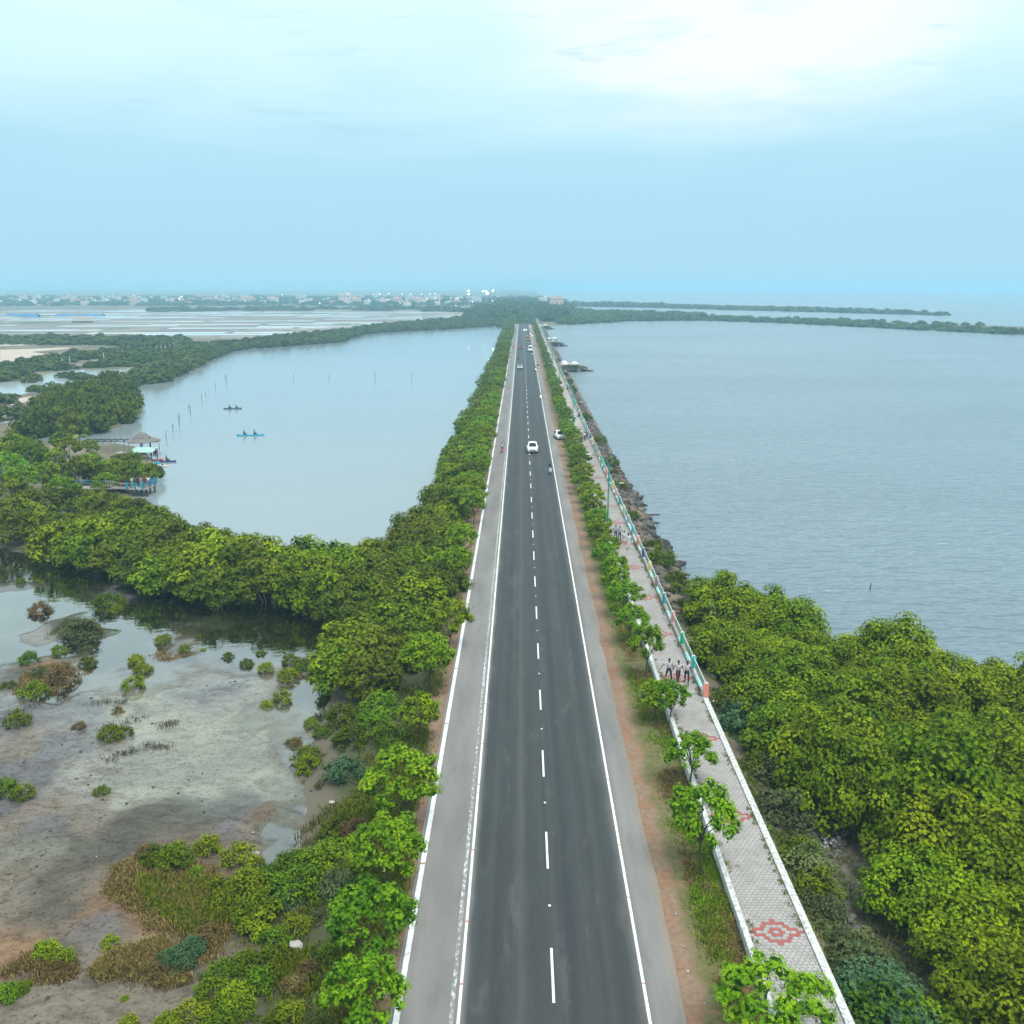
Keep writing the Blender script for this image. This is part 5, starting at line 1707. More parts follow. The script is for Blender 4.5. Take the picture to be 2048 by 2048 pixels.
hs = [house(i) for i in range(6)]
used = set()
rh = random.Random(77)
nh = 0
for i in range(190):
    u = rh.uniform(-10, 1050) if i < 150 else rh.uniform(760, 1060)
    v = rh.uniform(596.5, 611) if u < 700 else rh.uniform(598, 611)
    q = Q(u, v, LZ)
    j = rh.randrange(6)
    if u > 960 and v > 600:
        continue
    o = hs[j] if j not in used else copy_tree(hs[j])
    used.add(j)
    o.location = (q[0], q[1], LZ - .05)
    o.rotation_euler = (0, 0, rh.uniform(-.4, .4))
    o.scale = (rh.uniform(.6, 1.2), .8, rh.uniform(.55, .95))
    tag(o, 'pale flat-topped house of the hazy town beyond the salt pans' if j % 3 != 2 else 'tile-roofed house of the hazy town beyond the salt pans', 'house', 'houses of the far town')
for j in range(6):
    if j not in used:
        hs[j].location = (Q(500, 607, LZ)[0], Q(500, 607, LZ)[1], LZ)
for (u, v, j, w, s) in [(1086, 613, 1, 'white building among trees just past the road end', 1.0), (1112, 621, 2, 'building with a reddish roof beside the start of the spit', .9), (1140, 623, 0, 'long cream shed at the start of the spit', .7), (1012, 611, 5, 'lit white hall beneath the floodlights', 1.2), (690, 608, 3, 'large pink-grey block standing above the town roofs', 1.5)]:
    q = Q(u, v, LZ)
    o = copy_tree(hs[j])
    o.location = (q[0], q[1], LZ + (5 if u in (1086, 1112) else 0) - .05)
    o.scale = (s * (1.6 if u == 1140 else 1.1), s, s if u != 1140 else .55)
    o.rotation_euler = (0, 0, .1)
    tag(o, w, 'building')
# floodlight masts and street lights that are lit
M_glow = plain((1.0, .95, .80), .5, name='lit_lamp', emit=260.0)
M_glow2 = plain((1.0, .93, .78), .5, name='lit_lamp', emit=16.0)
M_mast = plain((.30, .33, .34), .5, name='mast_steel')


def mast(u, v, vb, r, glow, label, group):
    q = Q(u, vb, LZ)
    q2 = np.array(q)
    # height at which the lamp shows at row v
    d = CF + (u - 1024) / FPX * CR - (v - 1024) / FPX * CU
    t = q[1] / d[1]
    h = HC + d[2] * t - LZ
    e = empty('floodlight_mast', (q[0], q[1], LZ))
    mb = MB()
    mb.tube([(0, 0, 0), (0, 0, h)], [.45, .2], 6)
    mb.build('pole', M_mast, e)
    mb = MB()
    mb.ball((0, -.5, h), (r, r * .5, r * .8), 0, 10)
    mb.build('lamp', glow, e)
    tag(e, label, 'floodlight', group)


for (u, v, vb, r, w) in [(975, 586, 612, 1.0, 'brightest, above the lit hall'), (986, 581, 612, .75, 'tallest, to the side of the brightest'), (966, 582.5, 612, .45, 'twin, small one'), (972, 582.5, 612, .45, 'twin, by the brightest'), (937, 582, 611, .5, 'alone, halfway to the town'), (938, 588, 611, .5, 'low under the lone one')]:
    mast(u, v, vb, r, M_glow, f'lit white floodlight over the road end, {w}', 'floodlights over the road end')
for i, (u, v) in enumerate([(365, 593), (360, 597), (748, 588), (778, 588), (804, 588), (822, 588), (844, 587.5), (861, 588), (870, 587.5), (698, 588.5), (855, 597), (871, 596), (800, 605), (902, 596), (914, 597), (912, 611), (760, 588), (270, 591.5), (566, 590), (1109, 597), (996, 592), (640, 606), (945, 604), (985, 602), (880, 599)]):
    mast(u, v, 610 if v < 600 else 616, .32 if i > 1 else .7, M_glow2, 'small lit lamp among the houses of the far town', 'lit lamps of the far town')

# blue tarpaulins and a salt heap on the pans
M_tarp = plain((.05, .17, .38), .5, name='blue_tarpaulin')
for (u, v, wd, w) in [(45, 631, 16, 'the wide one by the frame edge'), (60, 634, 9, 'in front of the wide one'), (160, 632, 24, 'the longest, midway along'), (188, 632, 10, 'the last of the row')]:
    q = Q(u, v, LZ)
    mb = MB()
    rows = []
    for s_ in np.linspace(-1, 1, 9):
        rows.append([(s_ * wd, -3, 0), (s_ * wd * .98, -1.5, 1.3 + .3 * math.sin(s_ * 9)), (s_ * wd * .95, 0, 1.9 + .3 * math.sin(s_ * 7)), (s_ * wd * .98, 1.5, 1.3), (s_ * wd, 3, 0)])
    mb.grid(rows, cap=False)
    o = mb.build('tarpaulin', M_tarp)
    o.location = (q[0], q[1], LZ + .03)
    tag(o, 'bright blue tarpaulin over a salt heap, ' + w, 'tarpaulin', 'blue tarpaulins on the salt pans')
q = Q(165, 645, LZ)
e = empty('thatched_hut', (q[0], q[1], LZ), .1)
M_thatch = plain((.36, .34, .30), .95, name='thatch', var=.2)
mb = MB()
mb.grid([[(-9, -4, 1.2), (9, -4, 1.2)], [(-3, 0, 5.2), (3, 0, 5.2)], [(-9, 4, 1.2), (9, 4, 1.2)]])
mb.face([(-9, -4, 1.2), (-3, 0, 5.2), (-9, 4, 1.2)])
mb.face([(9, 4, 1.2), (3, 0, 5.2), (9, -4, 1.2)])
mb.build('roof', M_thatch, e)
mb = MB()
mb.box((0, 0, .65), (14, 6, 1.3))
mb.build('wall', M_marsh, e)
tag(e, 'low hut with a wide pale roof among the salt pans', 'hut')
# pale fence stakes on the marsh
M_stk = plain((.62, .60, .55), .8, name='pale_stake')
for i, (u, v) in enumerate([(323, 702), (331, 701), (340, 699), (348, 697), (353, 695), (208, 719), (140, 727), (125, 731), (90, 736), (15, 748), (245, 713), (300, 704), (313, 703), (392, 684), (426, 683)]):
    q = Q(u, v, LZ)
    mb = MB()
    mb.tube([(0, 0, 0), (.05, 0, 2.6)], [.16, .13], 6)
    mb.lathe([(.17, 2.55), (.19, 2.6), (.10, 2.72)], 8, 0, (.05, 0, 0))
    o = mb.build('fence_post', M_stk)
    o.location = (q[0], q[1], LZ)
    tag(o, 'pale concrete fence post in the marsh behind the inland pond', 'post', 'fence posts of the marsh')
# ------------------------------------------------------------------ people
M_skin = plain((.15, .078, .048), .55, name='skin', var=.05)
M_hair = plain((.012, .010, .009), .5, name='hair', var=.05)
CLOTH = {}


def cloth(c):
    if c not in CLOTH:
        CLOTH[c] = plain(c, .85, name='cloth', var=.08)
    return CLOTH[c]


def skin_mesh(name, pts, edges, mat, lev=1, root=0):
    me = bpy.data.meshes.new(name)
    me.from_pydata([p[:3] for p in pts], edges, [])
    o = bpy.data.objects.new('temporary', me)
    COL.objects.link(o)
    o.modifiers.new('s', 'SKIN')
    for i, p in enumerate(pts):
        sv = me.skin_vertices[0].data[i]
        sv.radius = (p[3], p[4] if len(p) > 4 else p[3])
        sv.use_root = i == root
    mo = o.modifiers.new('d', 'SUBSURF')
    mo.levels = mo.render_levels = lev
    dg = bpy.context.evaluated_depsgraph_get()
    out = bpy.data.meshes.new_from_object(o.evaluated_get(dg))
    out.name = name
    bpy.data.objects.remove(o)
    out.materials.clear()
    out.materials.append(mat)
    out.polygons.foreach_set('use_smooth', [True] * len(out.polygons))
    return out


def pose_pts(kind_, s):
    """joints: x right, y forward (facing -y is towards the camera), z up; standing height 1.72"""
    J = {}
    if kind_ == 'sit':
        hz = .12
        J.update(pel=(0, .0, hz), waist=(0, .03, hz + .18), chest=(0, .02, hz + .40), neck=(0, .0, hz + .57), head=(0, -.03, hz + .70), top=(0, -.02, hz + .82))
        for sd, x in (('l', -1), ('r', 1)):
            J[sd + 'hip'] = (x * .10, -.04, hz)
            J[sd + 'knee'] = (x * .15, -.42, hz + .12)
            J[sd + 'ank'] = (x * .13, -.60, hz - .26)
            J[sd + 'toe'] = (x * .14, -.76, hz - .30)
            J[sd + 'sho'] = (x * .19, .02, hz + .51)
            J[sd + 'elb'] = (x * .27, -.10, hz + .28)
            J[sd + 'wri'] = (x * .22, -.34, hz + .24)
    else:
        a = s.get('step', 0)
        J.update(pel=(0, 0, .93), waist=(0, -.01, 1.08), chest=(0, -.015, 1.28), neck=(0, -.01, 1.46), head=(0, -.03, 1.58), top=(0, -.02, 1.70))
        for sd, x in (('l', -1), ('r', 1)):
            f = a * x
            J[sd + 'hip'] = (x * .095, 0, .90)
            J[sd + 'knee'] = (x * .10, -f * .20 - .03, .50 + max(0, -f) * .02)
            J[sd + 'ank'] = (x * .095, -f * .30 + max(0, -f) * .12, .09 + max(0, -f) * .12)
            J[sd + 'toe'] = (x * .11, -f * .30 - .15 + max(0, -f) * .10, .04 + max(0, -f) * .03)
            o_ = s.get(sd + 'out', .05)
            J[sd + 'sho'] = (x * .19, 0, 1.42)
            J[sd + 'elb'] = (x * (.23 + o_), f * .10 + .02, 1.15 + o_ * .35)
            J[sd + 'wri'] = (x * (.23 + o_ * 1.9), f * .20 - .10, .92 + o_ * .65)
    return J


def person(kind_='stand', shirt=(.5, .5, .6), trousers=(.02, .02, .025), hair=True, fingers=False, **s):
    J = pose_pts(kind_, s)
    R = dict(pel=(.125, .10), waist=(.12, .09), chest=(.145, .10), neck=.05, head=(.078, .092), top=(.062, .07), hip=.085, knee=.055, ank=.04, toe=.032, sho=.055, elb=.042, wri=.03)
    names = list(J)
    idx = {n: i for i, n in enumerate(names)}

    def rad(n):
        r = R[n] if n in R else R[n[1:]]
        return r if isinstance(r, tuple) else (r, r)
    pts = [J[n] + rad(n) for n in names]
    E = [('pel', 'waist'), ('waist', 'chest'), ('chest', 'neck'), ('neck', 'head'), ('head', 'top')]
    for sd in 'lr':
        E += [('pel', sd + 'hip'), (sd + 'hip', sd + 'knee'), (sd + 'knee', sd + 'ank'), (sd + 'ank', sd + 'toe'), ('chest', sd + 'sho'), (sd + 'sho', sd + 'elb'), (sd + 'elb', sd + 'wri')]
    edges = [(idx[a], idx[b]) for a, b in E]
    # palm and five fingers
    for sd, x in (('l', -1), ('r', 1)):
        w, e = np.array(J[sd + 'wri']), np.array(J[sd + 'elb'])
        d = (w - e) / np.linalg.norm(w - e)
        sdv = np.cross(d, [x, 0.2, 0])
        sdv /= np.linalg.norm(sdv)
        base = len(pts)
        pts.append(tuple(w + d * .07) + (.034, .02))
        edges.append((idx[sd + 'wri'], base))
        if fingers:
            for j, L in enumerate((.065, .078, .072, .055)):
                q0 = w + d * .095 + sdv * (.03 - .02 * j)
                q1 = w + d * (.095 + L * .6) + sdv * (.032 - .021 * j)
                q2 = w + d * (.095 + L) + sdv * (.032 - .021 * j) - np.array([x * .012, 0, 0])
                b = len(pts)
                pts += [tuple(q0) + (.0095, .0095), tuple(q1) + (.0085, .0085), tuple(q2) + (.007, .007)]
                edges += [(base, b), (b, b + 1), (b + 1, b + 2)]
            b = len(pts)
            pts += [tuple(w + d * .05 + sdv * .04) + (.011, .011), tuple(w + d * .085 + sdv * .06) + (.0095, .0095)]
            edges += [(base, b), (b, b + 1)]
    mb = MB()
    h = np.array(J['head'])
    e = link('person', skin_mesh('person', pts, edges, M_skin, 1 if fingers else 1))
    # shirt, trousers, hair follow the same joints
    def sub(nm, js, es, mat, grow):
        ii = {n: i for i, n in enumerate(js)}
        pp = [tuple(J2[n]) + tuple(r * grow for r in rad(n)) for n, J2 in ((n, J) for n in js)]
        link(nm, skin_mesh(nm, pp, [(ii[a], ii[b]) for a, b in es], mat, 1), e)
    JJ = dict(J)
    J['lslv'] = tuple(np.array(J['lsho']) * .35 + np.array(J['lelb']) * .65)
    J['rslv'] = tuple(np.array(J['rsho']) * .35 + np.array(J['relb']) * .65)
    R['slv'] = .052
    R['cuff'] = .05
    for sd in 'lr':
        J[sd + 'cuff'] = tuple(np.array(J[sd + 'knee']) * .12 + np.array(J[sd + 'ank']) * .88)
    nk = np.array(J['neck'])
    J['xcollar'] = tuple(nk * .8 + np.array(J['chest']) * .2)
    R['collar'] = .075
    sub('shirt', ['pel', 'waist', 'chest', 'xcollar', 'lsho', 'rsho', 'lslv', 'rslv'], [('pel', 'waist'), ('waist', 'chest'), ('chest', 'xcollar'), ('chest', 'lsho'), ('chest', 'rsho'), ('lsho', 'lslv'), ('rsho', 'rslv')], cloth(shirt), 1.27)
    sub('trousers', ['pel', 'waist', 'lhip', 'rhip', 'lknee', 'rknee', 'lcuff', 'rcuff'], [('pel', 'waist'), ('pel', 'lhip'), ('pel', 'rhip'), ('lhip', 'lknee'), ('rhip', 'rknee'), ('lknee', 'lcuff'), ('rknee', 'rcuff')], cloth(trousers), 1.22)
    mb = MB()
    mb.ball((h[0], h[1] + .022, h[2] + .045), (.088, .098, .092), 0, 10)
    mb.build('hair', M_hair, e, True)
    # a face: nose, brow shadow is left to light; lips and eyes as small forms
    mb = MB()
    mb.ball((h[0], h[1] - .098, h[2] - .005), (.014, .018, .022), 0, 6)
    mb.build('nose', M_skin, e, True)
    for x in (-1, 1):
        mb = MB()
        mb.ball((h[0] + x * .03, h[1] - .083, h[2] + .022), (.012, .008, .008), 0, 6)
        mb.build('eye', M_hair, e, True)
        mb = MB()
        mb.ball((h[0] + x * .082, h[1] + .01, h[2]), (.012, .022, .03), 0, 6)
        mb.build('ear', M_skin, e, True)
    mb = MB()
    mb.ball((h[0], h[1] - .085, h[2] - .042), (.024, .008, .008), 0, 6)
    mb.build('mouth', cloth((.16, .06, .05)), e, True)
    if kind_ != 'sit':
        for sd in 'lr':
            a, t = np.array(J[sd + 'ank']), np.array(J[sd + 'toe'])
            mb = MB()
            c = (a + t) / 2
            mb.ball((c[0], c[1] - .01, min(c[2], a[2]) - .02), (.05, .13, .045), 0, 8)
            mb.build('shoe', cloth((.03, .025, .022)), e, True)
    return e


PB = {}


def put_person(key, loc, rz, label, group=None, sc=1.0, **kw):
    if key not in PB:
        PB[key] = person(**kw)
        o = PB[key]
    else:
        o = copy_tree(PB[key])
    o.location = [float(c) for c in loc]
    o.rotation_euler = (0, 0, rz)
    o.scale = (sc,) * 3
    tag(o, label, 'person', group)
    return o


GREY = (.46, .43, .50)
for i, (u, v, a, kw, w) in enumerate([(1337, 1362, .25, dict(step=.9, lout=.30, rout=.04), 'with one arm swung out'), (1355.6, 1366, 0, dict(step=-.8, lout=.06, rout=.06), 'in the middle of three'), (1373, 1367, -.1, dict(step=.7, lout=.18, rout=.10), 'beside the turquoise pillar')]):
    q = Q(u, v, WZ)
    put_person('w%d' % i, q, a, 'young man walking in a lilac-grey shirt and black trousers, ' + w, None, 1.02, kind_='stand', shirt=GREY, trousers=(.012, .012, .018), fingers=True, **kw)
q = Q(1256.4, 1098, WZ)
put_person('white', q, -.7, 'man all in white with a dark bag strap walking by the railing', None, 1.04, kind_='stand', shirt=(.72, .72, .74), trousers=(.58, .58, .60), step=.7, lout=.2, rout=.05, fingers=True)
q = Q(1248, 1084, WZ)
put_person('sitw', (q[0], q[1], WZ + .35), .3, 'person in pale clothes seated just behind the man in white', None, 1.0, kind_='sit', shirt=(.6, .6, .6), trousers=(.5, .5, .5))
for i, (u, v, c) in enumerate([(1231, 1080, 'dark jeans'), (1239, 1082, 'blue jeans')]):
    q = Q(u, v, WZ)
    put_person('jean', q, .2, f'person in {c} half hidden under the neem tree by the lamp post', None, 1.0, kind_='stand', shirt=(.3, .32, .4), trousers=(.03, .05, .10), step=.2)
DK, LT, RD = dict(kind_='stand', shirt=(.04, .05, .07), trousers=(.015, .015, .02), step=.2), dict(kind_='stand', shirt=(.62, .60, .62), trousers=(.25, .10, .10), step=-.2), dict(kind_='stand', shirt=(.35, .05, .05), trousers=(.02, .02, .03), step=.1)
for key, u, v, kw, w in [('lt', 1163, 876, LT, 'in white on the walkway beside the parked car, on the kerb side'), ('lt2', 1169, 882, dict(LT, trousers=(.02, .02, .02)), 'in white and black on the walkway near the parked car'), ('dk', 1173, 880, DK, 'in dark clothes on the walkway near the parked car, next to the railing'),
                         ('rd', 1126.5, 786, RD, 'alone on the far walkway past the parked car')]:
    put_person(key, Q(u, v, WZ), .3, 'person ' + w, None, 1.0, **kw)

# ------------------------------------------------------------------ vehicles
M_glass = plain((.02, .028, .036), .12, name='tinted_glass', var=.0)
M_glass.node_tree.nodes['Principled BSDF'].inputs['Specular IOR Level'].default_value = .15
M_tyre = plain((.018, .018, .019), .9, name='tyre_rubber')
M_rim = plain((.45, .46, .47), .35, .8, name='wheel_rim')
M_blk = plain((.02, .02, .022), .6, name='black_trim')
M_head = plain((.80, .84, .88), .15, name='headlight_glass')
M_tail = plain((.45, .02, .02), .25, name='tail_light')
M_tailon = plain((1.0, .08, .05), .3, name='tail_light_lit', emit=4.0)
M_headon = plain((1.0, .88, .62), .3, name='headlight_lit', emit=18.0)
M_plate = plain((.75, .75, .72), .5, name='number_plate')


def car(paint, style='suv', lights=None, label='', name='car', group=None):
    """front towards -y, length along y"""
    L, Wd, H = dict(suv=(4.35, 1.80, 1.62), hatch=(3.9, 1.70, 1.50), sedan=(4.4, 1.72, 1.46), van=(5.2, 1.95, 2.45), truck=(5.6, 2.0, 2.5))[style]
    e = empty(name)
    Mp = plain(paint, .28, name='car_paint', var=.03)
    if style == 'van':
        S = [(-.5, .55, .95, .62), (-.47, .35, 1.10, .80), (-.40, .30, 1.32, .90), (-.30, .28, 2.30, .92), (-.20, .28, 2.42, .94), (.40, .28, 2.45, .94), (.49, .32, 2.38, .93), (.5, .5, 2.2, .9)]
        cab = (3, 7)
        belt = 1.32
    else:
        hb = {'suv': .98, 'hatch': .90, 'sedan': .88, 'truck': 1.0}[style]
        S = [(-.5, .42, .62, .80), (-.485, .26, .74, .90), (-.40, .24, hb - .10, .97), (-.24, .22, hb, 1.0), (-.06, .22, H - .06, 1.0), (.10, .22, H, 1.0), (.30, .22, H - (.04 if style != 'sedan' else .16), 1.0), (.43 if style != 'sedan' else .40, .24, hb + .14, .98), (.49, .28, hb - .02, .95), (.5, .45, .70, .86)]
        belt = hb
    body = MB()
    rows = []
    for t, zb, zt, wf in S:
        y, w = t * L, Wd / 2 * wf
        zt_b = min(belt, zt)
        zm = zb + (zt_b - zb) * .45
        inw = .0 if zt <= belt + .2 else min(.22, (zt - belt) * .30)
        half = [(w * .86, zb), (w, zb + .10), (w, zm), (w * .97, zt_b), (w * .97 - inw, zt - .03), (w * .80 - inw, zt), (w * .35 - inw * .4, zt + .015)]
        rows.append([(-x, y, z) for x, z in half] + [(x, y, z) for x, z in reversed(half)])
    body.grid(rows, closed=True, cap=True)
    bo = body.build('body', Mp, e, True)
    # glass set over the cabin, a few millimetres proud
    def pane(nm, pts):
        mb = MB()
        mb.face(pts)
        c = np.mean(np.array(pts), 0)
        n = np.cross(np.array(pts[1]) - pts[0], np.array(pts[2]) - pts[1])
        n = n / np.linalg.norm(n)
        out_ = c - np.array([0, 0, .7])
        if np.dot(n, out_) < 0:
            n = -n
            mb.f = [tuple(reversed(f)) for f in mb.f]
        mb.v = [tuple((np.array(v) - c) * .92 + c + n * (.03 if 'side' not in nm else .012)) for v in mb.v]
        return mb.build(nm, M_glass, e)
    R_ = rows
    if style == 'van':
        pane('windscreen', [R_[2][3], R_[2][10], R_[3][9], R_[3][4]])
        pane('rear_window', [R_[6][3], R_[6][10], R_[7][9], R_[7][4]])
        for j in (3, 4):
            for a_, b_ in ((3, 4), (10, 9)):
                pane('side_window', [R_[j][a_], R_[j + 1][a_], R_[j + 1][b_], R_[j][b_]])
    else:
        pane('windscreen', [R_[3][5], R_[3][8], R_[4][8], R_[4][5]])
        pane('rear_window', [R_[7][5], R_[7][8], R_[6][8], R_[6][5]])
        for j in (4, 5):
            for a_, b_ in ((3, 4), (10, 9)):
                pane('side_window', [R_[j][a_], R_[j + 1][a_], R_[j + 1][b_], R_[j][b_]])
    for sx_ in (-1, 1):
        for y in (-L * .31, L * .31):
            mb = MB()
            mb.lathe([(.20, -.11), (.32, -.11), (.335, -.07), (.335, .07), (.32, .11), (.20, .11)], 18, 0, (sx_ * (Wd / 2 - .10), y, .335), 'x')
            w_ = mb.build('wheel', M_tyre, e, True)
            mb = MB()
            mb.lathe([(.02, .0), (.20, -.02), (.205, .115), (.17, .09), (.03, .10)], 14, 0, (0, 0, 0), 'x')
            r_ = mb.build('rim', M_rim, w_, True)
            r_.location = (sx_ * (Wd / 2 - .10), y, .335)
            r_.scale = (sx_, 1, 1)
        zf = .74 if style != 'van' else .92
        mb = MB()
        mb.ball((sx_ * Wd * .36, -L * .487, zf), (.21, .07, .085), 0, 10)
        mb.build('headlight', M_headon if lights == 'head' else M_head, e, True)
        mb = MB()
        mb.ball((sx_ * Wd * .42, L * .487, .92), (.12, .07, .14), 0, 10)
        mb.build('tail_light', M_tailon if lights == 'tail' else M_tail, e, True)
        mb = MB()
        mb.ball((sx_ * (Wd / 2 + .08), -L * .17, belt + .10), (.11, .06, .075), 0, 8)
        mb.build('wing_mirror', Mp, e, True)
    mb = MB()
    mb.box((0, -L * .499, .50), (Wd * .62, .05, .20))
    mb.box((0, -L * .497, .70), (Wd * .36, .05, .10))
    mb.build('grille', M_blk, e)
    mb = MB()
    mb.box((0, L * .497, .46), (Wd * .80, .06, .22))
    mb.build('bumper', M_blk, e)
    for y in (-L * .507, L * .507):
        mb = MB()
        mb.box((0, y, .58), (.46, .012, .11))
        mb.build('number_plate', M_plate, e)
    if style in ('suv',):
        for sx_ in (-1, 1):
            mb = MB()
            mb.tube([(sx_ * .52, -L * .03, H + .0), (sx_ * .52, L * .0, H + .06), (sx_ * .52, L * .24, H + .05), (sx_ * .52, L * .28, H - .01)], .02, 5)
            mb.build('roof_rail', M_blk, e)
    tag(e, label, 'truck' if style == 'truck' else ('van' if style == 'van' else 'car'), group)
    return e


def place(o, u, v, rz=0.0):
    q = Q(u, v, .004)
    o.location = (q[0], q[1], .004)
    o.rotation_euler = (0, 0, rz)


WHITE = (.80, .81, .82)
place(car(WHITE, 'suv', None, 'white car driving towards the viewer, the largest on the road'), 1065, 903)
place(car(WHITE, 'hatch', None, 'white car parked on the dirt verge, seen from behind', ), 1119, 877, .18)
place(car((.62, .65, .68), 'sedan', None, 'silver car driving away beyond the motorcycle riders'), 1040, 738)
place(car((.40, .03, .03), 'hatch', 'tail', 'dark red car driving away with tail lights lit'), 1042.4, 697)
place(car(WHITE, 'van', None, 'white minibus coming towards the viewer past the red car', 'minibus'), 1060.2, 703)
place(car((.55, .56, .58), 'hatch', 'head', 'far car coming with both headlights glowing'), 1050.5, 662)
place(car((.5, .5, .52), 'hatch', 'head', 'tiny car with glowing headlights at the very end of the road'), 1042.8, 634)
place(car((.60, .61, .62), 'hatch', None, 'pale car near the road end behind the glowing headlights'), 1052, 640)
# lorry with an orange cab and open load bed
tr_ = empty('lorry')
M_or = plain((.62, .24, .06), .5, name='lorry_paint')
mb = MB()
mb.grid([[(-.95, -2.9, .6), (.95, -2.9, .6), (.95, -2.9, 1.3), (.82, -2.75, 2.25), (-.82, -2.75, 2.25), (-.95, -2.9, 1.3)], [(-.95, -1.4, .6), (.95, -1.4, .6), (.95, -1.4, 1.3), (.9, -1.4, 2.35), (-.9, -1.4, 2.35), (-.95, -1.4, 1.3)]], closed=True, cap=True)
mb.build('cab', M_or, tr_)
mb = MB()
mb.face([(-.80, -2.915, 1.36), (.80, -2.915, 1.36), (.70, -2.80, 2.15), (-.70, -2.80, 2.15)])
mb.build('windscreen', M_glass, tr_)
mb = MB()
for c, d in (((0, .9, .95), (2.0, 4.4, .12)), ((-.97, .9, 1.7), (.06, 4.4, 1.38)), ((.97, .9, 1.7), (.06, 4.4, 1.38)), ((0, -1.26, 1.75), (1.88, .06, 1.48)), ((0, 3.07, 1.7), (1.88, .06, 1.38))):
    mb.box(c, d)
mb.build('load_bed', plain((.50, .40, .24), .8, name='timber_sides'), tr_)
for sx_ in (-1, 1):
    for y in (-2.1, 1.9):
        mb = MB()
        mb.lathe([(.2, -.14), (.42, -.14), (.44, 0), (.42, .14), (.2, .14)], 16, 0, (sx_ * .82, y, .44), 'x')
        mb.build('wheel', M_tyre, tr_, True)
    mb = MB()
    mb.ball((sx_ * .68, -2.93, .85), (.15, .06, .10), 0, 8)
    mb.build('headlight', M_head, tr_, True)
tag(tr_, 'small lorry with an orange cab and open wooden bed behind the white minibus', 'lorry')
place(tr_, 1055.8, 681)


def scooter(paint, label, lit=None, group=None, front=WHITE):
    e = empty('scooter')
    Mp = plain(paint, .3, name='scooter_paint', var=.04)
    Mf = plain(front, .3, name='scooter_paint', var=.04)
    mb = MB()
    mb.ball((0, .42, .58), (.17, .48, .22), 0, 12)
    mb.box((0, -.10, .33), (.30, .55, .10))
    mb.build('body', Mp, e, True)
    mb = MB()
    mb.grid([[(-.20, -.38, .30), (-.10, -.46, .28), (.10, -.46, .28), (.20, -.38, .30)], [(-.22, -.40, .62), (-.10, -.52, .62), (.10, -.52, .62), (.22, -.40, .62)], [(-.15, -.42, .98), (-.07, -.52, 1.0), (.07, -.52, 1.0), (.15, -.42, .98)]])
    mb.grid([[(.19, -.36, .30), (-.19, -.36, .30)], [(.21, -.38, .62), (-.21, -.38, .62)], [(.14, -.40, .98), (-.14, -.40, .98)]])
    mb.build('front_shield', Mf, e, True)
    mb = MB()
    mb.ball((0, .38, .80), (.15, .42, .06), 0, 10)
    mb.build('seat', M_blk, e, True)
    mb = MB()
    mb.tube([(-.34, -.30, 1.06), (-.15, -.42, 1.02), (.15, -.42, 1.02), (.34, -.30, 1.06)], .025, 6)
    hb = mb.build('handlebar', M_blk, e)
    for sx_ in (-1, 1):
        mb = MB()
        mb.tube([(sx_ * .28, -.34, 1.04), (sx_ * .32, -.36, 1.22)], .012, 4)
        mb.ball((sx_ * .33, -.36, 1.27), (.06, .02, .045), 0, 8)
        mb.build('mirror', M_blk, hb)
    for y in (-.62, .66):
        mb = MB()
        mb.lathe([(.14, -.05), (.25, -.05), (.27, 0), (.25, .05), (.14, .05)], 16, 0, (0, y, .27), 'x')
        mb.build('wheel', M_tyre, e, True)
    mb = MB()
    mb.ball((0, -.55, .93), (.09, .05, .08), 0, 8)
    mb.build('headlight', M_headon if lit == 'head' else M_head, e, True)
    mb = MB()
    mb.ball((0, .90, .68), (.10, .04, .05), 0, 8)
    mb.build('tail_light', M_tailon if lit == 'tail' else M_tail, e, True)
    tag(e, label, 'scooter', group)
    return e


def ride(u, v, rz, paint, label, rider, rkw, lit=None, front=WHITE):
    o = scooter(paint, label, lit, None, front)
    place(o, u, v, rz)
    c = o.location
    key = 'ride' + str(rkw)
    put_person(key, (c[0] - .28 * math.sin(rz), c[1] + .28 * math.cos(rz), .78), rz, rider, None, 1.0, kind_='sit', **rkw)


ride(1004.3, 905, PI, (.45, .02, .02), 'red scooter riding away on the pale shoulder', 'rider in a white top on the red scooter', dict(shirt=(.55, .52, .50), trousers=(.03, .03, .05)), 'tail', (.5, .02, .02))
ride(1100.2, 947, 0, (.05, .05, .06), 'scooter with a white front shield, coming behind the white car', 'rider in navy blue on the white-fronted scooter', dict(shirt=(.02, .06, .16), trousers=(.02, .02, .03)))
ride(1081, 799, 0, (.03, .03, .03), 'dark scooter coming close to the road edge line', 'rider in a pale shirt coming along the road edge', dict(shirt=(.5, .5, .5), trousers=(.02, .02, .03)), 'head')
ride(1071.5, 744, 0, (.5, .04, .04), 'red scooter coming with a bright headlight', 'rider in red behind the bright headlight', dict(shirt=(.45, .05, .05), trousers=(.02, .02, .03)), 'head', (.7, .1, .08))
ride(1036.4, 723, PI, (.03, .03, .04), 'dark scooter riding away ahead of the silver car', 'rider in black ahead of the silver car', dict(shirt=(.02, .02, .03), trousers=(.015, .015, .02)))
ride(1063.9, 711, 0, (.03, .04, .06), 'dark scooter following behind the white minibus front', 'rider in dark blue next to the white minibus', dict(shirt=(.02, .03, .06), trousers=(.02, .02, .02)))
ride(1027, 699, PI, (.5, .06, .05), 'red scooter riding away on the shoulder level with the red car', 'rider in pink on the shoulder level with the red car', dict(shirt=(.6, .30, .28), trousers=(.05, .03, .04)), 'tail', (.5, .05, .05))
ride(1036.4, 681, PI, (.4, .04, .05), 'far red scooter riding away past the lorry', 'rider in maroon past the lorry', dict(shirt=(.2, .03, .04), trousers=(.03, .03, .03)), 'tail')
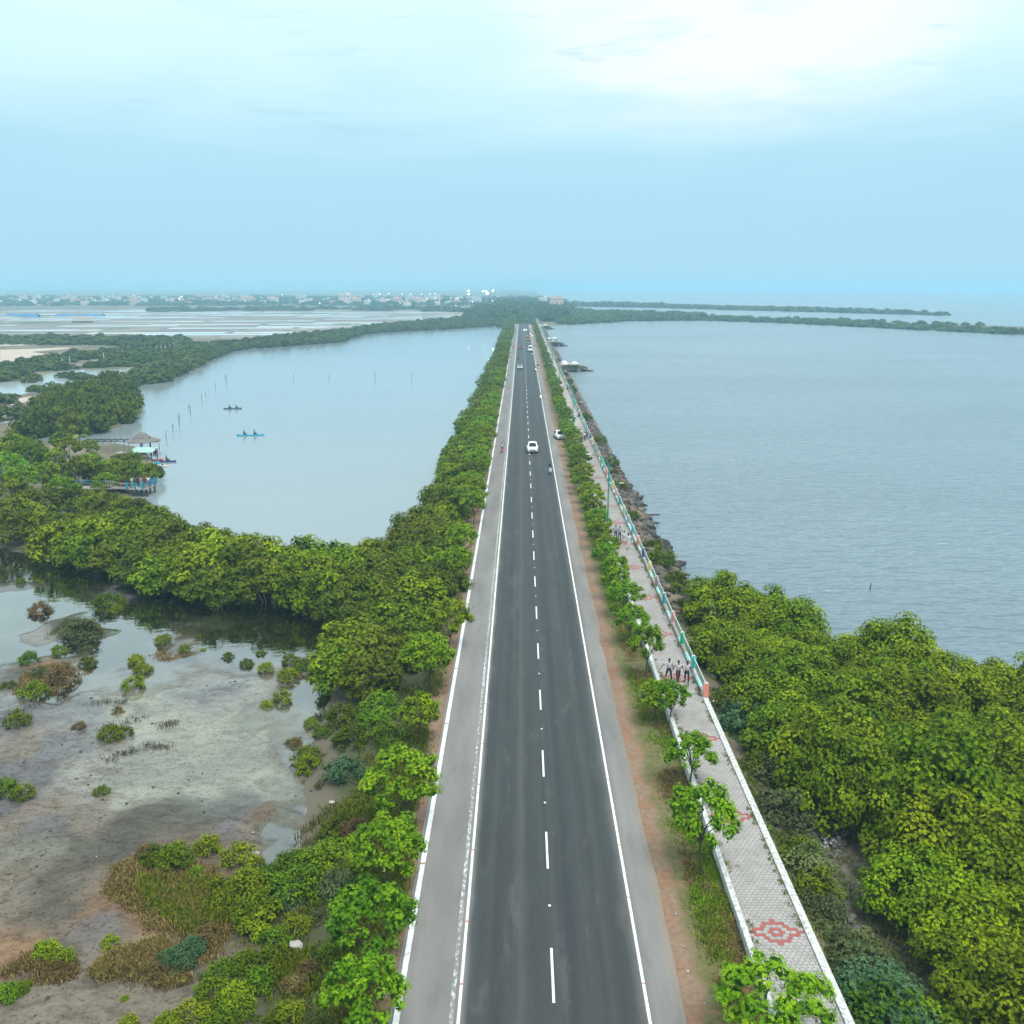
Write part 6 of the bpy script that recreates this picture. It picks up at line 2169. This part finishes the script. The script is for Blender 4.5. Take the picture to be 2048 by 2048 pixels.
for u, v, c, w, lit in [(1073, 731, (.03, .03, .03), 'black scooter parked on the far verge beside a white one', None), (1077, 730, (.7, .66, .66), 'white scooter parked on the far verge beside a black one', None), (1061, 671, (.5, .5, .5), 'far grey scooter with its lamp on at the road edge', 'head'), (1060, 656, (.5, .5, .5), 'tiny grey scooter with its lamp on beside the glowing headlights', 'head'), (1064.3, 674.5, (.55, .55, .58), 'far pale scooter on the verge past the lorry', 'head'), (1033, 650, (.6, .55, .55), 'far pale scooter on the opposite shoulder', None)]:
    place(scooter(c, w, lit), u, v, .1)
for u, v, w in [(1076, 733, 'in pink beside the parked scooters'), (1068.5, 694, 'in a pale shirt standing on the far verge by the minibus')]:
    q = Q(u, v, 0)
    put_person('pk', q, .4, 'person ' + w, None, 1.0, kind_='stand', shirt=(.62, .40, .40), trousers=(.1, .05, .06), step=.1)

# ------------------------------------------------------------------ rocks
M_rock, k, p, pos, out = material('rock')
oi = k.new('ShaderNodeObjectInfo').outputs['Random']
nz_ = k.noise(pos, 1.4, 5.0, .65)
wetk = k.new('ShaderNodeSeparateXYZ')
k.put(wetk.inputs[0], pos)
tone = k.noise(pos, .33, 3.0)
c = k.mix(k.rng(tone, .46, .66), (.055, .05, .045), (.20, .14, .095))
c = k.mix(k.rng(nz_, .45, .8), c, (.15, .14, .125))
c = k.mix(k.rng(wetk.outputs[2], -1.15, -1.7), c, (.022, .022, .022))
k.put(p.inputs['Base Color'], c)
k.put(p.inputs['Roughness'], .75)
k.put(p.inputs['Normal'], k.bump(nz_, .8, .15))


def rock_arr(n=9, seed=0):
    r = random.Random(seed)
    bm = bmesh.new()
    bmesh.ops.create_icosphere(bm, subdivisions=1, radius=1)
    for v in bm.verts:
        v.co *= r.uniform(.62, 1.15)
        v.co.z *= .75
    me = bpy.data.meshes.new('boulder')
    bm.to_mesh(me)
    bm.free()
    me.materials.append(M_rock)
    return me


RK = [rock_arr(seed=i) for i in range(6)]
rk = np.random.default_rng(12)


def rubble(name, P, label, mat=None):
    V, F, n = [], [], 0
    base = []
    for me in RK:
        v = np.zeros(len(me.vertices) * 3)
        me.vertices.foreach_get('co', v)
        base.append((v.reshape(-1, 3), np.array([list(p_.vertices) for p_ in me.polygons])))
    for x, y, z, s in P:
        v, f = base[rk.integers(6)]
        a = rk.uniform(0, 6.28)
        ca, sa = math.cos(a), math.sin(a)
        sc = s * rk.uniform(.7, 1.3, 3)
        w = v * sc
        V.append(np.stack([w[:, 0] * ca - w[:, 1] * sa + x, w[:, 0] * sa + w[:, 1] * ca + y, w[:, 2] + z], 1))
        F.append(f + n)
        n += len(v)
    o = link(name, arrmesh(name, np.concatenate(V), np.concatenate(F), mat or M_rock))
    kind(o, 'stuff')
    o['label'] = label
    return o


def wedge(y):
    """outer foot of the rocks against y"""
    return np.interp(y, [80, 100, 150, 230, 300, 420, 900], [16.2, 16.9, 16.6, 15.6, 15.2, 14.6, 14.2])


P = []
for y in np.arange(81, 330, .42):
    for j in range(2):
        x = rk.uniform(13.3, wedge(y))
        P.append((x, y, float(cause_z(x, y)) + rk.uniform(-.1, .15), rk.uniform(.22, .5)))
for y in np.arange(330, 900, 1.6):
    for j in range(2):
        x = rk.uniform(13.3, wedge(y))
        P.append((x, y, float(cause_z(x, y)) + .1, rk.uniform(.5, 1.0)))
rubble('rubble', P, 'tumbled stones armouring the seaward bank of the causeway')
for i in range(110):
    y = 82 + 62 * (i / 110) ** 1.15 + rk.uniform(-.5, .5)
    x = rk.uniform(13.9, float(wedge(y)) + .5)
    o = link('boulder', RK[i % 6])
    s = rk.uniform(.5, 1.05)
    o.location = (x, y, max(float(cause_z(x, y)), WL - .25) + .1)
    o.scale = tuple(s * rk.uniform(.75, 1.3, 3))
    o.rotation_euler = (rk.uniform(-.3, .3), rk.uniform(-.3, .3), rk.uniform(0, 6))
    w = 'at the water line' if x > wedge(y) - .9 else 'on the bank below the railing'
    tag(o, 'rough brown boulder ' + w, 'boulder', 'boulders ' + w)
# stones awash off the point
for i, (u, v) in enumerate([(1300, 1030), (1310, 1046), (1296, 1058), (1305, 1092), (1345, 1125), (1352, 1140), (1363, 1150), (1340, 1150), (1372, 1170), (1385, 1165), (1360, 1165), (1330, 1135), (1392, 1160), (1350, 1170), (1320, 1120), (1288, 1018), (1375, 1150), (1312, 1030)]):
    q = Q(u, v, WL)
    o = link('boulder', RK[i % 6])
    s = rk.uniform(.22, .5)
    o.location = (q[0], q[1], WL - .02)
    o.scale = (s * 1.4, s, s * .7)
    tag(o, 'small dark rock awash in the shallows off the bank', 'boulder', 'rocks awash off the bank')
# rubble and litter in the hollow beside the walkway
M_litter = plain((.42, .44, .44), .6, name='pale_litter', var=.25)
M_stone = plain((.14, .142, .142), .85, name='grey_stone', var=.2)
hol = [Q(u, v, -1.6)[:2] for u, v in [(1585, 1610), (1640, 1590), (1690, 1640), (1690, 1700), (1660, 1730), (1650, 1790), (1720, 1860), (1760, 1930), (1740, 1985), (1690, 1960), (1655, 1890), (1620, 1800), (1600, 1700)]]
PP = [(x, y, thicket_z(x, y) + rk.uniform(.0, .14), rk.uniform(.10, .34)) for x, y in scatter(hol, .34, .5)]
rubble('rubble', PP, 'grey broken stones filling the hollow beside the walkway', M_stone)
hol2 = [Q(u, v, -1.6)[:2] for u, v in [(1590, 1630), (1690, 1630), (1700, 1670), (1650, 1700), (1600, 1690)]]
PP = [(x, y, thicket_z(x, y) + rk.uniform(.12, .3), rk.uniform(.05, .14)) for x, y in scatter(hol2, .2, .5)]
rubble('litter', PP, 'pale plastic litter strewn over the stones under the mangroves', M_litter)
for i, (u, v, s, c, w) in enumerate([(1602, 1765, .22, (.50, .46, .33), 'yellowish boulder in the grey scrub below the parapet'), (1468, 1358, .36, (.28, .24, .19), 'tan boulder behind the railing past the turquoise pillar'), (592, 1908, .34, (.42, .40, .36), 'pale boulder among bushes of the lower bank'), (511, 1690, .20, (.42, .36, .31), 'pinkish stone on the mud mound'), (665, 1602, .22, (.46, .42, .38), 'pale stone on bare earth by the water'),
                                      (921, 843, .8, (.05, .05, .05), 'dark rock standing in the lagoon beside the hedge'), (929, 841, .4, (.05, .05, .05), 'smaller dark rock in the lagoon beside the hedge')]):
    g = WL if i > 4 else -1.4
    q = Q(u, v, g)
    z = WL + .05 if i > 4 else float(ground_z(q[0], q[1]))
    if i < 2:
        z = thicket_z(q[0], q[1])
    me = RK[i % 6].copy()
    me.materials.clear()
    me.materials.append(plain(c, .85, name='boulder_stone', var=.2))
    o = link('boulder', me)
    o.location = (q[0], q[1], z + s * .4)
    o.scale = (s * 1.2, s, s)
    tag(o, w, 'boulder')
M_bag = plain((.62, .72, .80), .4, name='plastic_bag')
for i, (u, v, w) in enumerate([(1428, 1352, 'beside the tan boulder behind the railing'), (1428, 1422, 'under the acacia below the railing end')]):
    q = Q(u, v, -.9)
    mb = MB()
    mb.ball((0, 0, .1), (.28, .2, .16), 0, 9, .35, random.Random(i))
    o = mb.build('plastic_bag', M_bag)
    o.location = (q[0], q[1], thicket_z(q[0], q[1]))
    tag(o, 'crumpled bluish white plastic bag ' + w, 'bag')
mb = MB()
mb.box((0, 0, .55), (.06, .5, .5))
mb.box((0, 0, .18), (.05, .05, .36))
o = mb.build('roadside_board', plain((.30, .31, .36), .6, name='board'))
q = Q(1283, 1402, 0)
o.location = (q[0], q[1], 0)
o.rotation_euler = (0, 0, .5)
tag(o, 'small dark board standing on the dirt beside the two-stemmed neem', 'board')

# ------------------------------------------------------------------ platforms with umbrellas
M_deck = plain((.42, .39, .35), .85, name='stone_paving', var=.15)
M_umb = plain((.82, .84, .85), .6, name='white_canvas')


def umbrella(loc, w, group):
    e = empty('parasol', loc)
    mb = MB()
    mb.tube([(0, 0, 0), (0, 0, 2.6)], .05, 6)
    mb.build('pole', M_lamp, e)
    mb = MB()
    mb.lathe([(1.12, 2.15), (1.08, 2.24), (.66, 2.48), (.04, 2.66), (.0, 2.7)], 12)
    mb.build('canopy', M_umb, e)
    tag(e, 'white domed parasol ' + w, 'parasol', group)


PLAT = [(344, 24.2, 'large round', [(1128, 737, 'at the back'), (1130.5, 741, 'in front of its twin'), (1149, 739, 'over the seated group')], [(1126, 738, 'dk'), (1129, 740, 'dk'), (1136, 739, 'rd'), (1148.8, 739, 'dk'), (1145, 740, 'dk'), (1152.5, 740, 'dk')]),
        (486, 22.0, 'middle', [(1098, 686, 'near the railing'), (1109, 685, 'above the standing pair')], [(1102, 685.5, 'dk'), (1110.5, 685, 'dk'), (1114, 685, 'dk')]),
        (672, 21.5, 'hazy outer', [(1081.5, 657, 'next to the trees'), (1091, 657, 'towards the water')], [(1091, 658, 'dk'), (1096.5, 658, 'dk')])]
for n, (yc, xe, w, ums, ppl) in enumerate(PLAT):
    mb = MB()
    rows = []
    outl = [(12.9, yc - 3.2), (17.5, yc - 3.6), (19.8, yc - 3.4), (21.2, yc - 1.8), (21.4, yc + 1.0), (20.4, yc + 3.0), (17.5, yc + 3.8), (12.9, yc + 4.0)]
    sc_ = (xe - 12.9) / 11.3
    outl = [(12.9 + (x - 12.9) * sc_, y) for x, y in outl]
    mb.face([(x, y, WZ) for x, y in outl])
    for i in range(len(outl)):
        a, b = outl[i], outl[(i + 1) % len(outl)]
        mb.face([(a[0], a[1], -2.6), (b[0], b[1], -2.6), (b[0], b[1], WZ), (a[0], a[1], WZ)])
    kind(mb.build('stone_platform', M_deck), 'structure')
    P = []
    for i in range(150):
        a = rk.uniform(-PI / 2, PI / 2)
        rx_, ry_ = (xe - 15.2) + rk.uniform(-1, .6), 5.0 + rk.uniform(-1, .6)
        t = rk.random()
        x = 13.6 + rx_ * (math.cos(a))
        y = yc + ry_ * math.sin(a)
        if 0 < x - 13 and (abs(y - yc) > 3.6 or x > 12.9 + 8.3 * sc_):
            P.append((x, y, -1.9 + rk.uniform(0, 1.3), rk.uniform(.4, .8)))
    for i in range(26):
        t = i / 26
        P.append((12.9 + 8 * sc_ + t * 4.6 * sc_, yc - 2.5 + rk.uniform(-1.6, 1.6) * (1 - t), -2.1 + (1 - t) * 1.2, rk.uniform(.4, .7)))
    rubble('rubble', P, f'rocks round the {w} umbrella platform')
    for i in range(5):
        o = BU['olive'].add(i, (15 + i * 1.2 * sc_, yc - 4.4 + rk.uniform(-.3, .3), -.9), rk.uniform(.8, 1.3), split=True)
        tag(o, f'low bush on the rocks of the {w} platform', 'bush', f'bushes of the {w} platform')
    for u, v, ww in ums:
        q = Q(u, v, WZ)
        umbrella((q[0], q[1], WZ), f'on the {w} platform, {ww}', None)
    for i, (u, v, key) in enumerate(ppl):
        q = Q(u, v, WZ)
        seated = n == 0 and i in (4, 5)
        if seated:
            put_person('sitdk', (q[0], q[1], WZ + .35), rk.uniform(-1, 1), f'person in dark clothes seated under the single parasol, {"towards the railing" if i == 4 else "towards the sea"}', None, 1.0, kind_='sit', shirt=(.03, .03, .04), trousers=(.02, .02, .02))
        else:
            put_person(key, q, rk.uniform(-1, 1), f'{"person in red" if key == "rd" else "person in dark clothes"} standing on the {w} platform, ' + ('by the twin parasols', 'under the front twin parasol', 'between the parasols', 'under the single parasol')[i % 4], None, 1.0)

# ------------------------------------------------------------------ jetty
JZ = -.85
M_jb = plain((.01, .27, .45), .5, name='jetty_blue_paint')
M_wood = plain((.36, .34, .31), .85, name='grey_planks', var=.2)
M_dkw = plain((.05, .042, .036), .9, name='dark_timber')
j0 = Q(254, 979, JZ)
j1 = Q(295, 978, JZ)
jx0, jx1, jy = j0[0], j1[0], (j0[1] + j1[1]) / 2
jt = empty('jetty', (jx1, jy, WL))
mb = MB()
nb = 14
for i in range(nb):
    w_ = (jx1 - jx0) / nb
    mb.box((jx0 + (i + .5) * w_, jy + 1.6, JZ - .04), (w_ - .02, 3.4, .08))
lx = Q(80, 985, JZ)[0]
n2 = int((jx0 - lx) / .3)
for i in range(n2):
    x = lx + i * .3
    mb.box((x + .15, jy + 1.2 + (jx0 - x) * .02, JZ - .04), (.28, 1.7, .08))
at(mb.build('deck', M_wood), jt)
for i, x in enumerate(np.append(np.linspace(jx0, jx1 - .1, 5), np.linspace(lx, jx0 - 2, 7))):
    for dy in (.15, 3.1) if i < 5 else (.5, 1.9):
        mb = MB()
        mb.tube([(x, jy + dy, WL - .8), (x, jy + dy, JZ - .085)], .12, 7)
        at(mb.build('pile', M_dkw), jt)
for i in range(6):
    for dy in (-.05, 3.25):
        x = jx0 + (jx1 - jx0) * i / 5
        if i % 2 and dy < 0:
            continue
        mb = MB()
        mb.box((x, jy + dy, JZ + .5), (.24, .16, 1.0))
        at(mb.build('rail_post', M_jb), jt)
mb = MB()
for h in (.45, .85):
    mb.tube([(jx0, jy - .05, JZ + h), (jx1, jy - .05, JZ + h)], .04, 5)
    mb.tube([(jx1, jy - .05, JZ + h), (jx1, jy + 3.25, JZ + h)], .04, 5)
    mb.tube([(jx0, jy + 3.25, JZ + h), (jx1, jy + 3.25, JZ + h)], .04, 5)
    mb.tube([(lx, jy + 2.3, JZ + h), (jx0, jy + 2.15, JZ + h)], .04, 5)
at(mb.build('rail', M_jb), jt)
mb = MB()
for i in range(9):
    mb.box((jx0 - 3.3 + i * .36, jy + .35, JZ + .75 - i * .06), (.05, .06, .9))
mb.tube([(jx0 - 3.4, jy + .35, JZ + 1.2), (jx0 - .3, jy + .35, JZ + .70)], .05, 5)
mb.tube([(jx0 - 3.4, jy + .35, JZ + .5), (jx0 - .3, jy + .35, JZ + .1)], .05, 5)
at(mb.build('gangway_railing', M_wood), jt)
tag(jt, 'wooden jetty with bright blue rails reaching from the headland into the lagoon', 'jetty')
for key, f, dy, kw, w in [('jw', .12, .9, dict(kind_='stand', shirt=(.60, .58, .55), trousers=(.35, .33, .30), step=.2), 'white shirt, first from the shore'), ('jd', .24, 2.2, dict(kind_='stand', shirt=(.02, .03, .05), trousers=(.02, .02, .02), step=.1), 'black top, behind the white shirt'),
                          ('jd2', .36, 1.7, dict(kind_='stand', shirt=(.05, .06, .09), trousers=(.05, .05, .06), step=.1, lout=.3), 'navy top, one arm raised out'), ('jt', .56, 1.2, dict(kind_='stand', shirt=(.42, .27, .21), trousers=(.45, .40, .36), step=.2), 'tan shirt, standing clear in the middle'),
                          ('jr', .76, 1.0, dict(kind_='stand', shirt=(.17, .02, .03), trousers=(.15, .02, .03), step=.1), 'dark red clothes'), ('jr2', .84, 2.3, dict(kind_='stand', shirt=(.20, .03, .04), trousers=(.03, .02, .03), step=.1), 'maroon top, half hidden at the back'), ('jl', .92, 1.3, dict(kind_='stand', shirt=(.66, .66, .66), trousers=(.1, .1, .12), step=.1), 'white top at the very end')]:
    put_person(key, (jx0 + (jx1 - jx0) * f, jy + dy, JZ), rk.uniform(-.6, .6), 'person on the jetty, ' + w, None, 1.0, **kw)

# thatched shelter
s0 = Q(299.8, 907, LZ)
sh = empty('thatched_shelter', s0)
mb = MB()
mb.tube([(.2, 0, -.5), (.2, 0, 3.1)], [.17, .13], 8)
mb.build('post', M_dkw, sh)
mb = MB()
r5 = random.Random(5)
rows = []
for r_, h in ((2.75, 2.25), (2.6, 2.45), (1.5, 2.85), (1.25, 2.75)):
    rows.append([(-1.0 + (r_ + r5.uniform(-.18, .18)) * math.cos(2 * PI * j / 20) * 1.1, (r_ + r5.uniform(-.18, .18)) * math.sin(2 * PI * j / 20), h + r5.uniform(-.08, .08)) for j in range(20)])
rows.append([(-1.2 + 1.5 * math.cos(2 * PI * j / 20), 1.4 * math.sin(2 * PI * j / 20), 2.95 + r5.uniform(-.1, .05)) for j in range(20)])
rows.append([(-1.2 + .8 * math.cos(2 * PI * j / 20), .8 * math.sin(2 * PI * j / 20), 3.65) for j in range(20)])
rows.append([(-1.2 + .05 * math.cos(2 * PI * j / 20), .05 * math.sin(2 * PI * j / 20), 3.95) for j in range(20)])
mb.grid(rows, closed=True)
mb.build('roof', plain((.20, .19, .18), .95, name='grey_thatch', var=.25), sh)
tag(sh, 'shelter with a round two-tiered grey thatched roof on one post', 'shelter')
c0 = Q(287, 918, LZ)
cp = empty('boat_canopy', (c0[0], c0[1], LZ))
mb = MB()
mb.grid([[(-2.1, -1.1, 1.35), (2.1, -1.1, 1.35)], [(-1.7, 1.2, 1.9), (2.3, 1.2, 1.9)]])
mb.grid([[(-1.7, 1.2, 1.87), (2.3, 1.2, 1.87)], [(-2.1, -1.1, 1.32), (2.1, -1.1, 1.32)]])
mb.build('roof', plain((.34, .54, .49), .6, name='mint_sheet'), cp)
for x, y, h in ((-1.9, -1, 1.33), (1.9, -1, 1.33), (-1.6, 1.1, 1.85), (2.1, 1.1, 1.85)):
    mb = MB()
    mb.tube([(x, y, -.6), (x, y, h)], .06, 6)
    mb.build('post', M_dkw, cp)
tag(cp, 'pale mint lean-to canopy over the boats by the thatched shelter', 'canopy')
t0 = Q(215, 905, LZ)
tl = empty('trellis', (t0[0], t0[1], LZ))
mb = MB()
for i in range(7):
    mb.box((-3.6 + i * 1.2, 0, 2.35), (.12, 2.2, .12))
for dy in (-1, 1):
    mb.box((0, dy, 2.23), (8.0, .14, .12))
mb.build('roof', M_dkw, tl)
for i in range(4):
    for dy in (-1, 1):
        mb = MB()
        mb.tube([(-3.6 + i * 2.4, dy, -.4), (-3.6 + i * 2.4, dy, 2.17)], .09, 6)
        mb.build('post', M_wood, tl)
tag(tl, 'dark timber trellis walk behind the trees of the headland', 'trellis')
d0 = Q(262, 908, LZ)
mb = MB()
for i in range(16):
    mb.box((-2.4 + i * .3, 0, .25), (.28, 2.4, .08))
for x in (-2.2, 0, 2.2):
    for y in (-1.0, 1.0):
        mb.box((x, y, -.2), (.14, .14, .8))
o = mb.build('landing_stage', M_wood)
o.location = (d0[0], d0[1], LZ)
tag(o, 'grey plank landing stage beside the thatched shelter', 'landing stage')


def kayak(u, v, L, c, rz, label, deck=None):
    q = Q(u, v, WL)
    e = empty('kayak', (q[0], q[1], WL), rz)
    n = 13
    rows = []
    for i in range(n):
        t = i / (n - 1) * 2 - 1
        w = .40 * (1 - abs(t) ** 2.4) + .02
        h = .20 + .14 * t * t
        rows.append([(t * L / 2, -w, h), (t * L / 2, -w * .8, .0), (t * L / 2, 0, -.10), (t * L / 2, w * .8, .0), (t * L / 2, w, h), (t * L / 2, w * .7, h + .01), (t * L / 2, 0, h - .10 * (abs(t) < .7)), (t * L / 2, -w * .7, h + .01)])
    mb = MB()
    mb.grid(rows, closed=True, cap=True)
    mb.build('hull', plain(c, .4, name='kayak_hull'), e, True)
    for x in (-L * .18, L * .16):
        mb = MB()
        mb.box((x, 0, .17), (.45, .5, .06))
        mb.box((x - .22, 0, .32), (.06, .45, .32))
        mb.build('seat', M_blk, e)
    if deck:
        mb = MB()
        mb.ball((L * .36, 0, .25), (L * .12, .22, .05), 0, 8)
        mb.build('bow_deck', plain(deck, .4, name='kayak_hull'), e, True)
    tag(e, label, 'kayak')
    return q


SIT = dict(kind_='sit', shirt=(.06, .02, .02), trousers=(.02, .02, .03))
SIT2 = dict(kind_='sit', shirt=(.02, .03, .03), trousers=(.02, .02, .02))
q = kayak(501, 871, 5.6, (.02, .42, .62), .10, 'long blue kayak with two paddlers alone on the lagoon', (.02, .2, .5))
for dx, kw, w, kk in ((-1.3, SIT, 'in a dark red vest at the back of the long blue kayak', 'pk1'), (.8, SIT2, 'in black at the front of the long blue kayak', 'pk2')):
    put_person(kk, (q[0] + dx, q[1] + dx * .1, WL + .18), PI / 2 + .1, 'paddler ' + w, None, 1.05, **kw)
q = kayak(465.5, 818, 4.4, (.02, .10, .14), .2, 'dark teal kayak with two paddlers, further out on the lagoon', (.1, .5, .5))
for dx, kw, w, kk in ((-.8, SIT2, 'in black at the back of the dark teal kayak', 'pk2'), (.8, dict(kind_='sit', shirt=(.25, .30, .12), trousers=(.02, .02, .02)), 'in olive at the front of the dark teal kayak', 'pk3')):
    put_person(kk, (q[0] + dx, q[1] + dx * .2, WL + .18), PI / 2 + .2, 'paddler ' + w, None, 1.05, **kw)
q = kayak(331, 924, 3.8, (.02, .05, .16), 0, 'navy kayak putting off from the canopy')
put_person('pk2', (q[0] + .2, q[1], WL + .18), PI / 2, 'paddler in black on the navy kayak by the canopy', None, 1.05, **SIT2)
kayak(302, 927, 2.9, (.02, .42, .48), .05, 'teal kayak moored under the mint canopy')
kayak(322, 933, 3.0, (.72, .70, .70), .0, 'white kayak with a red bow moored in front of the others', (.6, .02, .02))
kayak(312, 921, 2.6, (.65, .08, .08), .3, 'red kayak drawn up beside the mint canopy')
for key, u, v, w in [('jr', 313, 915, 'in maroon standing by the canopy'), ('jd', 309, 914, 'in black standing between shelter and canopy'), ('jt', 284, 903, 'in brown under the thatched roof')]:
    q = Q(u, v, LZ + .2)
    put_person(key, q, .5, 'person ' + w, None, 1.0)

# stakes standing in the lagoon
for i, (u, v, h) in enumerate([(318.5, 899, 2.0), (333, 879, 2.0), (345.5, 864, 1.9), (358.5, 850.5, 2.2), (359, 838, 1.4), (381, 829, 2.2), (377, 817, 1.0), (404, 803, 1.9), (411.5, 791.5, 1.4), (431, 776, 1.8), (453, 765, 2.6), (450, 757, 1.5), (587.5, 758.5, 2.0), (658, 758, 1.9), (750, 758, 2.2), (823, 758, 2.2), (962.7, 765, 3.4), (1740, 1180, .7)]):
    q = Q(u, v, WL)
    mb = MB()
    r_ = random.Random(i)
    mb.tube([(0, 0, -.9), (r_.uniform(-.08, .08), 0, h * .5), (r_.uniform(-.15, .15), r_.uniform(-.1, .1), h)], [.065, .05, .04], 6)
    if i % 4 == 2:
        mb.tube([(0, 0, h * .3), (.35, 0, h * .85)], [.04, .03], 5)
    o = mb.build('stake', M_dkw)
    o.location = (q[0], q[1], WL)
    grp = 'the slanting line of stakes off the jetty' if i < 12 else 'the row of stakes across the middle of the lagoon'
    tag(o, 'thin dark wooden stake of ' + grp if i < 16 else ('tall stake by the hedge of the causeway' if i == 16 else 'lone stick poking from the sea beyond the thicket'), 'stake', ('stakes: ' + grp) if i < 16 else None)

# scraps of paper and plastic blown along the verges and the mud
lr = np.random.default_rng(99)
PP = []
for i in range(150):
    y = 24 + 90 * lr.random() ** 1.3
    x = lr.uniform(7.0, 9.6) if i % 3 else lr.uniform(-8.5, -5.3)
    PP.append((x, y, float(ground_z(x, y)) + .02, lr.uniform(.025, .065)))
for i in range(60):
    x, y = lr.uniform(-34, -12), lr.uniform(28, 75)
    z = float(ground_z(x, y))
    if z > WL + .03:
        PP.append((x, y, z + .02, lr.uniform(.03, .07)))
rubble('litter', PP, 'small pale scraps of litter scattered over the verges and the mud', M_litter)
PP = []
for i in range(420):
    x, y = lr.uniform(-36, -12), lr.uniform(26, 80)
    z = float(ground_z(x, y))
    if z > WL + .02 and vnoise(x * .3, y * .3, 12) > .45:
        PP.append((x, y, z + .01, lr.uniform(.04, .13)))
rubble('mud_clods', PP, 'dark clods and shells lying on the mudflat', plain((.055, .048, .04), .9, name='dark_clod'))
